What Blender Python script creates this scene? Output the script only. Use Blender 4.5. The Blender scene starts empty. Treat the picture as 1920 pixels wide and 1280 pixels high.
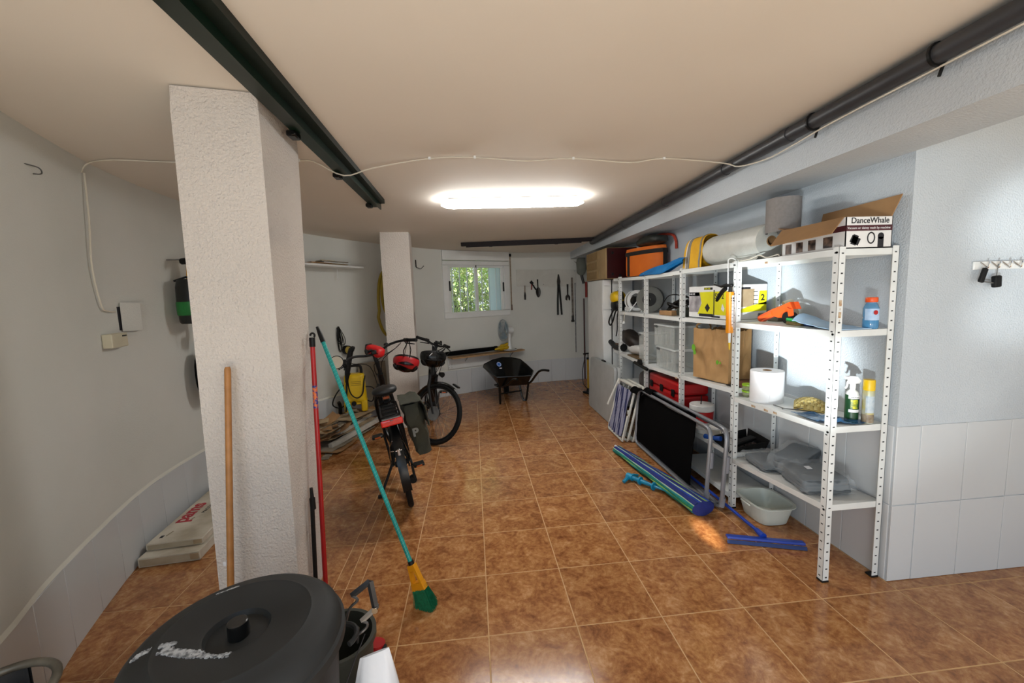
import bpy, bmesh, math, random
from mathutils import Vector, Matrix, noise
from math import sin, cos, pi, radians as R
random.seed(7)
SC = bpy.context.scene
COL = SC.collection

# ------------------------------------------------------------------ camera, sky, sun, big lights, exposure
cam_data = bpy.data.cameras.new('camera')
cam = bpy.data.objects.new('camera', cam_data); COL.objects.link(cam)
cam_data.sensor_width = 36; cam_data.lens = 14.456; cam_data.clip_start = .02
ax, ay, az = Vector((.9950, -.0959, -.0354)), Vector((.0459, .1066, .9932)), Vector((-.0917, -.9897, .1107))
cam.matrix_world = Matrix(((ax.x, ay.x, az.x, -.006), (ax.y, ay.y, az.y, -1.825), (ax.z, ay.z, az.z, 1.627), (0, 0, 0, 1)))
SC.camera = cam
world = bpy.data.worlds.new('world'); SC.world = world; world.use_nodes = True
bgn = world.node_tree.nodes['Background']
bgn.inputs['Color'].default_value = (.80, .90, 1, 1); bgn.inputs['Strength'].default_value = 1.1
SC.view_settings.view_transform = 'Standard'; SC.view_settings.look = 'None'
SC.view_settings.gamma = 1; SC.view_settings.use_curve_mapping = False
SC.view_settings.exposure = -0.06

def lamp(name, kind, loc, target, energy, color, **kw):
    d = bpy.data.lights.new(name, kind); d.energy = energy; d.color = color
    for k, v in kw.items(): setattr(d, k, v)
    o = bpy.data.objects.new(name, d); COL.objects.link(o); o.location = loc
    o.rotation_euler = (Vector(target) - Vector(loc)).to_track_quat('-Z', 'Y').to_euler()
    return o
# sun over the yard (never reaches inside: the roof shades the room)
lamp('sun', 'SUN', (3, 0, 8), (0, 1.2, 0), 11, (1, .95, .86), angle=R(.6))
# daylight through the open garage door behind the camera
lamp('door_ground_light', 'AREA', (.35, -2.95, .45), (.2, 0, 1.75), 29, (1, .92, .82), shape='RECTANGLE', size=2.6, size_y=.8)
lamp('door_sky_light', 'AREA', (-.9, -3.0, 1.75), (1.7, .8, 1.1), 20, (.45, .70, 1), shape='RECTANGLE', size=2.4, size_y=1.0)
# sunlight thrown up from car glass on the drive outside: it falls in patches on the shelves and the side wall
for nm, tgt, en, deg, bl in (('drive_glint', (2.18, .6, 1.5), 420, 21, .5), ('drive_glint_upper', (2.18, 1.08, 1.70), 3800, 5.0, .7), ('drive_glint_lower', (2.18, .70, 1.22), 4200, 6.0, .7),
                             ('drive_glint_side', (2.86, .07, 1.95), 1700, 5, .9), ('drive_glint_side_low', (2.88, .07, 1.50), 1200, 5, .9)):
    lamp(nm, 'SPOT', (-2.1, -3.95, .12), tgt, en, (.88, .97, 1), spot_size=R(deg), spot_blend=bl, shadow_soft_size=.08)
lamp('floor_glint', 'SPOT', (1.25, -2.7, 1.3), (1.49, .64, .0), 2600, (1, .85, .62), spot_size=R(2.7), spot_blend=.9, shadow_soft_size=.02)

# ------------------------------------------------------------------ materials
def hexc(h):
    h = h.lstrip('#'); c = [int(h[i:i+2], 16) / 255 for i in (0, 2, 4)]
    return tuple((x / 12.92 if x <= .04045 else ((x + .055) / 1.055) ** 2.4) for x in c) + (1,)
MATS = {}
def mat(name, col, rough=.5, metal=0, bump=None, var=None, emit=0, trans=0, clear=0, spec=.5, alpha=1, rvar=0):
    """bump=(scale,strength[,distance]); var=(second colour, scale[, sharp])"""
    if name in MATS: return MATS[name]
    m = bpy.data.materials.new(name); m.use_nodes = True; nt = m.node_tree; N = nt.nodes; L = nt.links
    b = N['Principled BSDF']
    c = hexc(col) if isinstance(col, str) else col
    b.inputs['Base Color'].default_value = c; b.inputs['Roughness'].default_value = rough
    b.inputs['Metallic'].default_value = metal; b.inputs['Specular IOR Level'].default_value = spec
    if clear: b.inputs['Coat Weight'].default_value = clear; b.inputs['Coat Roughness'].default_value = .1
    if trans: b.inputs['Transmission Weight'].default_value = trans
    if alpha < 1: b.inputs['Alpha'].default_value = alpha
    if emit: b.inputs['Emission Color'].default_value = c; b.inputs['Emission Strength'].default_value = emit
    tc = N.new('ShaderNodeTexCoord')
    if var:
        n = N.new('ShaderNodeTexNoise'); n.inputs['Scale'].default_value = var[1]; n.inputs['Detail'].default_value = 5
        L.new(tc.outputs['Object'], n.inputs['Vector'])
        r = N.new('ShaderNodeValToRGB'); sh = var[2] if len(var) > 2 else .2
        r.color_ramp.elements[0].position = .5 - sh; r.color_ramp.elements[1].position = .5 + sh
        r.color_ramp.elements[0].color = c; r.color_ramp.elements[1].color = hexc(var[0])
        L.new(n.outputs['Fac'], r.inputs['Fac']); L.new(r.outputs['Color'], b.inputs['Base Color'])
        if rvar:
            mr = N.new('ShaderNodeMapRange'); mr.inputs['To Min'].default_value = rough; mr.inputs['To Max'].default_value = rough + rvar
            L.new(n.outputs['Fac'], mr.inputs['Value']); L.new(mr.outputs['Result'], b.inputs['Roughness'])
    if bump:
        n2 = N.new('ShaderNodeTexNoise'); n2.inputs['Scale'].default_value = bump[0]; n2.inputs['Detail'].default_value = 3
        L.new(tc.outputs['Object'], n2.inputs['Vector'])
        bp = N.new('ShaderNodeBump'); bp.inputs['Strength'].default_value = bump[1]
        bp.inputs['Distance'].default_value = bump[2] if len(bump) > 2 else .004
        L.new(n2.outputs['Fac'], bp.inputs['Height']); L.new(bp.outputs['Normal'], b.inputs['Normal'])
    MATS[name] = m; return m
def stripes(name, cols, axis, period, rough=.8, rot=None):
    """repeating stripes of flat colours along an object axis"""
    m = bpy.data.materials.new(name); m.use_nodes = True; nt = m.node_tree; N = nt.nodes; L = nt.links
    b = N['Principled BSDF']; b.inputs['Roughness'].default_value = rough
    tc = N.new('ShaderNodeTexCoord'); sp = N.new('ShaderNodeSeparateXYZ'); L.new(tc.outputs['Object'], sp.inputs[0])
    d = N.new('ShaderNodeMath'); d.operation = 'DIVIDE'; d.inputs[1].default_value = period; L.new(sp.outputs[axis], d.inputs[0])
    f = N.new('ShaderNodeMath'); f.operation = 'FRACT'; L.new(d.outputs[0], f.inputs[0])
    r = N.new('ShaderNodeValToRGB'); r.color_ramp.interpolation = 'CONSTANT'
    e = r.color_ramp.elements; k = len(cols)
    e[0].color = hexc(cols[0]); e[0].position = 0; e[1].color = hexc(cols[1]); e[1].position = 1 / k
    for i in range(2, k): q = e.new(i / k); q.color = hexc(cols[i])
    L.new(f.outputs[0], r.inputs['Fac']); L.new(r.outputs['Color'], b.inputs['Base Color'])
    MATS[name] = m; return m
def tile_mat():
    m = bpy.data.materials.new('terracotta_tile'); m.use_nodes = True; nt = m.node_tree; N = nt.nodes; L = nt.links
    b = N['Principled BSDF']
    g = N.new('ShaderNodeNewGeometry'); oi = N.new('ShaderNodeObjectInfo')
    ad = N.new('ShaderNodeVectorMath'); ad.operation = 'MULTIPLY_ADD'; ad.inputs[1].default_value = (7, 9, 5)
    L.new(oi.outputs['Random'], ad.inputs[0]); L.new(g.outputs['Position'], ad.inputs[2])
    n1 = N.new('ShaderNodeTexNoise'); n1.inputs['Scale'].default_value = 9; n1.inputs['Detail'].default_value = 9; n1.inputs['Roughness'].default_value = .78
    n2 = N.new('ShaderNodeTexNoise'); n2.inputs['Scale'].default_value = 42; n2.inputs['Detail'].default_value = 4
    n1.inputs['Distortion'].default_value = .6
    mx = N.new('ShaderNodeMath'); mx.operation = 'MULTIPLY_ADD'; mx.inputs[1].default_value = .35
    sb = N.new('ShaderNodeMath'); sb.operation = 'SUBTRACT'; sb.inputs[1].default_value = .175
    L.new(ad.outputs[0], n1.inputs['Vector']); L.new(ad.outputs[0], n2.inputs['Vector'])
    L.new(n2.outputs['Fac'], mx.inputs[0]); L.new(n1.outputs['Fac'], mx.inputs[2]); L.new(mx.outputs[0], sb.inputs[0])
    r = N.new('ShaderNodeValToRGB'); e = r.color_ramp.elements
    e[0].position = .30; e[0].color = hexc('724225'); e[1].position = .70; e[1].color = hexc('c6986b')
    q = e.new(.46); q.color = hexc('98643a'); q = e.new(.56); q.color = hexc('ae7a4b')
    L.new(sb.outputs[0], r.inputs['Fac'])
    hs = N.new('ShaderNodeHueSaturation'); mr = N.new('ShaderNodeMapRange'); mr.inputs['To Min'].default_value = .90; mr.inputs['To Max'].default_value = 1.08
    L.new(oi.outputs['Random'], mr.inputs['Value']); L.new(mr.outputs['Result'], hs.inputs['Value'])
    L.new(r.outputs['Color'], hs.inputs['Color']); L.new(hs.outputs['Color'], b.inputs['Base Color'])
    b.inputs['Roughness'].default_value = .15; b.inputs['Specular IOR Level'].default_value = .5
    bp = N.new('ShaderNodeBump'); bp.inputs['Strength'].default_value = .06; bp.inputs['Distance'].default_value = .004
    L.new(n1.outputs['Fac'], bp.inputs['Height']); L.new(bp.outputs['Normal'], b.inputs['Normal'])
    MATS['terracotta_tile'] = m; return m
def clear_mat(name, tint, mixf, rough=.12):
    m = bpy.data.materials.new(name); m.use_nodes = True; nt = m.node_tree; N = nt.nodes; L = nt.links
    b = N['Principled BSDF']; b.inputs['Base Color'].default_value = hexc(tint); b.inputs['Roughness'].default_value = rough
    t = N.new('ShaderNodeBsdfTransparent'); mx = N.new('ShaderNodeMixShader'); mx.inputs[0].default_value = mixf
    tc = N.new('ShaderNodeTexCoord'); n = N.new('ShaderNodeTexNoise'); n.inputs['Scale'].default_value = 25
    L.new(tc.outputs['Object'], n.inputs['Vector'])
    bp = N.new('ShaderNodeBump'); bp.inputs['Strength'].default_value = .25; bp.inputs['Distance'].default_value = .004
    L.new(n.outputs['Fac'], bp.inputs['Height']); L.new(bp.outputs['Normal'], b.inputs['Normal'])
    L.new(t.outputs[0], mx.inputs[1]); L.new(b.outputs[0], mx.inputs[2]); L.new(mx.outputs[0], N['Material Output'].inputs[0])
    MATS[name] = m; return m

plaster = mat('plaster', 'd5d5cf', .85, bump=(120, .25, .005), var=('cccdc6', 1.2))
stucco = mat('stucco', 'd3cbc3', .85, bump=(95, 1.0, .010), var=('cac2ba', 2))
stucco_r = mat('stucco_side', 'c2c8cd', .7, bump=(110, .55, .007), var=('b9c0c6', 2))
ceil_m = mat('ceiling_paint', 'e0d8cd', .8, bump=(14, .12, .006), var=('d9d0c4', .8))
wtile = mat('white_glaze', 'cbced0', .2, var=('c7cacc', 1))
grout_w = mat('wall_grout', 'a9a49c', .9)
grout_f = mat('floor_grout', 'd0a878', .8, var=('bd9566', 20))
tmat = tile_mat()
wmetal = mat('white_enamel', 'dfe1df', .42, var=('d3d5d2', 5), bump=(90, .05))
hole_m = mat('slot_shadow', '3a3a3a', .9, var=('2c2c2c', 50))
rust = mat('rust_mark', '9a6c43', .9, var=('c9b79a', 60))
black = mat('black_plastic', '0b0b0b', .5, var=('121212', 20), spec=.3)
gloss_black = mat('black_gloss', '070808', .25, var=('0d0d0d', 10), spec=.4)
rubber = mat('black_rubber', '0a0a0a', .8, var=('101010', 30), bump=(120, .2), spec=.25)
fabric_black = mat('black_fabric', '060607', .95, var=('0a0a0b', 60), spec=.1)
steel = mat('brushed_steel', 'a9a9a7', .35, 1, var=('8c8c8a', 30))
grey_tube = mat('grey_painted_tube', '8d8f94', .34, .3, var=('82858a', 8))
chrome = mat('chrome', 'd0d0d0', .12, 1, var=('c0c0c0', 9))
card = mat('cardboard', 'a27c52', .85, var=('94704a', 6), bump=(40, .1))
card_d = mat('cardboard_pale', 'b39f80', .9, var=('8d7657', 7), bump=(30, .3))
white_pl = mat('white_plastic', 'e4e5e3', .35, var=('dadbd9', 6))
cream_pl = mat('cream_plastic', 'cfc8b0', .4, var=('c6bea5', 8))
red_pl = mat('red_plastic', 'b51a1c', .32, var=('a31416', 8))
yellow_pl = mat('yellow_plastic', 'e0b90a', .4, var=('d4ad06', 8))
wood = mat('pale_wood', 'b39066', .6, var=('a07d54', 14), bump=(60, .1))
wood_y = mat('handle_wood', 'b07a43', .5, var=('9c6936', 20), bump=(60, .1))
teal = mat('teal_lacquer', '0f9690', .28, var=('0c857f', 30))
orange_pl = mat('orange_plastic', 'e2561b', .4, var=('d34c14', 9))
cable_w = mat('cable_white', 'd8d2c4', .5, var=('cdc6b6', 12))
label_w = mat('label_white', 'e6e6e6', .5, var=('d8d8dc', 30))
ink = mat('black_ink', '15141a', .6, var=('1d1c22', 40))

# ------------------------------------------------------------------ mesh helpers
class MB:
    def __init__(s): s.bm = bmesh.new()
    def _xf(s, vs, rot, loc):
        m = Matrix.Translation(loc) @ (rot.to_4x4() if rot is not None else Matrix())
        for v in vs: v.co = m @ v.co
    def box(s, c, d, rot=None, bev=0, seg=1, taper=None):
        r = bmesh.ops.create_cube(s.bm, size=1); vs = r['verts']
        for v in vs:
            k = 1
            if taper and v.co.z > 0: v.co.x *= taper; v.co.y *= taper
            v.co = Vector((v.co.x * d[0], v.co.y * d[1], v.co.z * d[2]))
        fl = s.bm.faces.layers.int.get('flat') or s.bm.faces.layers.int.new('flat')
        if bev:
            es = list({e for v in vs for e in v.link_edges})
            q = bmesh.ops.bevel(s.bm, geom=es, offset=min(bev, min(d) * .49), segments=seg, affect='EDGES', profile=.5)
            vs = list({v for v in q['verts']} | {v for v in vs if v.is_valid})
            fs = {f for v in vs for f in v.link_faces}; big = sorted(fs, key=lambda f: -f.calc_area())[:6]
            for f in big: f[fl] = 1
        s._xf(vs, rot, c); return s
    def tube(s, pts, r, n=8, closed=False, flat=None):
        pts = [Vector(p) for p in pts]; k = len(pts); rings = []
        rs = r if isinstance(r, (list, tuple)) else [r] * k
        up = None
        for i, p in enumerate(pts):
            a = pts[(i - 1) % k] if (closed or i > 0) else p; b = pts[(i + 1) % k] if (closed or i < k - 1) else p
            t = (b - a).normalized() if (b - a).length > 1e-9 else Vector((0, 0, 1))
            if up is None:
                up = Vector((0, 0, 1)) if abs(t.z) < .9 else Vector((1, 0, 0))
            u = (up - t * up.dot(t))
            if u.length < 1e-6: u = t.orthogonal()
            u.normalize(); w = t.cross(u); up = u
            fx, fy = (1, 1) if flat is None else flat
            rings.append([s.bm.verts.new(p + (u * cos(2 * pi * j / n) * fx + w * sin(2 * pi * j / n) * fy) * rs[i]) for j in range(n)])
        for i in range(k if closed else k - 1):
            A, B = rings[i], rings[(i + 1) % k]
            for j in range(n):
                try: s.bm.faces.new((A[j], A[(j + 1) % n], B[(j + 1) % n], B[j]))
                except ValueError: pass
        if not closed:
            s.bm.faces.new(rings[0][::-1]); s.bm.faces.new(rings[-1])
        return s
    def lathe(s, prof, n=24, loc=(0, 0, 0), rot=None, a0=0, a1=2 * pi, close=False):
        full = abs(a1 - a0 - 2 * pi) < 1e-6; k = n if full else n + 1; rings = []; vs = []
        for (r, z) in prof:
            if r < 1e-6: v = [s.bm.verts.new((0, 0, z))]
            else: v = [s.bm.verts.new((r * cos(a0 + (a1 - a0) * j / n), r * sin(a0 + (a1 - a0) * j / n), z)) for j in range(k)]
            rings.append(v); vs += v
        pairs = list(zip(rings[:-1], rings[1:]))
        if close: pairs.append((rings[-1], rings[0]))
        for A, B in pairs:
            for j in range(n):
                j2 = (j + 1) % k
                if len(A) == 1 and len(B) == 1: continue
                f = (A[0], B[j2], B[j]) if len(A) == 1 else ((A[j], A[j2], B[0]) if len(B) == 1 else (A[j], A[j2], B[j2], B[j]))
                try: s.bm.faces.new(f)
                except ValueError: pass
        s._xf(vs, rot, loc); return s
    def prism(s, poly, h, rot=None, loc=(0, 0, 0)):
        a = [s.bm.verts.new((p[0], p[1], 0)) for p in poly]; b = [s.bm.verts.new((p[0], p[1], h)) for p in poly]
        n = len(a); s.bm.faces.new(a[::-1]); s.bm.faces.new(b)
        for i in range(n): s.bm.faces.new((a[i], a[(i + 1) % n], b[(i + 1) % n], b[i]))
        s._xf(a + b, rot, loc); return s
    def board(s, pts, th):
        """flat plate: 3-D polygon given a thickness along its normal"""
        P = [Vector(p) for p in pts]; nrm = Vector((0, 0, 0))
        for i in range(len(P)): nrm += P[i].cross(P[(i + 1) % len(P)])
        nrm.normalize()
        a = [s.bm.verts.new(p) for p in P]; b = [s.bm.verts.new(p + nrm * th) for p in P]; n = len(P)
        s.bm.faces.new(a[::-1]); s.bm.faces.new(b)
        for i in range(n): s.bm.faces.new((a[i], a[(i + 1) % n], b[(i + 1) % n], b[i]))
        return s
    def sheet(s, rows, th):
        """grid of points made into a cloth of thickness th"""
        nr, nc = len(rows), len(rows[0]); g = [[Vector(p) for p in r] for r in rows]
        def nm(i, j):
            du = g[min(i + 1, nr - 1)][j] - g[max(i - 1, 0)][j]; dv = g[i][min(j + 1, nc - 1)] - g[i][max(j - 1, 0)]
            q = du.cross(dv); return q.normalized() if q.length > 1e-12 else Vector((0, 0, 1))
        A = [[s.bm.verts.new(g[i][j]) for j in range(nc)] for i in range(nr)]
        B = [[s.bm.verts.new(g[i][j] + nm(i, j) * th) for j in range(nc)] for i in range(nr)]
        for i in range(nr - 1):
            for j in range(nc - 1):
                s.bm.faces.new((A[i][j], A[i][j + 1], A[i + 1][j + 1], A[i + 1][j])); s.bm.faces.new((B[i][j], B[i + 1][j], B[i + 1][j + 1], B[i][j + 1]))
        for i in range(nr - 1):
            for j in (0, nc - 1): s.bm.faces.new((A[i][j], A[i + 1][j], B[i + 1][j], B[i][j]))
        for j in range(nc - 1):
            for i in (0, nr - 1): s.bm.faces.new((A[i][j], A[i][j + 1], B[i][j + 1], B[i][j]))
        return s
    def blob(s, c, d, rot=None, pw=.5, amp=.0, fr=6, n=(20, 12), seed=0, flat=True, crease=0):
        """soft superellipsoid with wrinkles"""
        vs = []; rings = []
        def sg(x, p): return math.copysign(abs(x) ** p, x)
        for i in range(n[1] + 1):
            ph = -pi / 2 + pi * i / n[1]; ring = []
            for j in range(n[0]):
                th = 2 * pi * j / n[0]
                p = Vector((sg(cos(ph), pw) * sg(cos(th), pw), sg(cos(ph), pw) * sg(sin(th), pw), sg(sin(ph), pw)))
                q = Vector((p.x * d[0] / 2, p.y * d[1] / 2, p.z * d[2] / 2))
                if amp:
                    k = noise.noise(q * fr + Vector((seed * 3.1, seed, 0))) + .5 * noise.noise(q * fr * 2.3 + Vector((0, seed * 2.7, 5)))
                    if crease: k += crease * (.35 - 2.2 * abs(noise.noise(q * fr * 1.1 + Vector((seed, 9, seed * 1.7)))))
                    q += p.normalized() * k * amp
                if flat and q.z < -d[2] / 2: q.z = -d[2] / 2
                v = s.bm.verts.new(q); ring.append(v); vs.append(v)
            rings.append(ring)
        for A, B in zip(rings[:-1], rings[1:]):
            for j in range(n[0]): s.bm.faces.new((A[j], A[(j + 1) % n[0]], B[(j + 1) % n[0]], B[j]))
        bmesh.ops.remove_doubles(s.bm, verts=vs, dist=1e-5)
        vs = [v for v in vs if v.is_valid]
        s._xf(vs, rot, c); return s
    def mesh(s, name, ang=38):
        bmesh.ops.recalc_face_normals(s.bm, faces=s.bm.faces)
        fl = s.bm.faces.layers.int.get('flat'); s.bm.faces.index_update()
        flats = [f.index for f in s.bm.faces if f[fl]] if fl else []
        for f in s.bm.faces: f.smooth = True
        if fl: s.bm.faces.layers.int.remove(fl)
        me = bpy.data.meshes.new(name); s.bm.to_mesh(me); s.bm.free()
        me.set_sharp_from_angle(angle=R(ang))
        for i in flats: me.polygons[i].use_smooth = False
        return me
WM = {}
def wm(o): return WM.get(o.name, Matrix())
def props(o, label=None, cat=None, group=None, kind=None):
    if label: o['label'] = label
    if cat: o['category'] = cat
    if group: o['group'] = group
    if kind: o['kind'] = kind
    return o
def obj(name, mb, m, parent=None, label=None, cat=None, group=None, kind=None, local=False, ang=38):
    """one mesh object. World-space geometry unless local=True (then in the parent's space)."""
    me = mb.mesh(name, ang) if isinstance(mb, MB) else mb
    me.materials.append(m)
    o = bpy.data.objects.new(name, me); COL.objects.link(o)
    if parent is not None:
        if not local: me.transform(wm(parent).inverted())
        o.parent = parent; WM[o.name] = wm(parent)
    elif not local:
        lo = [min(v.co[i] for v in me.vertices) for i in range(3)]; hi = [max(v.co[i] for v in me.vertices) for i in range(3)]
        b = Vector(((lo[0] + hi[0]) / 2, (lo[1] + hi[1]) / 2, lo[2]))
        me.transform(Matrix.Translation(-b)); o.location = b; WM[o.name] = Matrix.Translation(b)
    return props(o, label, cat, group, kind)
def thing(name, label, cat, loc=(0, 0, 0), rz=0, group=None, mtx=None, kind=None):
    o = bpy.data.objects.new(name, None); COL.objects.link(o); o.empty_display_size = .05
    m = mtx if mtx is not None else Matrix.Translation(loc) @ Matrix.Rotation(rz, 4, 'Z')
    o.matrix_world = m; WM[o.name] = m.copy()
    return props(o, label, cat, group, kind)
def dup(o, parent, off=None, name=None):
    """copy of a part that shares its mesh"""
    c = o.copy(); COL.objects.link(c); c.parent = parent; WM[c.name] = wm(parent)
    if off is not None: c.location = Vector(o.location) + Vector(off)
    return c
def text(body, size, m, parent, origin, right, up, name='lettering', bold=0, align='LEFT'):
    cu = bpy.data.curves.new(name, 'FONT'); cu.body = body; cu.size = size; cu.extrude = .0004; cu.offset = bold; cu.align_x = align
    cu.materials.append(m)
    tmp = bpy.data.objects.new('tmp', cu); COL.objects.link(tmp)
    me = bpy.data.meshes.new_from_object(tmp.evaluated_get(bpy.context.evaluated_depsgraph_get())); bpy.data.objects.remove(tmp)
    me.name = name
    o = bpy.data.objects.new(name, me); COL.objects.link(o)
    if not me.materials: me.materials.append(m)
    r = Vector(right).normalized(); u = Vector(up); u = (u - r * u.dot(r)).normalized(); n = r.cross(u)
    mw = Matrix(((r.x, u.x, n.x, origin[0]), (r.y, u.y, n.y, origin[1]), (r.z, u.z, n.z, origin[2]), (0, 0, 0, 1)))
    if parent is not None: o.parent = parent; o.matrix_basis = wm(parent).inverted() @ mw
    else: o.matrix_world = mw
    return o
def rot(ax_, a): return Matrix.Rotation(R(a), 3, ax_)
def arc(c, r, a0, a1, n, u=(1, 0, 0), v=(0, 0, 1)):
    c, u, v = Vector(c), Vector(u), Vector(v)
    return [c + u * r * cos(R(a0 + (a1 - a0) * i / n)) + v * r * sin(R(a0 + (a1 - a0) * i / n)) for i in range(n + 1)]
def smooth_path(pts, k=4, closed=False):
    P = [Vector(p) for p in pts]; n = len(P); out = []
    for i in range(n if closed else n - 1):
        p0 = P[(i - 1) % n] if (closed or i > 0) else P[0]; p1 = P[i]; p2 = P[(i + 1) % n]; p3 = P[(i + 2) % n] if (closed or i < n - 2) else P[-1]
        for j in range(k):
            t = j / k
            out.append(.5 * ((2 * p1) + (p2 - p0) * t + (2 * p0 - 5 * p1 + 4 * p2 - p3) * t * t + (3 * p1 - p0 - 3 * p2 + p3) * t ** 3))
    if not closed: out.append(P[-1])
    return out
def lerp(a, b, t): return Vector(a) * (1 - t) + Vector(b) * t

# ------------------------------------------------------------------ the room
S_ = 'structure'
def ceil_z(y): return 2.52 - .0235 * y
LEFT = [(-1.5, -2.4), (-1.55, -1.2), (-1.66, -.7), (-1.80, -.26), (-1.94, .044), (-2.05, .34), (-2.165, .69), (-2.245, .98), (-2.29, 1.25), (-2.31, 1.57),
        (-2.305, 2.0), (-2.24, 2.5), (-2.10, 3.0), (-1.88, 3.45), (-1.55, 3.92)]
BACK = [(-1.55, 3.92), (-1.15, 4.38), (-.69, 4.83), (-.47, 4.985)]
BACK2 = [(.66, 5.55), (.85, 5.62), (1.4, 5.70), (2.183, 5.76)]
_p = smooth_path([(a, b, 0) for a, b in LEFT + BACK[1:]], 4)
_k = min(range(len(_p)), key=lambda i: (_p[i] - Vector((-1.55, 3.92, 0))).length)
pathL, pathB = _p[:_k + 1], _p[_k:]
pathR = [Vector((a, b, 0)) for a, b in BACK2]
def strip(mb, path, z0, z1, th):
    """wall along a plan polyline; room on the right of the direction of travel"""
    out = []
    for i, p in enumerate(path):
        t = (path[min(i + 1, len(path) - 1)] - path[max(i - 1, 0)]).normalized(); out.append(p + Vector((-t.y, t.x, 0)) * th)
    for i in range(len(path) - 1):
        q = [path[i], path[i + 1], out[i + 1], out[i]]
        a = [mb.bm.verts.new((p.x, p.y, z0)) for p in q]; b = [mb.bm.verts.new((p.x, p.y, z1)) for p in q]
        mb.bm.faces.new(a[::-1]); mb.bm.faces.new(b)
        mb.bm.faces.new((a[0], a[1], b[1], b[0])); mb.bm.faces.new((a[2], a[3], b[3], b[2]))
        if i == 0: mb.bm.faces.new((a[3], a[0], b[0], b[3]))
        if i == len(path) - 2: mb.bm.faces.new((a[1], a[2], b[2], b[1]))
    bmesh.ops.remove_doubles(mb.bm, verts=mb.bm.verts, dist=1e-5)
TH = .26
m = MB(); strip(m, pathL, -.05, 2.60, TH); wall_left = obj('wall_left', m, plaster, kind=S_)
m = MB(); strip(m, pathB, -.05, 2.52, TH)
wall_back = obj('wall_back', m, plaster, kind=S_)
WL, WR = pathB[-1], pathR[0]
m = MB(); strip(m, [WL, WR], -.05, 1.285, TH); obj('wall_back', m, plaster, kind=S_)
m = MB(); strip(m, [WL, WR], 2.395, 2.5, TH); obj('wall_back', m, plaster, kind=S_)
m = MB(); strip(m, pathR, -.05, 2.5, TH); wall_back_r = obj('wall_back', m, plaster, kind=S_)
m = MB(); m.box((3.2115, .17, 1.26), (2.057, .2, 2.62)); wall_fr = obj('wall_front_right', m, stucco_r, kind=S_)
m = MB(); m.box((2.283, 3.02, 1.23), (.2, 5.5, 2.56)); wall_right = obj('wall_right', m, stucco_r, kind=S_)
m = MB(); m.box((4.3, -1.15, 1.26), (.2, 2.5, 2.62)); obj('wall_far_right', m, stucco_r, kind=S_)
# corner render bead at the wall corner
m = MB(); m.box((1.9 + .1065, 1.68, 2.39), (.353, 8.16, .26)); 
beam = obj('beam', m, stucco_r, kind=S_)
m = MB()
m.board([(-2.8, -2.4, ceil_z(-2.4)), (4.4, -2.4, ceil_z(-2.4)), (4.4, 6.1, ceil_z(6.1)), (-2.8, 6.1, ceil_z(6.1))], .14)
for v in m.bm.verts: pass
obj('ceiling', m, ceil_m, kind=S_)
# columns
def column(b, t, z1):
    m = MB(); n = 26
    lo = [Vector((x, y, 0)) for x, y in b]; hi = [Vector((x, y, z1)) for x, y in t]
    rings = [[m.bm.verts.new(lerp(lo[j], hi[j], i / n)) for j in range(4)] for i in range(n + 1)]
    for i in range(n):
        for j in range(4): m.bm.faces.new((rings[i][j], rings[i][(j + 1) % 4], rings[i + 1][(j + 1) % 4], rings[i + 1][j]))
    m.bm.faces.new(rings[0][::-1]); m.bm.faces.new(rings[-1])
    es = [e for e in m.bm.edges if abs((e.verts[0].co - e.verts[1].co).normalized().z) > .9]
    bmesh.ops.bevel(m.bm, geom=es, offset=.012, segments=3, affect='EDGES', profile=.5)
    return obj('column', m, stucco, kind=S_)
COL1 = column([(-1.243, .076), (-.910, .13), (-.977, .60), (-1.30, .55)], [(-1.176, .04), (-.868, .104), (-.908, .605), (-1.215, .545)], 2.512)
column([(-1.08, 3.37), (-.735, 3.40), (-.755, 3.66), (-1.095, 3.63)], [(-1.08, 3.36), (-.742, 3.39), (-.748, 3.65), (-1.09, 3.62)], 2.444)

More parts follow.
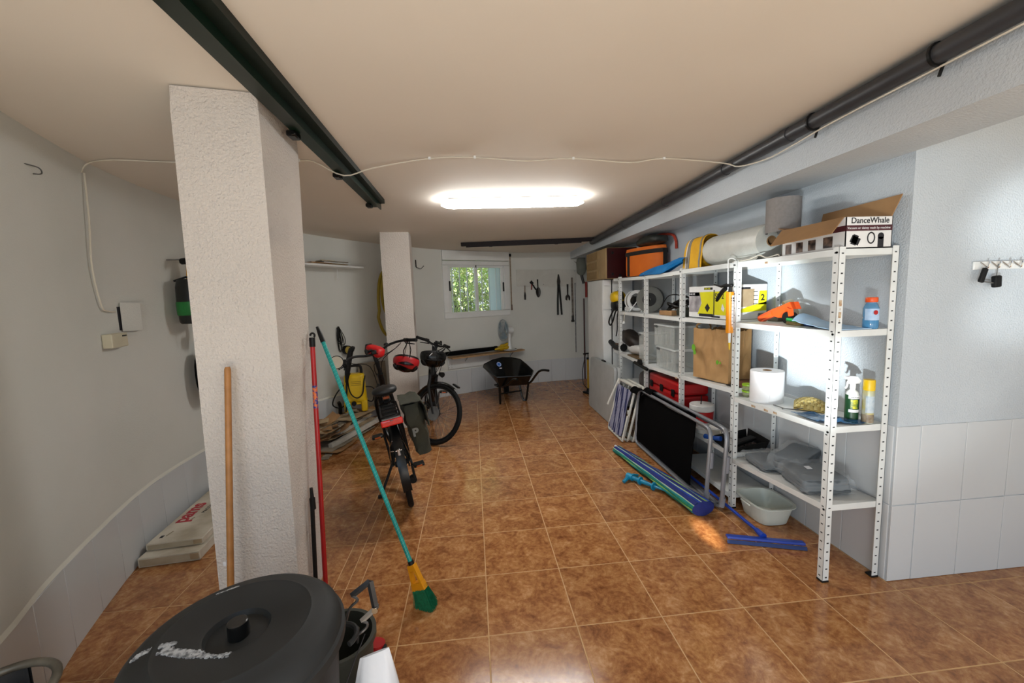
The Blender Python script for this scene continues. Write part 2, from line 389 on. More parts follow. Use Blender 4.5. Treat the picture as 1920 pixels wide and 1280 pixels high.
# floor: grout bed and single tiles
m = MB(); m.box((.85, 1.9, -.0408), (7.1, 8.6, .08)); floor = obj('floor', m, grout_f, kind=S_)
XE = [-2.61, -2.175, -1.74, -1.305, -.87, -.797, -.722, -.435] + [.435 * i for i in range(0, 10)] 
def clip(poly, p, n):
    out = []
    for i in range(len(poly)):
        a, b = poly[i], poly[(i + 1) % len(poly)]; da, db = (a - p).dot(n), (b - p).dot(n)
        if da >= 0: out.append(a)
        if da * db < 0: out.append(a + (b - a) * (da / (da - db)))
    return out
wall_path = _p + pathR
base = MB(); base.box((0, 0, -.004), (.430, .430, .008), bev=.0012); tile_me = base.mesh('floor_tile'); tile_me.materials.append(tmat)
for i in range(len(XE) - 1):
    for j in range(-3, 14):
        x0, x1, y0, y1 = XE[i] + .0025, XE[i + 1] - .0025, .435 * j + .0025, .435 * (j + 1) - .0025
        poly = [Vector((x0, y0, 0)), Vector((x1, y0, 0)), Vector((x1, y1, 0)), Vector((x0, y1, 0))]
        if x0 > 2.17:
            if y0 > .07: continue
            poly = clip(poly, Vector((0, .068, 0)), Vector((0, -1, 0)))
            if x1 > 4.2: poly = clip(poly, Vector((4.19, 0, 0)), Vector((-1, 0, 0)))
        else:
            for a, b in zip(wall_path[:-1], wall_path[1:]):
                if len(poly) < 3: break
                if ((a + b) / 2 - Vector(((x0 + x1) / 2, (y0 + y1) / 2, 0))).length > .38: continue
                t = (b - a).normalized(); poly = clip(poly, a, Vector((t.y, -t.x, 0)))
        if len(poly) < 3: continue
        full = len(poly) == 4 and abs(x1 - x0 - .430) < .002 and max(p.y for p in poly) - min(p.y for p in poly) > .429 and min((p - Vector((x0, y0, 0))).length for p in poly) < 1e-4 and min((p - Vector((x1, y1, 0))).length for p in poly) < 1e-4
        if full:
            o = bpy.data.objects.new('floor_tile', tile_me); COL.objects.link(o); o.parent = floor
            o.location = wm(floor).inverted() @ Vector(((x0 + x1) / 2, (y0 + y1) / 2, 0))
        else:
            q = MB(); q.prism([(p.x, p.y) for p in poly], .008, loc=(0, 0, -.008)); obj('floor_tile', q, tmat, floor)

# wall tiles, each a piece of its wall
wt = MB(); wt.box((0, 0, 0), (.2668, .009, .418), bev=.002, seg=1); wt_me = wt.mesh('wall_tile'); wt_me.materials.append(wtile)
wt2 = MB(); wt2.box((0, 0, 0), (.267, .009, .433), bev=.003, seg=2); wt2_me = wt2.mesh('wall_tile'); wt2_me.materials.append(wtile)
def put_tile(me, parent, p, ang):
    o = bpy.data.objects.new('wall_tile', me); COL.objects.link(o); o.parent = parent
    o.matrix_basis = wm(parent).inverted() @ Matrix.Translation(p) @ Matrix.Rotation(ang, 4, 'Z')
cum = [0]
for a, b in zip(wall_path[:-1], wall_path[1:]): cum.append(cum[-1] + (b - a).length)
def at_len(s):
    for i in range(len(cum) - 1):
        if s <= cum[i + 1]: return lerp(wall_path[i], wall_path[i + 1], (s - cum[i]) / (cum[i + 1] - cum[i]))
    return wall_path[-1]
k0 = min(range(400), key=lambda k: (at_len(k * .01) - Vector((-1.99, .194, 0))).length) * .01
s = k0 - .2685 * 4
while s < cum[-1] - .2:
    a, b = at_len(s), at_len(s + .2685); c = (a + b) / 2; d = (b - a).normalized(); nrm = Vector((d.y, -d.x, 0))
    par = wall_left if s < cum[_k] else (wall_back if s < cum[len(_p) - 1] else wall_back_r)
    put_tile(wt_me, par, c + nrm * .002 + Vector((0, 0, .2095)), math.atan2(d.y, d.x)); s += .2685
for r in range(2):
    z = .2175 if r == 0 else .6545 - .0005
    for k in range(21):
        put_tile(wt2_me, wall_right, Vector((2.183 - .001, .215 + .2695 * k, z)), pi / 2)
    for k in range(6):
        put_tile(wt2_me, wall_fr, Vector((2.3235 + .1345 + .2695 * k, .069, z)), 0)
    q = MB(); q.box((2.2505, .069, z), (.137, .009, .433), bev=.003); obj('wall_tile', q, wtile, wall_fr)

# ------------------------------------------------------------------ window in the back wall
d = (WR - WL); Lw = d.length; d.normalize(); nin = Vector((d.y, -d.x, 0)); wang = math.atan2(d.y, d.x)
win = thing('window_1', None, None, WL, wang, kind=S_)   # local: x along wall, -y into the room
alu = mat('white_aluminium', 'e3e4e2', .35, var=('d9dbd8', 4))
m = MB()
for c, s2 in (((Lw / 2, .03, .05 + 1.285), (Lw, .1, .10)), ((Lw / 2, .03, 2.195), (Lw, .1, .07)), ((.05, .03, 1.7725), (.10, .1, .773)), ((Lw - .05, .03, 1.7725), (.10, .1, .773))): m.box(c, s2, bev=.006)
obj('outer_frame', m, alu, win, local=True)
m = MB(); m.box((Lw / 2, .02, 2.315), (Lw - .004, .11, .155), bev=.004); obj('shutter_box', m, alu, win, local=True)
glass = clear_mat('window_glass', 'dfeff0', .08, .02)
def sash(x0, x1, y):
    m = MB(); w = .045
    for c, s2 in ((((x0 + x1) / 2, y, 1.352), (x1 - x0, .03, w)), (((x0 + x1) / 2, y, 2.143), (x1 - x0, .03, w)), ((x0 + w / 2, y, 1.7475), (w, .03, .7445)), ((x1 - w / 2, y, 1.7475), (w, .03, .7445))): m.box(c, s2, bev=.004)
    sh = obj('sash', m, alu, win, local=True)
    m = MB(); m.box(((x0 + x1) / 2, y, 1.748), (x1 - x0 - .08, .006, .75)); obj('pane', m, glass, sh, local=True)
sash(.10, .645, .012); sash(.605, Lw - .10, .045)
m = MB(); m.box((.118, -.012, 1.82), (.022, .022, .16), bev=.005); obj('sash_handle', m, black, win, local=True)
m = MB(); m.box((Lw - .105, .015, 1.79), (.022, .03, .16), bev=.005); obj('sash_handle', m, black, win, local=True)
for z in (2.15, 1.345):
    m = MB(); m.box((.612, -.006, z), (.016, .012, .06), bev=.003); obj('latch', m, black, win, local=True)
m = MB(); m.box((Lw - .085, .30, 1.74), (.11, .42, .92), bev=.004); obj('outer_reveal', m, mat('sky_tinted_render', 'c4dbe6', .8, var=('b9d3e0', 5)), win, local=True)  # blue skylight falling on the reveal is put into its colour
m = MB()
_tp = _p[4:]
for a, b in zip(_tp[:-1], _tp[1:]):
    t = (b - a).normalized(); n_ = Vector((t.y, -t.x, 0)); e0, e1 = Vector((0, 0, .4205)), Vector((0, 0, .443))
    m.board([a + n_ * .0078 + e0, b + n_ * .0078 + e0, b - n_ * .001 + e1, a - n_ * .001 + e1], -.006)
obj('trim_1', m, mat('plaster_lip', 'dad9cf', .8, var=('d2d1c6', 4)), kind=S_)
# blind strap
st = thing('blind_strap', 'thin brown pull strap hanging beside the window', 'strap', WR + nin * .012 + Vector((.03, .01, 0)), wang)
strap_m = mat('strap_tan', '9c8a72', .8, var=('7d6c58', 30))
m = MB(); m.box((0, 0, 1.86), (.022, .004, .93)); obj('webbing', m, strap_m, st, local=True)
m = MB(); m.box((0, -.004, 2.34), (.04, .015, .05), bev=.005); obj('guide', m, black, st, local=True)
m = MB(); m.box((0, -.004, 1.42), (.028, .014, .10), bev=.005); obj('winder', m, mat('winder_brown', '6d5546', .5, var=('5c4636', 20)), st, local=True)
# outside the window
grl = thing('window_grille', 'white steel bars just outside the small window', 'grille', WL - nin * .22, wang)
bar_m = mat('bar_paint', 'd9e1e6', .4, var=('cfd8de', 10))
for k in range(8):
    m = MB(); m.box((.12 + .143 * k, 0, 1.74), (.014, .014, .96)); obj('bar', m, bar_m, grl, local=True)
for z in (1.30, 2.17):
    m = MB(); m.box((Lw / 2, 0, z), (Lw - .02, .03, .012)); obj('rail', m, bar_m, grl, local=True)
m = MB(); m.box((-1, 9.2, -.06), (12, 6, .1)); obj('yard_ground', m, mat('dry_soil', '8d7a5c', .95, var=('6c5b42', 2)), kind=S_)
m = MB(); m.box((1, -6.6, -.1), (14, 8.3, .1)); obj('driveway', m, mat('pale_concrete', 'b9b3a8', .9, var=('a8a297', 2)), kind=S_)
leafs = [mat('leaf_green', '7fb050', .5, var=('d3e3a0', 3)), mat('leaf_light', 'bfd080', .5, var=('f0f2cc', 4)), mat('leaf_deep', '3f7a35', .5, var=('7fb562', 3))]
stem_m = mat('bark', '5c4a36', .9, var=('43352a', 20))
def shrub(c, h, w, n, lm, label):
    t = thing('shrub', label, 'shrub', (c[0], c[1], 0))
    m = MB(); rnd = random.Random(int(c[0] * 100))
    for i in range(n):
        p = Vector((rnd.gauss(0, w * .42), rnd.gauss(0, w * .3), .25 + rnd.random() * h))
        a = Matrix.Rotation(rnd.random() * 6.28, 3, 'Z') @ Matrix.Rotation(rnd.uniform(-1.1, .9), 3, 'X')
        l, wd = rnd.uniform(.09, .2), rnd.uniform(.018, .035)
        vs = [m.bm.verts.new(p + a @ Vector(q)) for q in ((0, 0, 0), (wd, l * .45, .012), (0, l, -.01), (-wd, l * .45, .012))]
        m.bm.faces.new(vs)
    obj('foliage', m, lm, t, local=True, kind='stuff', ang=180)
    m = MB()
    for i in range(7):
        e = Vector((rnd.uniform(-w, w) * .5, rnd.uniform(-w, w) * .3, h * rnd.uniform(.6, .95)))
        m.tube([(0, 0, -.02), e * .5 + Vector((0, 0, .1)), e], [.03, .018, .006], 5)
    obj('stem', m, stem_m, t, local=True)
shrub((-.95, 7.0), 2.2, 1.2, 2600, leafs[0], 'green shrub outside the window seen through the left pane')
shrub((-.15, 7.7), 2.9, 1.3, 2800, leafs[1], 'pale sunlit shrub outside behind the middle of the window')
shrub((.75, 7.2), 2.3, 1.2, 2600, leafs[0], 'bright leafy shrub outside seen through the right pane')
shrub((-.3, 9.6), 4.0, 1.8, 2600, leafs[2], 'tall dark green shrub farthest behind the window')
shrub((1.3, 9.3), 4.0, 1.8, 2200, leafs[2], 'deep green shrub beyond the right pane, behind the bright one')

# ------------------------------------------------------------------ ceiling fittings
lampm = mat('lit_diffuser', (1, 1, .98, 1), .4, emit=60)
cl = thing('ceiling_light', 'long lit fluorescent batten light on the ceiling', 'light', (.39, 1.87, ceil_z(1.87)), R(-1.5))
m = MB(); m.box((0, 0, -.014), (1.14, .10, .026), bev=.006); obj('base_plate', m, alu, cl, local=True)
m = MB()
pr_ = [(-.625, 0)]
rings = []
for i in range(25):
    x = -.625 + 1.25 * i / 24; e = min(1, max(.18, math.sqrt(max(0, 1 - (max(0, abs(x) - .54) / .085) ** 2))))
    rings.append([m.bm.verts.new((x, cos(a) * .062 * e, -.05 + sin(a) * .03 * e)) for a in [2 * pi * j / 16 for j in range(16)]])
for a, b in zip(rings[:-1], rings[1:]):
    for j in range(16): m.bm.faces.new((a[j], a[(j + 1) % 16], b[(j + 1) % 16], b[j]))
m.bm.faces.new(rings[0]); m.bm.faces.new(rings[-1])
obj('diffuser', m, lampm, cl, local=True)

rail_m = mat('dark_green_paint', '06170e', .3, var=('0a2015', 4), spec=.3)
rl = thing('door_track', 'dark green metal door track running along the ceiling', 'rail', (-.81, -1.2, ceil_z(-1.2)))
def along(x0, y0, x1, y1, w, h0, h1):
    """box running along the sloping ceiling from h0 to h1 below it"""
    dv = Vector((x1 - x0, y1 - y0, 0)).normalized(); nv = Vector((-dv.y, dv.x, 0)) * w / 2
    m = MB(); A = []; 
    for (x, y) in ((x0, y0), (x1, y1)):
        for sgn, h in ((-1, h0), (1, h0), (1, h1), (-1, h1)): A.append(m.bm.verts.new((x + nv.x * sgn, y + nv.y * sgn, ceil_z(y) - h)))
    for f in ((0, 1, 2, 3), (7, 6, 5, 4), (0, 4, 5, 1), (1, 5, 6, 2), (2, 6, 7, 3), (3, 7, 4, 0)): m.bm.faces.new([A[i] for i in f])
    return m
rgt = mat('dark_green_shade', '131d16', .5, var=('0f1711', 5), spec=.2)
obj('track', along(-.735, -1.3, -.735, 1.86, .055, .0, .035), rgt, rl)
obj('channel', along(-.82, -1.3, -.785, 1.9, .08, .002, .055), rail_m, rl)
obj('lip', along(-.775, -1.3, -.752, 1.9, .012, .03, .075), rail_m, rl)
for y in (.38, 1.02, 1.8):
    m = MB(); m.box((-.845 + .012 * y, y, ceil_z(y) - .065), (.045, .07, .03), bev=.006); obj('bracket', m, gloss_black, rl)
pipe_m = mat('dark_grey_pipe', '35363a', .45, var=('2b2c30', 6))
pp = thing('grey_pipe', 'long dark grey pipe in the corner of ceiling and beam', 'pipe', (1.79, -1.3, ceil_z(-1.3)))
pk = [(1.782, y, ceil_z(y) - .054) for y in (-1.6, .3, 1.45, 2.5, 4.2)]
m = MB(); m.tube(pk, .037, 14); obj('pipe', m, pipe_m, pp)
for y in (.42, 1.0, 1.9, 2.9):
    m = MB(); m.tube([(1.782, y - .03, ceil_z(y) - .054), (1.782, y + .03, ceil_z(y) - .054)], .041, 14); obj('coupling', m, pipe_m, pp)
for y in (-.33, .24):
    m = MB(); m.tube([(1.782, y - .005, ceil_z(y) - .054), (1.782, y + .005, ceil_z(y) - .054)], .045, 12)
    m.tube([(1.81, y, ceil_z(y) - .085), (1.80, y + .005, ceil_z(y) - .13)], .006, 5); obj('cable_tie', m, black, pp)
br = thing('back_track', 'dark brown metal track across the ceiling near the window', 'rail', (.8, 4.22, ceil_z(4.2)))
btm = mat('dark_brown_paint', '1f1718', .65, var=('181213', 6), spec=.2)
obj('track', along(1.79, 4.12, -.13, 4.33, .07, .001, .05), btm, br)
obj('lip', along(1.6, 4.10, -.06, 4.285, .012, .03, .075), btm, br)
for x, y in ((.3, 4.28), (1.25, 4.18)):
    m = MB(); m.box((x, y, ceil_z(y) - .06), (.05, .06, .03), bev=.005); obj('bracket', m, gloss_black, br)
# white cable along the ceiling and down the left wall
cb = thing('ceiling_cable', 'thin white cable clipped across the ceiling from wall to pipe', 'cable', (.4, .88, 2.48))
cpts = [(-2.215, .865, 2.42), (-2.20, .90, 2.482), (-2.026, .862, 2.488), (-1.727, .912, 2.489), (-1.359, .9, 2.489), (-1.018, .896, 2.489), (-.935, .925, 2.489), (-.771, .946, 2.414), (-.582, .913, 2.449), (-.23, .871, 2.490), (.05, .856, 2.490),
        (.369, .864, 2.470), (.684, .884, 2.490), (1.065, .905, 2.469), (1.296, .892, 2.490), (1.70, .88, 2.455), (1.745, .78, 2.403), (1.80, .60, 2.392), (1.80, .42, 2.398), (1.795, .20, 2.414), (1.79, .0, 2.420), (1.79, -.33, 2.428), (1.79, -.7, 2.437), (1.79, -1.3, 2.451)]
m = MB(); m.tube(smooth_path(cpts, 4), .0042, 6); obj('cable', m, cable_w, cb)
for p in [cpts[9], cpts[10], cpts[12], cpts[14], cpts[5]]:
    m = MB(); m.box((p[0], p[1], p[2] + .004), (.016, .012, .02), bev=.002); obj('cable_clip', m, white_pl, cb)
wc = thing('wall_cable', 'thin white cable running down the left wall to a small opening', 'cable', (-2.2, .87, 1.6))
m = MB(); m.tube(smooth_path([(-2.206, .872, 2.42), (-2.19, .84, 2.15), (-2.186, .81, 1.88), (-2.196, .845, 1.66), (-2.212, .90, 1.622), (-2.236, .985, 1.615)], 5), .005, 6); obj('cable', m, cable_w, wc)

# ------------------------------------------------------------------ white slotted-angle shelving
FX, RX = 1.835, 2.168
SH = thing('shelving_rack', 'long run of white slotted-angle metal shelving along the right wall', 'shelving', (2.0, 1.65, 0))
PY = [.105, .925, 1.685, 2.455, 3.24]
def post(x, y, sx, sy):
    m = MB(); z1 = 1.812
    m.box((x + sx * .018, y + sy * .001, z1 / 2 + .004), (.036, .002, z1 - .008)); m.box((x + sx * .001, y + sy * .018, z1 / 2 + .004), (.002, .036, z1 - .008))
    p = obj('post', m, wmetal, SH)
    m = MB(); k = 0
    for i in range(36):
        z = .03 + i * .05
        if sx > 0:
            m.box((x + sx * .020, y - .0005 if sy > 0 else y - sy * 0 - .0005, z), (.011, .002, .006 if i % 3 else .007)); m.box((x - .0005, y + sy * .020, z + .004), (.002, .011, .006))
        else: m.box((x + sx * .020, y - .0005 if sy > 0 else y + sy * .002 - .0008, z), (.010, .002, .006)); m.box((x + sx * .0025, y + sy * .020, z), (.002, .010, .006))
    obj('slots', m, hole_m, p, kind='stuff')
    m = MB(); m.box((x + sx * .018, y + sy * .018, .006), (.042, .042, .012), bev=.003); obj('foot_cap', m, black, p)
for i, y in enumerate(PY):
    post(FX, y - (.018 if i else 0), 1, 1); post(RX, y - (.018 if i else 0), -1, 1)
m = MB()
for y in PY:
    for z in (1.785, 1.37, .85, .42):
        for dx in (0, 1): m.tube([(FX - .004, y + .012, z), (FX + .002, y + .012, z)], .006, 6)
obj('bolts', m, steel, SH, kind='stuff')
def shelf(y0, y1, z0, z1):
    m = MB(); xa, xb, t = FX + .003, RX - .003, .0015
    def brd(p, th): m.board(p, th)
    y0 += .003; y1 -= .003
    brd([(xa, y0, z0), (xb, y0, z0), (xb, y1, z1), (xa, y1, z1)], -t)
    for xx, sgn in ((xa, 1), (xb, -1)): brd([(xx, y0, z0), (xx, y1, z1), (xx, y1, z1 - .034), (xx, y0, z0 - .034)], .0015)
    for yy, zz in ((y0, z0), (y1, z1)): brd([(xa, yy, zz), (xb, yy, zz), (xb, yy, zz - .034), (xa, yy, zz - .034)], .0015)
    return obj('shelf', m, wmetal, SH)
ZT = 1.803
BAYS = [((1.803, 1.803), (1.388, 1.383), (.878, .848), (.445, .385)),
        ((1.803, 1.800), (1.392, 1.380), (.902, .858), (.420, .410), (.105, .105)),
        ((1.795, 1.785), (1.380, 1.380), (.856, .835), (.47, .47)),
        ((1.785, 1.800), (1.380, 1.380), (.835, .870), (.47, .47))]
for k, b in enumerate(BAYS):
    for z0, z1 in b: shelf(PY[k] + (.0 if k else .002), PY[k + 1] + (.0 if k < 3 else .20), z0, z1)
m = MB(); rr = random.Random(3)
for (y, z) in ((.62, 1.775), (.58, .84), (.50, .845), (.70, .835), (1.75, .82), (.11, 1.50), (.12, 1.44)):
    m.box((FX - .001 if y > .13 else FX + .02, y if y > .13 else .1035, z), (.002, rr.uniform(.015, .05) if y > .13 else .001, .012))
    if y < .13: m.box((FX + .02, .1035, z + .03), (.014, .001, .03))
obj('rust_patch', m, rust, SH, kind='stuff')

# ---- top shelf
wcard = mat('white_card', 'e3e2e0', .55, var=('d9d8d6', 12))
bx = thing('open_carton', 'white printed carton with open brown flaps on the top shelf', 'box', (2.0, .325, ZT))
x0, x1, y0, y1, z0, z1 = 1.872, 2.128, .112, .54, ZT + .001, 1.958
m = MB()
for c, s2 in (((x0 + .002, (y0 + y1) / 2, (z0 + z1) / 2), (.004, y1 - y0, z1 - z0)), ((x1 - .002, (y0 + y1) / 2, (z0 + z1) / 2), (.004, y1 - y0, z1 - z0)), (((x0 + x1) / 2, y0 + .002, (z0 + z1) / 2), (x1 - x0, .004, z1 - z0)), (((x0 + x1) / 2, y1 - .002, (z0 + z1) / 2), (x1 - x0, .004, z1 - z0)), (((x0 + x1) / 2, (y0 + y1) / 2, z0 + .002), (x1 - x0, y1 - y0, .004))): m.box(c, s2)
obj('body', m, wcard, bx)
m = MB(); m.board([(x0, .125, z1), (x0, y1 + .005, z1 - .004), (1.772, .505, 1.862), (1.772, .085, 1.874)], .004); obj('front_flap', m, card, bx, label='brown flap hanging open')
m = MB(); m.board([(x1, y0 + .01, z1), (x1, y1 + .02, z1), (2.158, y1 + .03, 2.055), (2.158, y0 - .012, 2.064)], .004); obj('back_flap', m, card, bx, label='brown flap standing against the wall')
m = MB(); m.board([(x0 + .01, y1, z1), (x1 - .01, y1, z1), (x1 - .02, y1 + .075, z1 + .02), (x0 + .03, y1 + .075, z1 + .02)], .004); obj('end_flap', m, card, bx)
maroon = mat('maroon_print', '4a1a22', .6, var=('42161e', 30))
m = MB(); m.box(((x0 + x1) / 2, y0 - .0006, 1.903), (x1 - x0 - .002, .001, .028)); m.box((x0 - .0006, y0 + .06, 1.903), (.001, .118, .028)); obj('printed_band', m, maroon, bx)
text('DanceWhale', .040, ink, bx, (1.898, y0 - .0006, 1.927), (1, 0, 0), (0, 0, 1), bold=.0005)
text('Vacuum or dainty wash by machine', .0165, label_w, bx, (1.879, y0 - .0014, 1.898), (1, 0, 0), (0, 0, 1))
photo = mat('print_photo', '1c1617', .5, var=('7d6557', 30, .15))
for k, (yy, w) in enumerate(((.487, .046), (.405, .048), (.318, .05), (.215, .058))):
    m = MB(); m.box((x0 - .0006, yy, 1.840 + .002 * k), (.001, w, .056)); obj('printed_photo', m, photo, bx)
m = MB(); m.box((1.925, y0 - .0006, 1.843), (.05, .001, .036), rot('Y', 25)); m.box((1.922, y0 - .0006, 1.845), (.03, .001, .05), rot('Y', 20)); m.box((2.066, y0 - .0006, 1.832), (.032, .001, .05)); m.tube([(2.066, y0 - .0011, 1.862), (2.066, y0, 1.862)], .017, 12)
obj('printed_drawing', m, ink, bx)
m = MB(); m.tube(arc((2.012, y0 - .0008, 1.853), .024, 0, 360, 20, (.8, 0, 0), (0, 0, 1.1))[:-1], .0035, 4, True); obj('printed_ring', m, ink, bx)

sh = thing('table_lamp', 'lamp with a grey drum shade standing behind the open carton', 'lamp', (2.0, .70, ZT))
m = MB(); m.lathe([(.097, 1.968), (.097, 2.178), (.094, 2.178), (.094, 1.968)], 32, (2.0, .70, 0), close=True); obj('lamp_shade', m, mat('grey_linen', '8b8683', .9, var=('827d7a', 60)), sh)
m = MB(); m.tube([(2.0, .70, ZT + .02), (2.0, .70, 2.06)], .006, 8); obj('stem', m, steel, sh)
m = MB(); m.lathe([(0, ZT + .001), (.055, ZT + .001), (.055, ZT + .012), (.02, ZT + .022), (0, ZT + .022)], 20, (2.0, .70, 0)); obj('base', m, steel, sh)
m = MB()
for a in (0, 120, 240): m.tube([(2.0, .70, 2.15), (2.0 + .095 * cos(R(a)), .70 + .095 * sin(R(a)), 2.17)], .002, 5)
obj('spider', m, steel, sh)

rw = thing('bubble_wrap_roll', 'big roll of clear bubble wrap lying on the top shelf', 'packaging roll', (1.99, 1.1, ZT))
bw = mat('bubble_wrap', 'dcddd6', .25, var=('d0d1ca', 10), bump=(150, .35, .006), trans=.15)
m = MB(); RY = Matrix.Rotation(-pi / 2, 3, 'X')
m.lathe([(.034, 0), (.07, .004), (.112, .0), (.119, .05), (.121, .3), (.119, .6), (.112, .64), (.06, .636), (.034, .64)], 40, (1.99, .785, 1.928), RY, close=True)
obj('wrap', m, bw, rw)
m = MB(); m.lathe([(.029, -.004), (.034, -.004), (.034, .64), (.029, .64)], 24, (1.99, .785, 1.928), RY, close=True); obj('core', m, card, rw)
m = MB(); m.sheet([[(1.89 + .02 * sin(j), .80 + .11 * i, 1.845 - .012 * j + .008 * noise.noise((i, j, 2))) for j in range(4)] for i in range(3)], .001); obj('loose_end', m, bw, rw)
m = MB()
m.tube(smooth_path([(1.85, .98, 1.806), (1.845, .80, 1.812), (1.86, .72, 1.83), (1.85, .64, 1.808), (1.87, .57, 1.82), (1.86, .545, 1.81)], 4), .004, 5)
obj('white_wire', m, cable_w, label='short white wire lying on the top shelf edge before the roll', cat='wire')

yv = mat('yellow_hi_vis', 'd9a514', .75, var=('c9950c', 9), bump=(120, .2)); refl = mat('reflective_tape', '8b8780', .4, var=('77736d', 30))
vs = thing('hi_vis_vest', 'folded yellow safety vest with grey reflective bands', 'vest', (1.97, 1.55, ZT))
prof = smooth_path([(1.862, ZT, 0), (1.868, 1.90, 0), (1.885, 2.02, 0), (1.935, 2.062, 0), (2.02, 2.05, 0), (2.06, 1.95, 0), (2.08, ZT, 0)], 3)
def vest(ya, yb, off, mt, nm, nseg=8):
    rows = []
    for i in range(nseg + 1):
        y = ya + (yb - ya) * i / nseg; rows.append([])
        for j, p in enumerate(prof):
            k = noise.noise((y * 6, p.x * 9, p.y * 7)) * .012 * min(1, (p.y - ZT) * 8 + .1)
            q = Vector((p.x - 1.97, 0, p.y - 1.9)).normalized() * (off + k); sc = (y - 1.55) * .12 * (p.y - ZT) / .25
            rows[-1].append((p.x + q.x, y - sc, max(ZT + .001, p.y + q.z)))
    m = MB(); m.sheet(rows, .004); obj(nm, m, mt, vs)
vest(1.41, 1.705, 0, yv, 'body'); vest(1.60, 1.645, .005, refl, 'reflective_band', 3); vest(1.655, 1.663, .005, label_w, 'piping', 2); vest(1.43, 1.45, .005, refl, 'reflective_band', 3)
m = MB(); m.box((1.97, 1.555, ZT + .10), (.10, .26, .19), bev=.04, seg=2); obj('folds', m, yv, vs)

m = MB(); rows = []
for i in range(13):
    t = i / 12; y = 2.56 - .93 * t
    zb = ZT - .014 + .004 * sin(t * 9) + max(0, t - .55) * .17; zt = ZT + .012 + .055 * sin(min(1, t * 1.5) * pi * .55) + max(0, t - .6) * .12 - (.02 if i == 12 else 0)
    rows.append([(1.826 + .01 * noise.noise((i, 0, 1)), y, zb), (1.818 + .012 * noise.noise((i * .7, 1, 3)), y, zb * .6 + zt * .4), (1.835, y, zt), (1.90 - .03 * t, y, zt + .004), (1.93 - .05 * t, y, zb + .012)])
m.sheet(rows, .002)
obj('plastic_bag', m, mat('blue_plastic', '1173b4', .3, var=('0d62a0', 8), bump=(30, .5)), label='bright blue plastic bag drooping over the top shelf edge', cat='bag')

orange_f = mat('orange_fabric', 'd36a13', .7, var=('c65f0d', 5), bump=(200, .15)); blk_web = mat('black_webbing', '17130f', .8, var=('100d0b', 40))
co = thing('cooler_bag', 'orange insulated delivery bag with black straps on top shelf', 'bag', (2.0, 2.75, 1.8))
FP = [Vector(p) for p in ((1.87, 3.08, 0), (1.90, 2.90, 0), (1.95, 2.74, 0), (2.02, 2.60, 0), (2.08, 2.55, 0), (2.13, 2.555, 0), (2.162, 2.61, 0), (2.165, 2.85, 0), (2.165, 3.10, 0), (2.02, 3.13, 0))]
FC = Vector((2.05, 2.85, 0))
def fring(z, k=1.0): return [FC + (p - FC) * k + Vector((0, 0, z)) for p in FP]
def loft(rings, close_end=True):
    m = MB(); vs = [[m.bm.verts.new(p) for p in r] for r in rings]; n = len(vs[0])
    for a, b in zip(vs[:-1], vs[1:]):
        for j in range(n): m.bm.faces.new((a[j], a[(j + 1) % n], b[(j + 1) % n], b[j]))
    if close_end: m.bm.faces.new(vs[0]); m.bm.faces.new(vs[-1])
    return m
obj('body', loft([fring(1.806, .95), fring(1.82, .985), fring(1.95, 1.0), fring(2.10, .985), fring(2.125, .96)]), orange_f, co, ang=50)
m = MB()
for k, z in ((1.012, 2.065),):
    P = fring(z, k)[:7]; rows = [[p + Vector((0, 0, -.022)) for p in P], [p + Vector((0, 0, .022)) for p in P]]; m.sheet(rows, -.004)
obj('band', m, blk_web, co)
for t in (.35, 4.55):
    i = int(t); lo, hi = [lerp(fring(z, 1.012)[i], fring(z, 1.012)[i + 1], t - i) for z in (1.81, 2.06)]; d_ = (FP[i + 1] - FP[i]).normalized() * .024
    m = MB(); m.board([lo - d_, lo + d_, hi + d_, hi - d_], .004); obj('strap', m, blk_web, co)
m = MB(); m.blob((2.02, 2.70, 2.18), (.25, .50, .10), pw=.7, amp=.012, fr=12); obj('packed_bag', m, mat('black_nylon', '181a17', .5, var=('232722', 12), bump=(60, .4)), label='black bag squashed on top of the orange delivery bag', cat='bag')
m = MB(); m.tube(smooth_path([(2.05, 2.95, 2.20), (2.12, 2.75, 2.245), (2.155, 2.5, 2.22), (2.16, 2.42, 2.15), (2.158, 2.40, 2.06)], 5), .014, 7); obj('red_strap', m, mat('red_webbing', 'b8422c', .7, var=('a63722', 20)), label='red loop strap curling up behind the orange delivery bag', cat='strap')

fr = thing('storage_cabinet', 'tall white cabinet with closed doors at the back of the right wall', 'cabinet', (1.96, 3.98, 0))
m = MB(); m.box((1.96, 3.99, .91), (.42, .72, 1.775), bev=.018, seg=3); obj('body', m, white_pl, fr)
for (xa, xb, za, zb) in ((1.752, 1.868, .05, 1.385), (1.752, 1.868, 1.395, 1.795), (1.884, 2.166, .05, 1.385), (1.884, 2.166, 1.395, 1.795)):
    m = MB(); m.box(((xa + xb) / 2, 3.624, (za + zb) / 2), (xb - xa, .022, zb - za), bev=.006, seg=2); obj('door', m, white_pl, fr)
m = MB(); m.box((1.876, 3.628, .92), (.013, .016, 1.74)); obj('door_gap', m, ink, fr)
m = MB(); m.box((1.96, 3.99, .011), (.38, .66, .02)); obj('plinth', m, black, fr)
m = MB(); m.box((1.80, 3.60, 1.755), (.075, .002, .075), rot('X', -6)); obj('paper_note', m, label_w, label='small white paper hanging under the tan box end', cat='paper')
cx = thing('tan_box', 'tan box with a dark red end panel on the white cabinet', 'box', (1.95, 3.9, 1.801))
tan = mat('tan_board', 'a98f66', .75, var=('9b8159', 7)); dkred = mat('dark_red_lacquer', '330b0e', .3, var=('280709', 6))
m = MB(); m.box((1.945, 3.89, 2.0), (.41, .93, .396), bev=.006); obj('body', m, tan, cx)
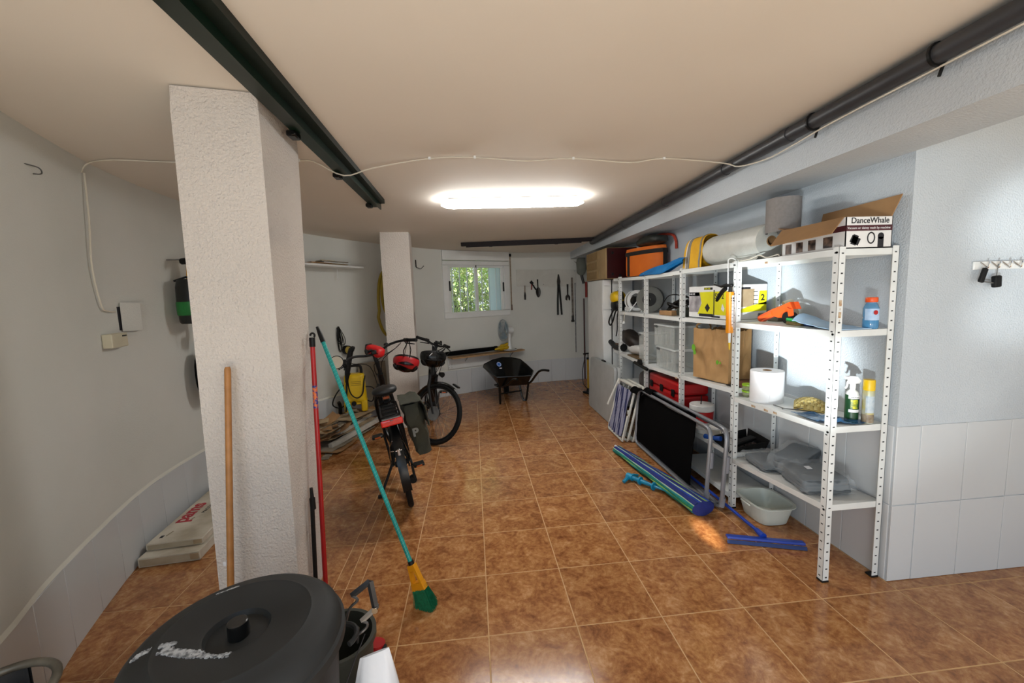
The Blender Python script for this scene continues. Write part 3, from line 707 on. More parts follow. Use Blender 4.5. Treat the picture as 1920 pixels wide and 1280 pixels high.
for yc, w in ((3.60, .33), ):
    m = MB(); m.box((1.737, yc, 2.0), (.006, w, .38), bev=.002); obj('side_board', m, tan, cx)
for k in range(3):
    m = MB(); m.box((1.737, 4.06, 1.87 + .13 * k), (.008, .50, .10), bev=.003); obj('side_panel', m, mat('tan_panel', '93794f', .8, var=('876e46', 9)), cx)
m = MB(); m.box((1.945, 3.42, 2.0), (.40, .012, .385), bev=.003); obj('end_panel', m, dkred, cx, label='dark red end panel')
for (x, z) in ((1.82, 2.13), (1.82, 1.86), (1.92, 1.84)):
    m = MB(); m.box((x, 3.412, z), (.03, .008, .035), bev=.003); obj('catch', m, black, cx)
m = MB(); m.box((1.738, 3.69, 1.87), (.008, .012, .10)); obj('tape', m, label_w, cx)

# ---- second shelf (about 1.38 m)
Z2 = 1.389
sc = thing('cleaner_carton', 'white and yellow printed carton of a steam cleaner on the second shelf', 'box', (1.99, 1.33, 1.388))
x0, x1, y0, y1, z0, z1 = 1.868, 2.15, 1.02, 1.60, 1.393, 1.648
m = MB(); m.box(((x0 + x1) / 2, (y0 + y1) / 2, (z0 + z1) / 2), (x1 - x0, y1 - y0, z1 - z0), bev=.002); obj('body', m, wcard, sc)
ylw = mat('yellow_print', 'dbd516', .5, var=('d0c90e', 14)); gryp = mat('grey_photo_print', 'b7b2b4', .5, var=('6a666b', 9, .15))
fx = x0 - .0006
def pr_x(pts, mt, nm, th=.0012): m = MB(); m.board([(fx, y, z) for y, z in pts], th); return obj(nm, m, mt, sc)
def pr_y(pts, mt, nm): m = MB(); m.board([(x, y0 - .0006, z) for x, z in pts], .0012); return obj(nm, m, mt, sc)
pr_x([(1.595, 1.435), (1.595, 1.60), (1.42, 1.60), (1.40, 1.435)], gryp, 'printed_photo')
pr_x([(1.43, 1.60), (1.025, 1.605), (1.025, 1.425), (1.46, 1.42), (1.40, 1.51)], ylw, 'printed_panel', -.0014)
pr_x([(1.595, 1.57), (1.595, 1.60), (1.44, 1.60), (1.43, 1.57)], ink, 'printed_label', .002)
pr_x([(1.37, 1.618), (1.37, 1.636), (1.25, 1.636), (1.25, 1.618)], ink, 'printed_label', .0016)
text('KÄRCHER', .019, ylw, sc, (fx - .0022, 1.362, 1.6205), (0, -1, 0), (0, 0, 1))
text('KÄRCHER', .020, label_w, sc, (fx - .0026, 1.588, 1.579), (0, -1, 0), (0, 0, 1))
text('SC 2', .060, ink, sc, (fx - .0020, 1.215, 1.548), (0, -1, 0), (0, 0, 1), bold=.001)
m = MB(); m.box((fx - .002, 1.335, 1.416), (.001, .20, .022)); m.box((fx - .002, 1.225, 1.515), (.001, .012, .2)); m.box((fx - .002, 1.315, 1.475), (.001, .05, .05), rot('X', 45)); m.box((fx - .002, 1.20, 1.408), (.001, .11, .012)); obj('printed_drawing', m, ink, sc)
m = MB(); m.board([(fx - .003, 1.10, 1.45), (fx - .003, 1.13, 1.47), (fx - .003, 1.115, 1.51), (fx - .003, 1.085, 1.475)], .001); obj('printed_icon', m, label_w, sc)
pr_y([(x0 + .005, 1.44), (x1 - .004, 1.455), (x1 - .004, 1.52), (x0 + .13, 1.485)], ylw, 'printed_panel')
pr_y([(2.08, 1.50), (x1 - .004, 1.50), (x1 - .004, 1.60), (2.09, 1.60)], ylw, 'printed_panel')
m = MB(); m.box((2.0, y0 - .001, 1.55), (.10, .001, .13), bev=0); obj('printed_photo', m, card_d, sc)
m = MB()
for k in range(4): m.box((2.06, y0 - .0018, 1.505 + .03 * k), (.035, .001, .005))
m.box((1.955, y0 - .0012, 1.622), (.13, .001, .014)); 
for k in range(8): m.box((2.085 + .006 * k, y0 - .0012, 1.42), (.003, .001, .03))
obj('printed_text', m, ink, sc)
text('2', .062, ink, sc, (2.10, y0 - .0022, 1.53), (1, 0, 0), (0, 0, 1), bold=.0015)

tg = thing('tape_gun', 'orange packing tape dispenser lying on the second shelf', 'tape dispenser', (1.97, .68, 1.385))
TGP = [(.822, 1.430), (.815, 1.392), (.783, 1.392), (.769, 1.402), (.682, 1.434), (.640, 1.426), (.618, 1.452), (.590, 1.462), (.588, 1.480), (.545, 1.496), (.520, 1.484), (.546, 1.528), (.602, 1.508), (.694, 1.481)]
m = MB(); m.board([(1.945, y, z) for y, z in TGP], -.022); obj('body', m, orange_pl, tg)
m = MB(); m.board([(1.940, y, z) for y, z in ((.520, 1.484), (.546, 1.528), (.602, 1.508), (.588, 1.480))], -.060); obj('head', m, orange_pl, tg)
m = MB(); m.board([(1.945, y, z) for y, z in ((.520, 1.486), (.512, 1.446), (.530, 1.440), (.545, 1.494))], -.022); obj('front_bar', m, orange_pl, tg)
m = MB(); m.tube([(1.957, .82, 1.410), (1.957, .70, 1.452)], [.023, .019], 12); obj('grip', m, orange_pl, tg)
m = MB(); m.tube([(1.945, .575, 1.428), (1.995, .575, 1.428)], .036, 20); obj('roller', m, black, tg)
m = MB(); m.lathe([(.040, -.025), (.073, -.025), (.073, .025), (.040, .025)], 28, (2.09, .715, 1.464), rot('Y', 70) @ rot('X', 25), close=True)
tr = obj('tape_roll', m, mat('packing_tape', 'c9bea0', .3, var=('bcb192', 20)), label='cream roll of packing tape standing behind the orange dispenser', cat='tape')
m = MB(); m.box((2.10, .86, 1.405), (.05, .10, .04), bev=.004); obj('grey_block', m, mat('khaki_block', '6e685a', .7, var=('5e584b', 20)), label='small dark grey block beside the steam cleaner carton', cat='block')
gb = thing('scrub_brush', 'green scrubbing brush next to the orange tape dispenser', 'brush', (1.955, .50, 1.386))
m = MB(); m.box((1.955, .50, 1.418), (.05, .145, .024), rot('Z', -8), bev=.008, seg=2); obj('handle', m, mat('green_plastic', '149a45', .35, var=('0f8a3b', 10)), gb)
m = MB(); m.box((1.955, .50, 1.397), (.046, .14, .020), rot('Z', -8), bev=.003); obj('bristles', m, mat('straw_bristle', '8e7a4c', .9, var=('6f5e38', 60)), gb)
m = MB()
for k in range(3): m.box((1.955 - .006 * k, .54 - .035 * k, 1.4315), (.03, .02, .004), bev=.001)
obj('grip_marks', m, black, gb)
m = MB(); m.box((1.965, .405, 1.402), (.05, .075, .028), bev=.006, seg=2); obj('blue_sponge', m, mat('blue_sponge', '0f3f86', .8, var=('0b3474', 20)), label='dark blue block between green brush and pale blue cloth', cat='sponge')
m = MB(); rows = []
for i in range(15):
    t = i / 14; y = .44 - .33 * t
    row = []
    for j in range(8):
        s2 = j / 7; x = 1.875 + .20 * s2 - .03 * t
        hgt = .07 * (1 - t) ** 1.3 * (.35 + .65 * sin(pi * min(1, s2 * 1.1 + .05))) + .012 * noise.noise((i * .5, j * .8, 3)) * (1 - t)
        row.append((x, y + .05 * s2 * (1 - t), 1.3885 + max(.002, hgt)))
    rows.append(row)
m.sheet(rows, .004); obj('cleaning_cloth', m, mat('pale_blue_cloth', 'a9c6df', .8, var=('98b9d6', 9), bump=(200, .1)), label='pale blue cloth spread on the second shelf by the post', cat='cloth')
cb_ = clear_mat('blue_liquid', '5b9cc8', .6, .1)
bt = thing('blue_bottle', 'blue bottle with orange cap at the front end of the second shelf', 'bottle', (2.065, .135, 1.389))
m = MB(); m.lathe([(0, .0), (.030, .0), (.034, .006), (.034, .05), (.031, .056), (.034, .062), (.034, .105), (.026, .128), (.021, .132), (.021, .15), (0, .15)], 20, (2.065, .138, 1.3895)); obj('body', m, cb_, bt)
m = MB(); m.lathe([(0, 0), (.0305, 0), (.0315, .01), (.0315, .05), (0, .05)], 20, (2.065, .138, 1.392)); obj('liquid', m, mat('blue_fluid', '3f86bd', .25, var=('387cb2', 10)), bt)
m = MB(); m.lathe([(.0345, .045), (.0345, .105)], 20, (2.065, .138, 1.3895), a0=R(180), a1=R(330)); obj('label_sticker', m, mat('bottle_label', 'b9cfe6', .5, var=('9ab8da', 30)), bt)
m = MB(); m.lathe([(0, 0), (.012, 0), (.012, .001), (0, .001)], 14, (2.056, .1035, 1.475), rot('X', 90)); obj('logo_disc', m, red_pl, bt)
m = MB(); m.lathe([(0, .138), (.0245, .138), (.0265, .142), (.0265, .160), (.025, .163), (0, .163)], 20, (2.065, .138, 1.3895)); obj('cap', m, orange_pl, bt)

ck = thing('caulking_gun', 'caulking gun with yellow cartridge hanging on the shelving post', 'tool', (1.80, .935, 1.2))
m = MB(); m.tube(smooth_path([(1.84, .93, 1.818), (1.815, .932, 1.832), (1.80, .95, 1.825), (1.798, .952, 1.79), (1.798, .945, 1.60)], 4), .004, 6); obj('push_rod', m, white_pl, ck)
m = MB(); m.tube([(1.80, .965, 1.648), (1.80, 1.03, 1.640), (1.80, 1.12, 1.655)], [.012, .010, .004], 8); m.tube([(1.80, .97, 1.63), (1.80, 1.02, 1.60), (1.80, 1.07, 1.55), (1.80, 1.085, 1.535)], [.016, .015, .013, .010], 8)
m.tube([(1.80, .925, 1.64), (1.80, .925, 1.59)], [.010, .014], 8); m.box((1.80, .94, 1.645), (.024, .085, .022), bev=.006); obj('handle', m, black, ck)
amber = mat('amber_plastic', 'e08c06', .4, var=('d68204', 10))
m = MB(); m.tube([(1.80, .925, 1.598), (1.80, .922, 1.31)], .025, 16); obj('cartridge', m, amber, ck)
m = MB(); m.lathe([(.0256, 1.33), (.0256, 1.575)], 14, (1.80, .9235, 0), a0=R(262), a1=R(335)); obj('label_sticker', m, label_w, ck)
m = MB()
for k in range(7): m.box((1.798 + .004, .8985, 1.52 - .025 * k), (.014, .001, .004))
m.box((1.803, .8985, 1.555), (.022, .001, .010)); m.box((1.803, .8985, 1.538), (.022, .001, .008)); obj('printed_text', m, ink, ck)
m = MB(); m.tube([(1.80, .922, 1.31), (1.80, .92, 1.24)], [.011, .007], 10); obj('nozzle', m, white_pl, ck)
m = MB(); m.tube([(1.80, .92, 1.24), (1.80, .918, 1.19)], [.0075, .004], 10); obj('nozzle_cap', m, yellow_pl, ck)

m = MB(); rr = random.Random(5)
for k in range(7):
    c = Vector((1.97 + rr.uniform(-.05, .05), 2.02 + rr.uniform(-.12, .1), 1.44 + .012 * k)); a = rr.uniform(.09, .16); b = rr.uniform(.05, .1)
    m.tube([c + Vector((b * sin(t) * .6, a * cos(t), .02 * sin(2 * t + k) + .035 * (sin(t) > .6))) for t in [2 * pi * i / 18 for i in range(18)]], .008, 6, True)
m.tube(smooth_path([(1.9, 2.2, 1.46), (1.93, 2.1, 1.57), (1.95, 1.9, 1.57), (1.95, 1.78, 1.48), (1.92, 1.74, 1.41)], 5), .005, 6)
obj('cable_heap', m, black, label='heap of black cables on the second shelf', cat='cable')
m = MB(); m.box((1.925, 2.06, 1.405), (.10, .26, .044), bev=.003); obj('small_carton', m, card, label='low brown carton under the black cables', cat='box')
m = MB(); m.blob((1.93, 1.78, 1.425), (.12, .14, .085), amp=.008, fr=14); obj('dark_pouch', m, mat('dark_pouch', '1b1d17', .6, var=('2b3018', 14)), label='small dark pouch between the carton and the cables', cat='pouch')
def reel(name, c, r, w, label, side, coil, hub, core=.42, fin=None, legs=(-1, 1)):
    fin = fin or core
    t = thing(name, label, 'cable reel', (c[0], c[1], 1.381))
    n = rot('X', 90) if side == 'y' else rot('Z', -35) @ rot('X', 90)
    for s2 in (-1, 1):
        q = MB(); q.lathe([(r * fin, s2 * w / 2 - .005), (r, s2 * w / 2 - .005), (r, s2 * w / 2 + .005), (r * fin, s2 * w / 2 + .005)], 30, c, n, close=True); obj('flange', q, hub, t)
    q = MB(); q.lathe([(r * .12, -w / 2), (r * .12, w / 2 + .006), (r * core, w / 2 + .006), (r * core, -w / 2)], 24, c, n, close=True); obj('hub', q, black, t)
    q = MB()
    for k in range(7):
        ww = -w / 2 + w * (k + .5) / 7; q.lathe([(r * .88 + .006 * cos(a), ww + .006 * sin(a)) for a in [2 * pi * i / 6 for i in range(6)]], 26, c, n, close=True)
    obj('wound_cable', q, coil, t)
    q = MB(); f = n @ Vector((0, 0, w / 2 + .012)); c_ = Vector(c)
    for s2 in legs:
        ff = f * s2; u = n @ Vector((1, 0, 0))
        q.tube([c_ + ff - u * r * .8 + Vector((0, 0, -c[2] + 1.388)), c_ + ff + Vector((0, 0, 0)), c_ + ff + u * r * .8 + Vector((0, 0, -c[2] + 1.388))], .008, 6)
    obj('stand', q, white_pl, t); return t
reel('cable_reel', (1.98, 3.05, 1.515), .125, .085, 'white reel of grey cable nearest the white cabinet', 'y', mat('grey_cable', '8f9089', .5, var=('7d7e78', 20)), white_pl, .42, .72, (1,))
reel('cable_reel', (2.0, 2.68, 1.53), .145, .10, 'large grey reel with a black centre behind the shelving post', 's', black, mat('grey_translucent', '62635e', .3, var=('565752', 9)), .52, None, (-1,))
m = MB()
for yy in (3.09, 3.03): m.lathe([(.022, -.02), (.03, -.02), (.03, .02), (.022, .02)], 16, (1.885, yy, 1.412), rot('Y', 90) , close=True)
obj('reel_socket', m, mat('socket_white', 'd5d5d2', .4, var=('c8c8c5', 10)), label='pair of white sockets at the foot of the white reel', cat='socket')
stm = thing('steam_cleaner', 'yellow and black steam cleaner at the far end of the second shelf', 'appliance', (1.925, 3.40, 1.381))
m = MB(); m.blob((1.91, 3.43, 1.455), (.20, .25, .145), pw=.7); obj('base', m, black, stm)
m = MB(); m.blob((1.895, 3.44, 1.555), (.19, .225, .17), pw=.8, flat=False); obj('body', m, yellow_pl, stm)
m = MB(); m.tube(arc((1.92, 3.44, 1.50), .135, 10, 170, 12, (0, 1, 0), (0, 0, 1.1)), .013, 8); m.tube(arc((1.88, 3.40, 1.48), .11, 20, 150, 10, (-.3, .9, 0), (0, 0, 1.2)), .006, 6); obj('handle', m, black, stm)
m = MB(); m.tube(smooth_path([(1.84, 3.40, 1.43), (1.82, 3.43, 1.37), (1.80, 3.47, 1.30), (1.80, 3.52, 1.23), (1.81, 3.49, 1.19), (1.82, 3.42, 1.25), (1.83, 3.36, 1.36), (1.85, 3.30, 1.42)], 4), .010, 7); obj('hose', m, black, stm)
m = MB(); m.tube(smooth_path([(1.84, 3.27, 1.40), (1.828, 3.28, 1.3), (1.83, 3.29, 1.15), (1.83, 3.33, 1.06)], 4), .007, 6); obj('cord', m, black, stm)
ps = thing('pull_cord', 'white cord with a small bell end hanging from the second shelf', 'cord', (1.826, 3.02, 1.24))
m = MB(); m.tube(smooth_path([(1.834, 3.03, 1.375), (1.822, 3.02, 1.32), (1.822, 3.03, 1.27)], 4), .004, 5); obj('cord', m, cable_w, ps)
m = MB(); m.lathe([(0, .03), (.006, .03), (.018, 0), (0, 0)], 12, (1.822, 3.03, 1.243)); obj('bell', m, white_pl, ps)

# ---- third shelf (about .86 m)
kraft = mat('kraft_paper', 'ad8759', .85, var=('a07a4c', 5), bump=(9, .8, .02))
pb = thing('paper_bag', 'large brown paper carrier bag with green logos on the third shelf', 'bag', (1.98, 1.34, .88))
Q = [Vector((1.858, 1.50, .884)), Vector((1.905, 1.085, .897)), Vector((2.11, 1.12, .897)), Vector((2.075, 1.53, .884))]
def bagwall(a, b, seed, ht=.415, drop=0):
    rows = []
    nrm = Vector(((b - a).y, -(b - a).x, 0)).normalized()
    for i in range(13):
        row = []
        for j in range(17):
            p = lerp(a, b, j / 16) + Vector((0, 0, ht * i / 12 - (drop * (i / 12) * sin(pi * j / 16)) + (.016 * noise.noise((j * .5, seed, 3)) if i == 12 else 0)))
            e = min(1, 5 * min(j, 16 - j) / 16) * (.35 + .65 * min(1, i / 4))
            row.append(p + nrm * (noise.noise((j * .30, i * .32, seed)) * .035 - abs(noise.noise((j * .42 + i * .2, i * .30 - j * .15, seed + 7))) * .035 + .006 - (.022 if 3 <= j <= 4 else 0)) * e)
        rows.append(row)
    m = MB(); m.sheet(rows, .0015); return m
for k in range(4): obj('bag_side', bagwall(Q[k], Q[(k + 1) % 4], k * 3.3, drop=.02 if k % 2 else 0), kraft, pb, ang=60)
m = MB(); m.board([q + Vector((0, 0, .002)) for q in Q], .002); obj('bag_bottom', m, kraft, pb)
m = MB()
a, b = lerp(Q[0], Q[3], .2) + Vector((0, 0, .40)), lerp(Q[0], Q[3], .75) + Vector((0, 0, .40))
m.tube(smooth_path([a, a + Vector((-.01, .0, .04)), (a + b) / 2 + Vector((0, -.03, .07)), b + Vector((0, 0, .03)), b], 4), .009, 6, flat=(1, .4)); obj('bag_handle', m, kraft, pb)
lg = mat('green_print', '6fae2a', .7, var=('5f9c20', 20))
m = MB()
for (y, z, s2) in ((1.46, 1.14, .028), (1.445, 1.10, .02), (1.17, 1.055, .017), (1.14, 1.055, .010)):
    t = (y - Q[0].y) / (Q[1].y - Q[0].y); p = lerp(Q[0], Q[1], t); p.z = z
    m.lathe([(0, 0), (s2, 0), (s2, .002), (0, .002)], 12, p + Vector((-.026, 0, 0)), rot('Y', -90))
obj('printed_logo', m, lg, pb)
clr = clear_mat('clear_plastic', 'dfe4e0', .22, .12)
def container(c, d, label, z0):
    t = thing('plastic_container', label, 'container', (c[0], c[1], z0), group='clear plastic boxes on the third shelf')
    m = MB(); x, y = c; a, b, h = d; n = 3
    for cc, ss in (((x - a / 2, y, z0 + h / 2), (.003, b, h)), ((x + a / 2, y, z0 + h / 2), (.003, b, h)), ((x, y - b / 2, z0 + h / 2), (a, .003, h)), ((x, y + b / 2, z0 + h / 2), (a, .003, h)), ((x, y, z0 + .002), (a, b, .003))): m.box(cc, ss)
    for k in range(4): m.box((x - a / 2 - .003, y - b * .35 + b * .7 * k / 3, z0 + h * .45), (.005, .012, h * .8), bev=.002)
    obj('tub', m, clr, t)
    m = MB(); m.box((x, y, z0 + h + .010), (a + .02, b + .02, .018), bev=.007, seg=2); obj('lid', m, clear_mat('milky_lid', 'e4e8e6', .6, .3) if 'milky_lid' not in MATS else MATS['milky_lid'], t)
    m = MB(); m.box((x - a / 2 - .008, y + b * .38, z0 + h - .002), (.014, .06, .026), bev=.006); obj('clip', m, mat('grey_clip', '4d5152', .5, var=('43474a', 20)), t)
    return t
container((1.99, 2.47, 0), (.24, .24, .33), 'tall clear plastic box left of the stacked clear boxes', .844) if False else None
container((1.985, 2.57), (.24, .20, .30), 'tall clear plastic box farthest from the paper bag', .845)
container((1.985, 2.02), (.24, .40, .19), 'clear plastic box at the bottom of the stack of two', .856)
container((1.985, 2.06), (.24, .42, .20), 'clear plastic box on top of the stack of two', 1.069)
m = MB(); m.blob((2.0, 2.95, .935), (.24, .42, .13), pw=.75, amp=.014, fr=9, seed=3); obj('white_bundle', m, mat('white_cloth', 'cfcfcc', .9, var=('bdbdba', 8)), label='white folded cloth bundle on the third shelf', cat='cloth')
m = MB(); m.box((1.96, 2.80, .858), (.22, .40, .018), bev=.004); obj('brown_tray', m, mat('brown_tray', '6b5434', .5, var=('5a4529', 12)), label='flat brown tray lying under the white cloth bundle', cat='tray')
m = MB(); m.blob((1.96, 3.12, 1.03), (.20, .48, .17), rot=rot('X', 14), pw=.8, amp=.03, fr=8, seed=9, flat=False); bb = obj('shoulder_bag', m, mat('black_bag', '121110', .6, var=('2f231c', 8)), label='black bag lying on the far end of the third shelf', cat='bag')
wsl = thing('dust_blower', 'black tool sticking out past the far shelf post', 'tool', (1.86, 3.4, .88))
m = MB(); m.tube(smooth_path([(1.89, 3.22, .92), (1.87, 3.45, .905), (1.85, 3.62, .955), (1.81, 3.86, 1.0)], 4), [.05 - .0022 * i for i in range(13)], 10); obj('body', m, black, wsl)
m = MB(); m.tube([(1.87, 3.25, .955), (1.86, 3.42, .945)], .014, 8); obj('strap', m, mat('brown_leather', '5b4637', .7, var=('4c392c', 20)), wsl)
m = MB(); m.lathe([(0, .845), (.12, .845), (.125, .90), (.115, .905), (0, .905)], 20, (2.03, 1.0, .022)); obj('brown_bowl', m, mat('brown_ceramic', '6a4433', .4, var=('5b392a', 8)), label='brown bowl behind the green-lidded jars', cat='bowl')
jar_c = clear_mat('jar_clear', 'c9cf9a', .45, .08); lidg = mat('lime_lid', '9ccb2e', .35, var=('8ebd24', 10))
for k, z in enumerate((.851, .897)):
    t = thing('glass_jar', ('low clear jar with lime lid under another jar', 'low clear jar with lime lid stacked on another jar')[k], 'jar', (1.935, .895, z), group='lime-lidded jars')
    m = MB(); m.lathe([(0, 0), (.035, 0), (.039, .006), (.039, .03), (.036, .032), (0, .032)], 20, (0, 0, 0)); obj('jar_body', m, jar_c, t, local=True)
    m = MB(); m.lathe([(0, .032), (.041, .032), (.041, .043), (0, .044)], 20); obj('lid', m, lidg, t, local=True)
tp = thing('mouse_trap', 'black trap lying near the post on the third shelf', 'trap', (1.88, 1.0, .898))
m = MB(); m.box((1.90, 1.005, .903), (.06, .11, .008), bev=.003); obj('base', m, black, tp)
m = MB(); m.lathe([(0, 0), (.018, 0), (.018, .006), (0, .006)], 14, (1.90, 1.0, .907)); obj('disc', m, steel, tp)
pr2 = thing('paper_roll', 'thick white paper towel roll standing on the third shelf', 'paper roll', (1.945, .73, .856))
m = MB(); m.lathe([(.027, 0), (.098, 0), (.10, .003), (.10, .208), (.098, .211), (.027, .211)], 40, (1.947, .727, .857), close=True); obj('paper', m, mat('paper_white', 'e9e9ea', .85, var=('e2e2e4', 20)), pr2)
m = MB(); m.lathe([(.022, 0), (.027, 0), (.027, .213), (.022, .213)], 24, (1.947, .727, .857), close=True); obj('core', m, card, pr2)
m = MB(); m.board([(1.860, .675, .858), (1.851, .705, .858), (1.851, .705, .862), (1.905, .635, .93), (1.90, .637, .87)], .001); obj('loose_edge', m, label_w, pr2)
bk = thing('woven_pouch', 'flat woven palm-leaf basket lying beside the paper roll', 'basket', (2.03, .50, .868))
weave = mat('woven_palm', 'c2ad66', .8, var=('a58f50', 30, .2))
Pb = [Vector((1.94, .48, .872)), Vector((2.05, .33, .872)), Vector((2.15, .45, .872)), Vector((2.06, .62, .872))]
def bsk(u, v): 
    p = lerp(lerp(Pb[0], Pb[1], u), lerp(Pb[3], Pb[2], u), v); h = max(0, 1 - max(abs(2 * u - 1), abs(2 * v - 1)) ** 1.6) ** .8
    return p + Vector((0, 0, .006 + 0.058 * h))
nU = 11
for d_ in (0, 1):       # plaited strips, over and under
    m = MB()
    for a_ in range(nU):
        rows = []
        for i in range(2 * nU + 1):
            w = i / (2 * nU); row = []
            for e in (.05, .95):
                s2 = (a_ + e) / nU; u, v = (w, s2) if d_ == 0 else (s2, w)
                row.append(bsk(u, v) + Vector((0, 0, .0035 * (1 if ((int(w * nU - 1e-6) + a_) % 2 == d_) else -1))))
            rows.append(row)
        m.sheet(rows, .001)
    obj('woven_strips', m, weave if d_ else mat('woven_palm_light', 'd6c687', .8, var=('bfae6c', 30, .2)), bk, kind='stuff')
m = MB(); m.sheet([[lerp(lerp(Pb[0], Pb[1], i / 6), lerp(Pb[3], Pb[2], i / 6), j / 6) + Vector((0, 0, .004 + .02 * 0)) for j in range(7)] for i in range(7)], -.002); obj('underside', m, weave, bk)
m = MB(); m.tube([Pb[0], bsk(.5, 0), Pb[1], bsk(1, .5), Pb[2]], .004, 5); obj('edge_braid', m, weave, bk)
m = MB(); m.tube(smooth_path([(1.90, .60, .866), (1.90, .53, .869), (1.895, .49, .872), (1.93, .45, .876), (1.95, .42, .890)], 4), .003, 5); m.tube([(1.90, .53, .869), (1.885, .50, .868)], .003, 5)
obj('bent_wire', m, mat('grey_wire', '6c6c6a', .4, .6, var=('5a5a58', 20)), label='bent grey wire lying in front of the woven basket', cat='wire')
sp = thing('spray_bottle', 'green spray bottle with a white trigger on the third shelf', 'bottle', (2.045, .195, .88))
m = MB(); m.lathe([(0, 0), (.029, 0), (.031, .004), (.031, .14), (.027, .158), (.013, .172), (.013, .19), (0, .19)], 20, (2.045, .197, .8795)); obj('body', m, white_pl, sp)
m = MB(); m.lathe([(.0316, .006), (.0316, .145)], 20, (2.045, .197, .8795)); obj('label_sticker', m, mat('dark_green_label', '1c4a2a', .4, var=('143b20', 6)), sp)
m = MB(); m.lathe([(.0320, .055), (.0320, .143)], 5, (2.045, .197, .8795), a0=R(-62), a1=R(-20)); obj('red_band', m, red_pl, sp)
m = MB(); m.lathe([(.0321, .07), (.0321, .12)], 6, (2.045, .197, .8795), a0=R(215), a1=R(275)); obj('label_picture', m, mat('label_picture', 'd7d024', .4, var=('1f5a30', 40, .1)), sp)
m = MB(); m.lathe([(.0322, .125), (.0322, .145)], 9, (2.045, .197, .8795), a0=R(195), a1=R(300)); m.lathe([(.0323, .05), (.0323, .066)], 9, (2.045, .197, .8795), a0=R(200), a1=R(300)); obj('label_band', m, label_w, sp)
text('INSECTICIDA', .0062, ink, sp, (2.0136, .1735, 1.0105), (.92, -.39, 0), (0, 0, 1))
m = MB(); m.tube([(2.045, .197, 1.062), (2.045, .197, 1.085)], .014, 12); m.board([(2.018, .188, 1.085), (2.075, .188, 1.085), (2.088, .188, 1.098), (2.062, .188, 1.122), (2.03, .188, 1.128), (2.002, .188, 1.126), (2.0, .188, 1.112), (2.02, .188, 1.108)], -.018)
m.tube(smooth_path([(2.022, .197, 1.108), (2.012, .197, 1.09), (2.010, .197, 1.072), (2.0, .197, 1.06)], 3), .005, 6); obj('trigger_head', m, label_w, sp)
ar = thing('aerosol_can', 'spray can with yellow cap nearest the shelf end', 'spray can', (2.075, .135, .88))
m = MB(); m.lathe([(0, 0), (.024, 0), (.026, .004), (.026, .175), (.02, .188), (0, .188)], 20, (2.08, .137, .8795)); obj('can', m, mat('can_paint', 'c9bd6a', .3, .3, var=('b9c4c6', 16)), ar)
m = MB(); m.lathe([(.0264, .006), (.0264, .05)], 20, (2.08, .137, .8795)); obj('lower_label', m, mat('can_lower', '6b5a45', .4, var=('a59a86', 40)), ar)
m = MB(); m.lathe([(.0265, .06), (.0265, .15)], 9, (2.08, .137, .8795), a0=R(200), a1=R(300)); obj('label_sticker', m, mat('can_label', 'cdd6da', .4, var=('9fb4c2', 40)), ar)
m = MB(); m.lathe([(0, .18), (.0255, .18), (.026, .183), (.026, .232), (.024, .237), (0, .237)], 20, (2.08, .137, .8795)); obj('cap', m, yellow_pl, ar)
m = MB(); rows = []
for i in range(14):
    t = i / 13; row = []
    for j in range(9):
        s2 = j / 8; p = lerp(lerp((1.855, .40, 0), (2.10, .125, 0), t), lerp((1.845, .20, 0), (1.99, .115, 0), t), s2)
        z = .883 - .02 * (p.y - .12) + .004 + .035 * abs(noise.noise((i * .42, j * .5, 4))) * sin(pi * min(.98, t + .05)) 
        row.append((p.x, p.y, z))
    rows.append(row)
m.sheet(rows, .0015); obj('blue_wrapper', m, mat('blue_film', '3f6f9c', .2, var=('1d3a58', 8), bump=(30, .5)), label='crumpled dark blue plastic wrapper under the spray bottle', cat='wrapper', ang=25)

# ---- lower shelves
dp = thing('dustpan', 'black dustpan with brush on the lower shelf behind the post', 'dustpan', (1.97, 1.0, .41))
m = MB()
m.board([(1.83, .93, .425), (1.86, 1.18, .425), (2.13, 1.17, .435), (2.10, .92, .435)], .004)
m.board([(1.83, .93, .425), (2.10, .92, .435), (2.10, .905, .50), (1.84, .915, .462)], .004); m.board([(1.86, 1.18, .425), (2.13, 1.17, .435), (2.13, 1.185, .50), (1.87, 1.195, .462)], .004); m.board([(2.10, .92, .435), (2.13, 1.17, .435), (2.15, 1.185, .505), (2.12, .905, .505)], .004)
obj('pan', m, black, dp)
m = MB(); m.box((1.99, 1.02, .465), (.22, .06, .03), rot('Z', 12) @ rot('Y', -8), bev=.008); obj('brush_block', m, black, dp)
m = MB()
rr = random.Random(2)
for i in range(120): 
    a = Vector((1.99 + rr.uniform(-.1, .1), 1.02 + rr.uniform(-.03, .03), .452)); m.tube([a, a + Vector((rr.uniform(-.01, .01), rr.uniform(-.015, .015), -.022))], .0018, 3)
obj('brush_hair', m, mat('pale_hair', 'b79a90', .9, var=('3a302c', 80)), dp, kind='stuff')
m = MB(); m.tube([(1.86, 1.09, .47), (1.82, 1.17, .455), (1.81, 1.22, .45)], [.02, .016, .02], 10); obj('handle', m, mat('royal_blue', '1b50a8', .35, var=('17479a', 10)), dp)
film = mat('bagged_grey_cloth', '767c82', .28, var=('5c6268', 7), bump=(36, .9, .012), clear=.6)
cover_m = mat('grey_cover_cloth', '4b5156', .55, var=('3d4347', 7)); film_m = clear_mat('film_clear', 'd5dde2', .09, .05)
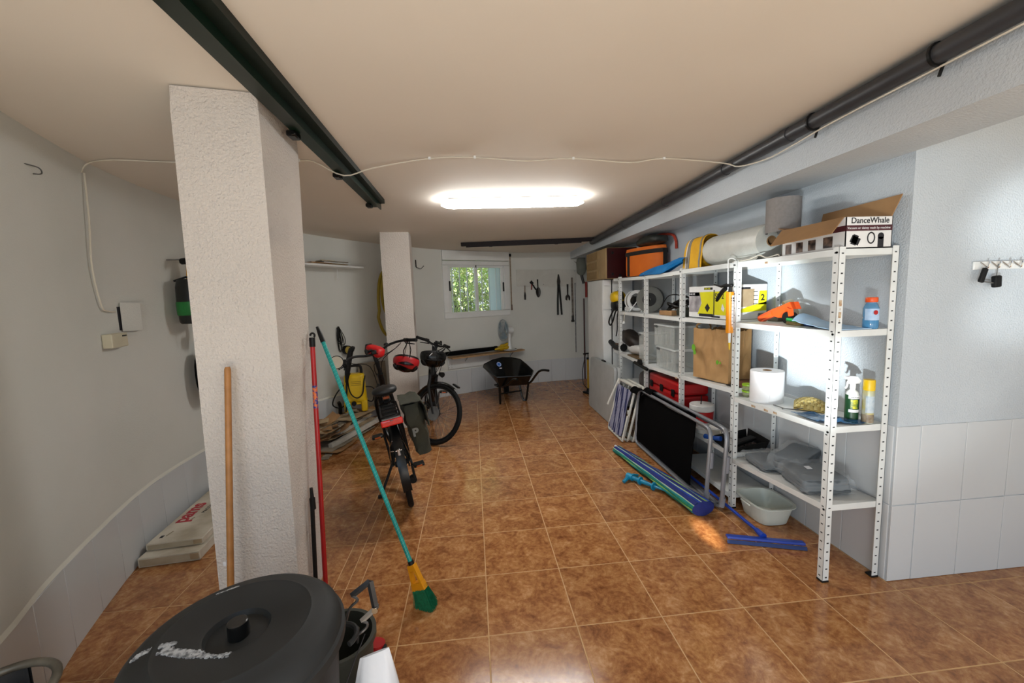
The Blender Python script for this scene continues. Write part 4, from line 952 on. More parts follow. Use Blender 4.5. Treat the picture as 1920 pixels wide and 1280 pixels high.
def pack(c, d, rz, ry, seed, label, tag_=False):
    t = thing('bagged_cover', label, 'bag', (c[0], c[1], c[2] - d[2] / 2))
    q = rot('Z', rz) @ rot('Y', ry)
    for k in range(3):
        m = MB(); m.blob(Vector(c) + q @ Vector((.006 * sin(k * 2 + seed), -.008 * k, d[2] * (k - 1) / 3)), (d[0] * (1 - .03 * k), d[1] * (1 - .04 * k), d[2] * .40), rot=q, pw=.24, amp=.007, fr=10, n=(44, 12), seed=seed + k, flat=False, crease=.8); obj('folded_cloth', m, cover_m, t, ang=50)
    m = MB(); rows = []
    for i in range(22):
        rows.append([])
        for j in range(18):
            u_, v_ = i / 21 * 2 - 1, j / 17 * 2 - 1; e_ = max(abs(u_), abs(v_)); h_ = d[2] * .5 + .014 - (max(0, e_ - .8) / .2) ** 2 * d[2] * .8
            rows[-1].append(Vector(c) + q @ Vector((u_ * d[0] * .56, v_ * d[1] * .56, h_ + .016 * abs(noise.noise((i * .55, j * .5, seed))) + .008 * noise.noise((i * 1.3, j * 1.2, seed)))))
    m.sheet(rows, .0008); obj('clear_film', m, film_m, t, ang=30)
    m = MB(); q = rot('Z', rz) @ rot('Y', ry); rows = []
    for i in range(10):
        rows.append([Vector(c) + q @ Vector(((i / 9 - .5) * d[0] * .9, -d[1] / 2 + .01 - .05 * j / 4, -d[2] * .25 + .012 * noise.noise((i * .8, j, seed)))) for j in range(5)])
    m.sheet(rows, .001); obj('bag_edge', m, film_m, t, ang=20)
    if tag_:
        m = MB(); m.box(Vector(c) + q @ Vector((-.02, .02, d[2] / 2 + .010)), (.028, .04, .002), q); obj('paper_tag', m, label_w, t)
pack((1.98, .35, .485), (.26, .28, .085), -14, -4, 1, 'grey cloth cover in clear bag with white tag, nearest the shelf end', True)
pack((2.04, .57, .498), (.24, .20, .11), 22, -12, 4, 'grey cloth cover in clear bag standing behind the other bagged covers')
pack((1.97, .715, .435), (.22, .26, .05), -6, 0, 7, 'flat grey cloth cover in clear bag beside the black dustpan')
tubm = mat('tub_white', 'deddd8', .45, var=('d2d1cc', 8))
tb = thing('paint_tub', 'white plastic tub with red label and lid on lower shelf', 'tub', (1.97, 1.49, .42))
m = MB(); m.lathe([(0, 0), (.088, 0), (.095, .16), (0, .16)], 28, (1.965, 1.54, .418)); obj('body', m, tubm, tb)
m = MB(); m.lathe([(.0915, .055), (.0958, .15)], 28, (1.965, 1.54, .418)); obj('label_band', m, red_pl, tb)
m = MB(); m.board([(1.874, 1.57, .475), (1.872, 1.50, .49), (1.868, 1.45, .545), (1.870, 1.52, .515)], .003); obj('label_flash', m, label_w, tb)
m = MB(); m.lathe([(0, .20), (.098, .20), (.102, .195), (.102, .155), (.098, .15), (0, .15)], 28, (1.965, 1.54, .423)); obj('lid', m, tubm, tb)
m = MB(); m.tube([(1.95, 1.53, .62), (1.955, 1.53, .70)], .005, 6); obj('brush_stick', m, black, tb)
cu = thing('plastic_cup', 'small pale cup with lid right of the red-labelled tub', 'cup', (1.95, 1.27, .42))
m = MB(); m.lathe([(0, 0), (.042, 0), (.05, .075), (0, .075)], 22, (1.93, 1.27, .416)); obj('body', m, clear_mat('cup_clear', 'd6cdbd', .7, .3), cu)
m = MB(); m.lathe([(0, .075), (.055, .075), (.055, .088), (0, .09)], 22, (1.93, 1.27, .416)); obj('lid', m, tubm, cu)
m = MB(); m.tube(arc((1.93, 1.225, .455), .03, -90, 90, 8, (0, -1, 0), (0, 0, 1)), .003, 5); obj('handle', m, cream_pl, cu)
m = MB(); m.lathe([(0, 0), (.055, 0), (.062, .035), (.058, .035), (.05, .004), (0, .004)], 20, (1.90, 1.40, .417)); obj('shallow_dish', m, tubm, label='shallow pale dish below the white tub', cat='dish')
rc = thing('tool_case', 'red plastic tool case with black catches below the clear boxes', 'case', (2.0, 2.05, .475))
m = MB(); m.box((2.01, 2.08, .56), (.27, .70, .16), bev=.02, seg=2); obj('bottom_shell', m, red_pl, rc)
m = MB(); m.box((2.01, 2.08, .70), (.27, .70, .11), bev=.025, seg=2); obj('lid', m, red_pl, rc)
for y in (2.35, 2.12, 1.88):
    m = MB(); m.box((1.868, y, .645), (.016, .05, .07), bev=.005); obj('catch', m, black, rc)
m = MB(); m.blob((2.0, 2.62, .60), (.25, .26, .24), amp=.012, fr=10, seed=8); obj('grey_pack', m, mat('grey_pack', '5d5452', .8, var=('3a3434', 7)), label='dark grey pack beside the red tool case', cat='bag')
m = MB(); m.tube([(1.86, 2.50, .79), (1.80, 2.30, .80), (1.79, 2.62, .83)], .018, 8); obj('black_bar', m, black, label='short black bar below the far clear box', cat='bar')
m = MB(); m.lathe([(0, -.016), (.036, -.016), (.036, .016), (0, .016)], 20, (1.80, 2.50, .845), rot('Y', 90)); obj('container_latch', m, black, label='small black round latch of the clear boxes at the shelf edge', cat='knob')  # stands for the round latch of a clear box, modelled separately

# ---- leaning against the shelving and on the floor
ft = thing('folding_table', 'light grey plastic folding table leaning folded against the white shelving', 'table', (1.72, 3.5, 0))
tbl = mat('grey_table_top', 'b3b6b5', .55, var=('a9acab', 9), bump=(180, .15))
lean = math.atan2(.04, .70)
u, v, w = Vector((0, 1, 0)), Vector((sin(lean), 0, cos(lean))), Vector((-cos(lean), 0, sin(lean)))
def rrect(y0, y1, h, r, n=5):
    pts = []
    for (cy, cz, a0) in ((y1 - r, h - r, 0), (y0 + r, h - r, 90), (y0 + r, r, 180), (y1 - r, r, 270)):
        for i in range(n + 1): a = R(a0 + 90 * i / n); pts.append((cy + r * cos(a), cz + r * sin(a)))
    return pts
def slab(y0, y1, h, r, off, th, name, mt, par):
    m = MB(); m.board([Vector((1.652, 0, .006)) + u * p[0] + v * p[1] - w * off for p in rrect(y0, y1, h, r)][::-1], th); bmesh.ops.bevel(m.bm, geom=[e for e in m.bm.edges if abs((e.verts[0].co - e.verts[1].co).normalized().dot(w)) < .5], offset=.006, segments=2, affect='EDGES'); return obj(name, m, mt, par)
slab(2.92, 3.93, .71, .05, .0, .032, 'table_half', tbl, ft); slab(2.91, 3.92, .71, .05, .042, .032, 'table_half', tbl, ft)
m = MB(); m.box((1.70, 3.45, .722), (.03, .12, .02), bev=.005); obj('handle', m, black, ft)

fc = thing('folding_chair', 'white folded beach chair with blue and white striped fabric', 'chair', (1.66, 2.6, 0))
wp = mat('white_resin', 'd5d4cb', .4, var=('c8c7be', 12))
def loop(p0, p1, p2, p3, r, n=7, rr_=.04, fl=None):
    P = [Vector(p) for p in (p0, p1, p2, p3)]; pts = []
    for i in range(4):
        a, b, c = P[i - 1], P[i], P[(i + 1) % 4]; d1 = (a - b).normalized() * rr_; d2 = (c - b).normalized() * rr_
        for t in (0, .33, .67, 1): pts.append((b + d1) * (1 - t) ** 2 + 2 * b * t * (1 - t) + (b + d2) * t * t)
    m = MB(); m.tube(pts, r, n, True, fl); return m
def chq(xb, xt, y0, y1, zb, zt): return ((xb, y0, zb), (xb, y1, zb), (xt, y1 - .0, zt), (xt, y0, zt))
for k, (xb, xt, y0, y1, zb, zt) in enumerate(((1.55, 1.695, 2.36, 2.83, .02, .60), (1.60, 1.745, 2.35, 2.80, .012, .585), (1.66, 1.775, 2.33, 2.79, .012, .60), (1.69, 1.80, 2.31, 2.76, .012, .57))):
    obj('chair_frame', loop(*chq(xb, xt, y0, y1, zb, zt), .014, 8), wp, fc)
m = MB(); m.tube([(1.545, 2.845, .30), (1.69, 2.84, .61)], .013, 7); m.tube([(1.54, 2.35, .02), (1.60, 2.34, .30)], .013, 7); m.box((1.62, 2.365, .33), (.03, .03, .05), bev=.006); m.box((1.73, 2.55, .60), (.05, .42, .02), rot('Y', 12), bev=.006); obj('armrest', m, wp, fc)
strp = stripes('striped_canvas', ['232a56', '8d8fa6', '8d8fa6', '232a56', '9c9eb2'], 1, .105)
rows = []
for i in range(15):
    t = i / 14; z = .055 + .50 * t
    rows.append([(1.547 + (1.69 - 1.547) * (z / .6) - .014 + .022 * sin(pi * t) * 0 + .010 * sin(j * 1.9 + i * .5), 2.40 + .395 * j / 16, z - .02 * sin(pi * j / 16) * (1 - t)) for j in range(17)])
m = MB(); m.sheet(rows, .003); obj('fabric', m, strp, fc)

blk_fab = mat('black_mesh_fabric', '040405', .95, var=('060607', 200), spec=.08)
def lounger(dx, y0, y1, ztop, label, k, fy):
    t = thing('folding_lounger', label, 'lounger', (1.72 + dx, (y0 + y1) / 2, 0))
    q = lambda xb, xt, ya, yb, za, zb: ((xb + dx, ya, za), (xb + dx, yb, za), (xt + dx, yb, zb), (xt + dx, ya, zb))
    obj('frame_tube', loop(*q(1.70, 1.735, y0, y1, .022, ztop), .016, 9, .075, (1, .8)), grey_tube, t)
    obj('frame_tube', loop(*q(1.728, 1.762, y0 + .05, y1 - .04, .024, ztop - .03), .013, 8, .07, (1, .8)), grey_tube, t)
    for pa, pb_ in (((1.733 + dx, y0 + .005, .30), (1.738 + dx, y0 + .005, .42)), ((1.706 + dx, y0 + .01, .04), (1.712 + dx, y0 + .006, .11))):
        m = MB(); m.tube([pa, pb_], .021, 10); obj('joint_sleeve', m, mat('grey_sleeve', '8b8e96', .5, var=('80838b', 20)), t)
    rows = []
    ya, yb = fy
    for i in range(13):
        tt = i / 12; z = .055 + (ztop - .015 - .055) * tt
        rows.append([(1.704 + dx + .055 * z / .6 - .010 * sin(pi * tt) + .006 * noise.noise((i * .6, j * .4, k)), ya + (yb - ya) * j / 12, z + .006 * sin(j * .8 + k) * tt) for j in range(13)])
    m = MB(); m.sheet(rows, .006); obj('seat_fabric', m, blk_fab, t)
    rows = [[(1.705 + dx + .045 * sin(a), yb - .17 + .18 * j / 6, ztop - .03 + .05 * cos(a) + .004 * sin(j)) for j in range(7)] for a in [pi * -.5 + pi * i / 8 for i in range(9)]]
    m = MB(); m.sheet(rows, .005); obj('fabric_fold', m, blk_fab, t)
    return t
lounger(-.03, .965, 2.30, .60, 'folded black lounger with grey tube frame, nearer the umbrella', 1, (1.20, 2.33))
lounger(.035, .87, 2.18, .62, 'folded black lounger with grey tube frame, against the shelving posts', 2, (1.32, 2.16))

um = thing('beach_umbrella', 'closed beach umbrella in blue and green stripes lying on the floor', 'umbrella', (1.5, 1.48, 0))
A0, B0 = Vector((1.405, 2.12, .045)), Vector((1.575, .835, .062)); dU = (B0 - A0).normalized(); sU = dU.cross(Vector((0, 0, 1))).normalized(); tU = sU.cross(dU)
UC = dict(navy=mat('umb_navy', '1b2a78', .8, var=('16236a', 20)), blue=mat('umb_blue', '2048a6', .8, var=('1b3f94', 20)), lime=mat('umb_lime', '93b75c', .8, var=('82a64c', 20)), pale=mat('umb_pale', 'b9d0ae', .8, var=('a6be9a', 20)), teal=mat('umb_teal', '148c8e', .8, var=('107c80', 20)), green=mat('umb_green', '147a5c', .8, var=('0f6a4f', 20)))
ang0 = -70
for k, (cn_, wd_) in enumerate((('navy', 22), ('green', 24), ('teal', 20), ('lime', 7), ('green', 16), ('teal', 12), ('pale', 6), ('navy', 30), ('blue', 10), ('pale', 6), ('navy', 26), ('lime', 6), ('blue', 20), ('navy', 30), ('teal', 35), ('green', 40), ('navy', 50))):
    a0, a1 = R(ang0), R(ang0 + wd_); ang0 += wd_; rows = []
    for i in range(21):
        t = i / 20; rad = .036 + .026 * t + .004 * sin(t * 17 + k * 1.3); c = lerp(A0, B0, t); row = []
        for j in range(4):
            a = a0 + (a1 - a0) * j / 3; bump_ = rad * (1 + .10 * sin(pi * j / 3))
            p = c + sU * cos(a) * bump_ * 1.35 + tU * sin(a) * bump_ * .80
            p.z = max(.004, p.z - .014 * (1 - t)); row.append(p)
        rows.append(row)
    m = MB(); m.sheet(rows, .002); obj('canopy_fold', m, UC[cn_], um)
m = MB(); m.tube([A0 - dU * .05, B0 - dU * .10], .013, 8); obj('pole', m, white_pl, um)
rows_ = [[B0 + dU * (.012 * (1 - k_ * k_)) + sU * cos(a) * .062 * 1.45 * k_ + tU * sin(a) * .062 * .86 * k_ for a in [2 * pi * j / 24 for j in range(24)]] for k_ in (1, .8, .5, .15)]
for r_ in rows_:
    for p in r_: p.z = max(.004, p.z)
obj('canopy_end', loft(rows_), UC['navy'], um)
ua = thing('umbrella_anchor', 'turquoise plastic screw anchor for the beach umbrella on the floor', 'umbrella anchor', (1.35, 1.35, 0))
aq = mat('aqua_plastic', '1487ae', .35, var=('107a9e', 10))
S0, S1 = Vector((1.285, 1.475, .035)), Vector((1.452, 1.195, .035)); dS = (S1 - S0).normalized(); sS = Vector((-dS.y, dS.x, 0))
m = MB(); m.tube([S0, lerp(S0, S1, .5), S1], [.020, .018, .006], 10); obj('shaft', m, aq, ua)
m = MB(); m.tube([S0 + sS * .10 + Vector((0, 0, -.02)), S0 + sS * .04, S0 - sS * .04, S0 - sS * .09 + Vector((0, 0, -.02))], [.014, .017, .017, .014], 8); m.tube([S0 - dS * .03, S0 + dS * .03], .028, 12); obj('cross_handle', m, aq, ua)
m = MB()
for t in (.32, .72):
    c = lerp(S0, S1, t); m.lathe([(0, -.004), (.034, -.006), (.034, .004), (0, .006)], 16, c, Matrix((sS.cross(dS), sS, dS)).transposed())
obj('screw_flight', m, aq, ua)
bs = thing('wash_basin', 'off-white plastic basin on the floor under the shelving', 'basin', (2.02, .76, 0))
bm_ = mat('basin_plastic', 'dde3db', .4, var=('d3dad0', 7), trans=.05)
def rr_ring(cx, cy, a, b, z, n=36, pw=.55):
    o = []
    for i in range(n):
        t = 2 * pi * i / n; o.append((cx + a * math.copysign(abs(cos(t)) ** pw, cos(t)), cy + b * math.copysign(abs(sin(t)) ** pw, sin(t)), z))
    return o
bc = (2.0, .775)
m = loft([rr_ring(*bc, .105, .125, .004), rr_ring(*bc, .125, .150, .10), rr_ring(*bc, .132, .158, .128), rr_ring(*bc, .146, .172, .130), rr_ring(*bc, .146, .172, .136), rr_ring(*bc, .128, .154, .134), rr_ring(*bc, .12, .144, .10), rr_ring(*bc, .10, .12, .009)])
obj('tub', m, bm_, bs)
m = MB(); m.box((1.852, .775, .118), (.012, .10, .012), bev=.004); obj('grip', m, bm_, bs)
sq = thing('floor_squeegee', 'blue floor squeegee lying on the tiles in front of the shelving', 'squeegee', (1.77, .55, 0))
roy = mat('cobalt_plastic', '1f45b0', .35, var=('1a3ca0', 8))
m = MB(); e = (Vector((1.985, .402, .03)) - Vector((1.563, .545, .03))).normalized(); 
m.box((1.774, .474, .030), (.445, .05, .018), Matrix.Rotation(math.atan2(e.y, e.x), 3, 'Z') @ rot('X', -12), bev=.006, seg=2); obj('head', m, roy, sq)
m = MB(); m.box((1.766, .446, .012), (.45, .006, .022), Matrix.Rotation(math.atan2(e.y, e.x), 3, 'Z') @ rot('X', -30)); obj('rubber_blade', m, mat('blue_rubber', '1a3878', .6, var=('163068', 20)), sq)
m = MB(); m.tube([(1.778, .49, .04), (1.782, .56, .045)], [.022, .016], 10); obj('socket', m, roy, sq)
m = MB(); m.tube([(1.782, .54, .043), (1.772, 1.05, .055), (1.775, 1.9, .035)], .011, 10); obj('handle', m, roy, sq)
pm = thing('bicycle_pump', 'yellow and black bicycle floor pump standing by the white cabinet', 'pump', (1.775, 4.5, 0))
X0, Y0 = 1.80, 4.56
m = MB(); m.box((X0, Y0, .02), (.07, .22, .03), rot('Z', 25), bev=.008); m.tube([(X0, Y0, .03), (X0, Y0, .10)], [.035, .026], 12); obj('base', m, black, pm)
m = MB(); m.tube([(X0, Y0, .09), (X0, Y0, .57)], .019, 14); obj('barrel', m, mat('pump_yellow', 'b08a1e', .4, var=('9c7916', 10)), pm)
m = MB(); m.tube([(X0, Y0, .57), (X0, Y0, .60)], .025, 12); m.tube([(X0, Y0, .60), (X0, Y0, .66)], .007, 8); m.tube([(X0 - .08, Y0 - .03, .665), (X0 + .08, Y0 + .03, .665)], .013, 10); m.tube([(X0 + .05, Y0 - .02, .575), (X0 + .05, Y0 - .02, .60)], .03, 14); obj('handle', m, black, pm)
m = MB(); m.tube(smooth_path([(X0, Y0 - .03, .08), (X0 - .09, Y0 - .04, .18), (X0 - .105, Y0 - .04, .38), (X0 - .06, Y0 - .03, .60), (X0 - .04, Y0 - .01, .66)], 5), .006, 6); m.tube(smooth_path([(X0 + .05, Y0 - .03, .60), (X0 + .09, Y0 - .06, .45), (X0 + .12, Y0 - .07, .36)], 5), .006, 6); obj('hose', m, black, pm)

# ---- key rail on the near right wall
kr = thing('hook_rail', 'white hook rail fixed on the right side wall', 'hook rail', (2.78, .062, 1.69))
m = MB(); m.box((2.83, .064, 1.695), (.58, .010, .042), bev=.003); obj('board', m, white_pl, kr)
for k in range(9):
    x = 2.575 + .0625 * k; m = MB(); m.tube(smooth_path([(x, .059, 1.71), (x, .04, 1.692), (x, .028, 1.682), (x, .022, 1.695), (x, .020, 1.712)], 3), .004, 6); obj('hook', m, chrome, kr)
kk = thing('car_key', 'black folding key hanging on the first hook of the white rail', 'key', (2.57, .035, 1.62))
m = MB(); m.box((2.563, .035, 1.645), (.028, .014, .075), rot('Y', 18), bev=.006, seg=2); m.tube([(2.575, .033, 1.69), (2.572, .035, 1.67)], .003, 5); obj('fob', m, black, kk)
kk = thing('key_pouch', 'black key pouch hanging on the second hook of the white rail', 'key', (2.637, .035, 1.58))
m = MB(); m.box((2.645, .036, 1.612), (.040, .022, .060), rot('Y', -4), bev=.007, seg=2); obj('pouch', m, black, kk)
m = MB(); m.tube([(2.6375, .03, 1.70), (2.64, .034, 1.642)], .0025, 5); m.tube([(2.575, .036, 1.613), (2.628, .036, 1.605)], .004, 5); obj('cord', m, steel, kk)

# ------------------------------------------------------------------ left wall things
def wallpt(i_y, off=0, path=None):
    """point on the curved wall at a given y, moved off into the room"""
    P = path or wall_path
    for a, b in zip(P[:-1], P[1:]):
        if a.y <= i_y <= b.y:
            p = lerp(a, b, (i_y - a.y) / (b.y - a.y)); t = (b - a).normalized(); return p + Vector((t.y, -t.x, 0)) * off, math.atan2(t.y, t.x)
    return P[-1], 0
p, a = wallpt(1.12, .006)
wp_ = thing('cover_plate', 'white cardboard cover hanging loose over a hole in left wall', 'cover plate', (p.x, p.y, 1.57), a)
m = MB(); m.box((.0, -.016, .008), (.165, .003, .185), rot('Z', -7) @ rot('Y', 1.5)); obj('plate', m, plaster, wp_, local=True)
m = MB(); m.box((-.075, .003, .0), (.05, .004, .15)); obj('dark_opening', m, ink, wp_, local=True)
p, a = wallpt(.91, .012)
jb = thing('junction_box', 'small beige junction box on the left wall', 'junction box', (p.x, p.y, 1.44), a)
m = MB(); m.box((0, -.014, 0), (.18, .05, .085), bev=.005, seg=2); obj('cover', m, cream_pl, jb, local=True)
m = MB(); m.box((.05, -.040, .025), (.05, .002, .008)); obj('label_mark', m, ink, jb, local=True)
p, a = wallpt(.41, .004)
m = MB(); m.tube(smooth_path([p + Vector((-.05 * cos(a), -.07, 2.33)), p + Vector((0, -.02, 2.325)), p + Vector((.0, .05, 2.325)), p + Vector((0, .06, 2.30)), p + Vector((0, .02, 2.288))], 4), .003, 5)
obj('wall_wire', m, mat('grey_wire', '6c6c6a', .4, .6, var=('5a5a58', 20)), label='bent grey wire stuck high on the left wall', cat='wire')
hc = thing('hanging_canister', 'black canister with a green band hanging on the left wall', 'canister', (-2.16, 1.615, 1.5))
m = MB(); m.lathe([(0, 1.50), (.085, 1.50), (.095, 1.515), (.102, 1.66), (.098, 1.78), (.085, 1.84), (.06, 1.80), (0, 1.79)], 24, (-2.18, 1.63, 0)); obj('body', m, mat('black_vinyl', '121413', .35, var=('1a1d1b', 12), bump=(25, .4)), hc)
m = MB(); m.lathe([(.1, 1.565), (.104, 1.57), (.106, 1.665), (.101, 1.67)], 24, (-2.18, 1.63, 0)); obj('green_band', m, mat('green_vinyl', '1f7f38', .4, var=('196e2f', 10)), hc)
m = MB(); m.tube(smooth_path([(-2.10, 1.56, 1.80), (-2.075, 1.60, 1.65), (-2.07, 1.62, 1.50), (-2.08, 1.63, 1.42)], 4), .006, 6); m.tube([(-2.28, 1.60, 1.83), (-2.2, 1.62, 1.86), (-2.16, 1.64, 1.84)], .008, 6); obj('cord', m, black, hc)
yt = thing('garden_tool', 'yellow and black garden tool hanging behind the green-banded canister', 'tool', (-2.2, 1.85, 1.4))
m = MB(); m.box((-2.17, 1.68, 1.87), (.09, .10, .20), rot('X', -8), bev=.02, seg=2); m.tube([(-2.17, 1.72, 1.78), (-2.19, 1.74, 1.42)], .022, 10); obj('body', m, mat('tool_yellow', 'd09a10', .4, var=('c08c0a', 8)), yt)
m = MB(); m.box((-2.17, 1.66, 1.99), (.10, .16, .045), rot('X', 12), bev=.012); obj('grip', m, black, yt)
m = MB(); m.blob((-2.14, 1.70, 1.41), (.07, .09, .09)); obj('tool_head', m, black, yt)
m = MB(); m.tube([(-2.30, 1.58, 1.99), (-2.19, 1.60, 1.992)], .006, 6); obj('wall_hook', m, steel, yt)
m = MB(); m.blob((-2.20, 1.74, 1.08), (.14, .20, .42), pw=.8, flat=False); obj('tool_cover', m, fabric_black, label='long black cover hanging low on left wall behind the front column', cat='cover')

wht = mat('worn_white_card', 'cfc8b8', .8, var=('a79c88', 4, .12), bump=(30, .15))
def flatbox(nm, label, c, d, rz, z, txt=None):
    t = thing(nm, label, 'box', (c[0], c[1], z), R(rz))
    m = MB(); m.box((0, 0, d[2] / 2), d, bev=.004); obj('body', m, wht, t, local=True)
    m = MB(); m.box((0, -d[1] / 2 - .0005, d[2] / 2), (d[0] - .02, .003, d[2] * .72), bev=.001); obj('end_flap', m, mat('flap_card', 'b9ad96', .85, var=('a3967d', 9)), t, local=True)
    m = MB(); m.box((d[0] / 2 - .03, -d[1] / 2 - .001, d[2] * .55), (.05, .004, d[2] * .6), bev=.001); obj('torn_corner', m, card_d, t, local=True)
    return t
flatbox('flat_carton', 'long flat white carton on the floor by the left wall, lower of two', (-2.062, 1.42), (.35, 1.18, .062), 5.5, .001)
fb = flatbox('flat_carton', 'long flat white carton with red lettering, upper of two by the left wall', (-2.072, 1.46), (.33, 1.10, .045), 5.5, .064)
def fbp(x, y, z=.0463): return wm(fb) @ Vector((x, y, z))
o = text('pams', .14, mat('red_ink', 'a5242c', .7, var=('b84048', 30)), fb, fbp(-.065, -.30), wm(fb).to_3x3() @ Vector((.0, 1, 0)), wm(fb).to_3x3() @ Vector((-1, .0, 0)), bold=.004)
o = text('MACCHINA', .035, ink, fb, fbp(.0, -.18), wm(fb).to_3x3() @ Vector((0, 1, 0)), wm(fb).to_3x3() @ Vector((-1, 0, 0)))
m = MB(); m.box((-.115, -.47, .0455), (.02, .03, .001)); m.tube([(.05, .08, .046), (.05, .08, .0465)], .05, 14); obj('dark_hole', m, ink, fb, local=True)
m = MB(); rr = random.Random(11)
for i in range(14): m.box((rr.uniform(-.13, .15), rr.uniform(-.45, .4), .0455), (.008, rr.uniform(.02, .09), .001), rot('Z', rr.uniform(-15, 15)))
obj('scuff_marks', m, mat('scuff', '7c705f', .9, var=('94886f', 30)), fb, local=True, kind='stuff')

# ---- poles and broom at the front column
pl = thing('wooden_pole', 'plain wooden broom handle leaning on the front column', 'pole', (-1.08, -.12, 0))
m = MB(); m.tube([(-1.115, -.10, .0), (-1.104, -.06, .4), (-1.066, .03, 1.355), (-1.066, .031, 1.366)], [.0135, .0135, .0125, .009], 14); obj('shaft', m, wood_y, pl)
m = MB(); m.box((-1.112, -.060, .53), (.012, .012, .018)); obj('sticker', m, label_w, pl)
rp = thing('red_pole', 'red mop handle with a black hook end leaning on the front column', 'pole', (-.88, .37, 0))
P0, P1 = Vector((-.888, .385, .0)), Vector((-.889, .516, 1.46)); dP = (P1 - P0)
m = MB(); m.tube([P0, P0 + dP * .955], .0125, 14); obj('shaft', m, red_pl, rp)
m = MB(); m.tube([P0 + dP * .95, P0 + dP * .985], .0155, 12); m.tube([P0 + dP * .985 + Vector((0.004 + .0115 * cos(R(t)), -.002, .012 * sin(R(t)) + .012)) for t in range(190, -60, -30)], .0055, 6); obj('hook_cap', m, black, rp)
m = MB(); m.tube([P0 + dP * .72, P0 + dP * .805], .0130, 14); obj('label_sticker', m, mat('colour_label', '23337f', .4, var=('e0702c', 55, .06)), rp)
bp = thing('black_pole', 'short black telescopic pole leaning on the front column', 'pole', (-.9, .32, 0))
m = MB(); m.tube([(-.915, .32, 0), (-.899, .344, .59)], .011, 12); m.tube([(-.896, .342, .54), (-.8975, .3445, .60)], .0145, 12); m.tube([(-.8975, .3445, .60), (-.899, .347, .655)], [.010, .008], 10); obj('shaft', m, black, bp)
bm2 = thing('broom', 'green broom with a turquoise handle standing against the front column', 'broom', (-.35, .24, 0))
H0, H1 = Vector((-.388, .272, .205)), Vector((-.893, .612, 1.49)); dH = H1 - H0
m = MB(); m.tube([H0, H0 + dH * .94], .0115, 14); obj('handle', m, teal, bm2)
m = MB(); m.tube([H0 + dH * .932, H0 + dH * .965, H0 + dH], [.0135, .0125, .008], 12); obj('hand_grip', m, black, bm2)
m = MB()
for k in range(26):      # twisted bright wire pattern, wound as a thin spiral
    pass
sp_ = []
u1 = dH.normalized().cross(Vector((0, 0, 1))).normalized(); v1 = dH.normalized().cross(u1)
for i in range(700):
    t = i / 699; sp_.append(H0 + dH * (.02 + .90 * t) + (u1 * cos(t * 420) + v1 * sin(t * 420)) * .0112)
m.tube(sp_, .0012, 3); obj('spiral_line', m, mat('pale_aqua', '5fd0c2', .3, var=('54c2b4', 30)), bm2)
ax_ = (Vector((-.322, .232, .0)) - H0).normalized(); si = ax_.cross(Vector((.4, .9, 0))).normalized(); th_ = ax_.cross(si)
m = MB(); hd = mat('amber_head', 'd9930f', .4, var=('cc860a', 9))
q0 = H0 - ax_ * .005
def hp(s_, t_, d_=0): return q0 + ax_ * t_ + si * s_ + th_ * d_
m.board([hp(-.020, -.012, .016), hp(-.034, .095, .016), hp(-.022, .095, .016), hp(-.012, .02, .016)], -.03); m.board([hp(.020, -.012, .016), hp(.012, .02, .016), hp(.022, .095, .016), hp(.034, .095, .016)], -.03)
m.board([hp(-.020, -.012, .016), hp(-.012, .02, .016), hp(.012, .02, .016), hp(.020, -.012, .016)], -.03); m.board([hp(-.034, .085, .018), hp(-.040, .125, .018), hp(.040, .125, .018), hp(.034, .085, .018)], -.036)
obj('head', m, hd, bm2)
m = MB(); m.tube([hp(0, -.03), hp(0, .02)], .016, 12); obj('socket', m, black, bm2)
gbr = mat('green_bristle', '0f7a52', .7, var=('0a5c3c', 60))
m = MB(); rr = random.Random(4)
for i in range(700):
    s_ = rr.uniform(-1, 1); d_ = rr.uniform(-1, 1); L0 = rr.uniform(.225, .262) - .02 * s_ * s_
    a_ = hp(s_ * .036, .105, d_ * .016); b_ = hp(s_ * .055, L0, d_ * .034); b_.z = max(.002, b_.z)
    w_ = si * .0016; vs = [m.bm.verts.new(v) for v in (a_ - w_, a_ + w_, b_ + w_, b_ - w_)]; m.bm.faces.new(vs)
obj('bristles', m, gbr, bm2, kind='stuff', ang=180)

# ---- bin, bucket, gas bottle, bag in the foreground
bn = thing('refuse_bin', 'large round black rubbish bin with lid in the foreground', 'bin', (-.672, -.746, 0))
binm = mat('worn_black_plastic', '0c0e0f', .5, var=('232526', 5, .25), bump=(18, .12), rvar=.25)
bc = (-.672, -.746)
m = MB(); m.lathe([(0, 0), (.20, 0), (.205, .01), (.243, .67), (.252, .68), (.252, .70), (.24, .705), (.236, .70), (.198, .02), (0, .02)], 48, (*bc, 0)); obj('body', m, binm, bn)
m = MB(); prof_ = [(0, .046), (.064, .046), (.070, .047), (.078, .064), (.082, .066), (.17, .072), (.180, .076), (.190, .071), (.215, .068), (.235, .057), (.250, .042), (.256, .018), (.264, .012), (.264, -.012), (.256, -.012), (.253, .012), (.245, .035), (.2, .06), (0, .045)]
m.lathe(prof_, 64, (0, 0, 0)); lid = obj('lid', m, binm, bn, local=True); LZ = .70; lid.location = wm(bn).inverted() @ Vector((*bc, LZ)); WM[lid.name] = Matrix.Translation((*bc, LZ))
m = MB(); m.lathe([(0, .0), (.025, .0), (.026, .004), (.0245, .042), (.022, .044), (0, .044)], 28, (bc[0] + .002, bc[1], LZ + .046)); obj('knob', m, mat('black_knob', '0b0b0b', .3, var=('101010', 10)), lid, local=False)
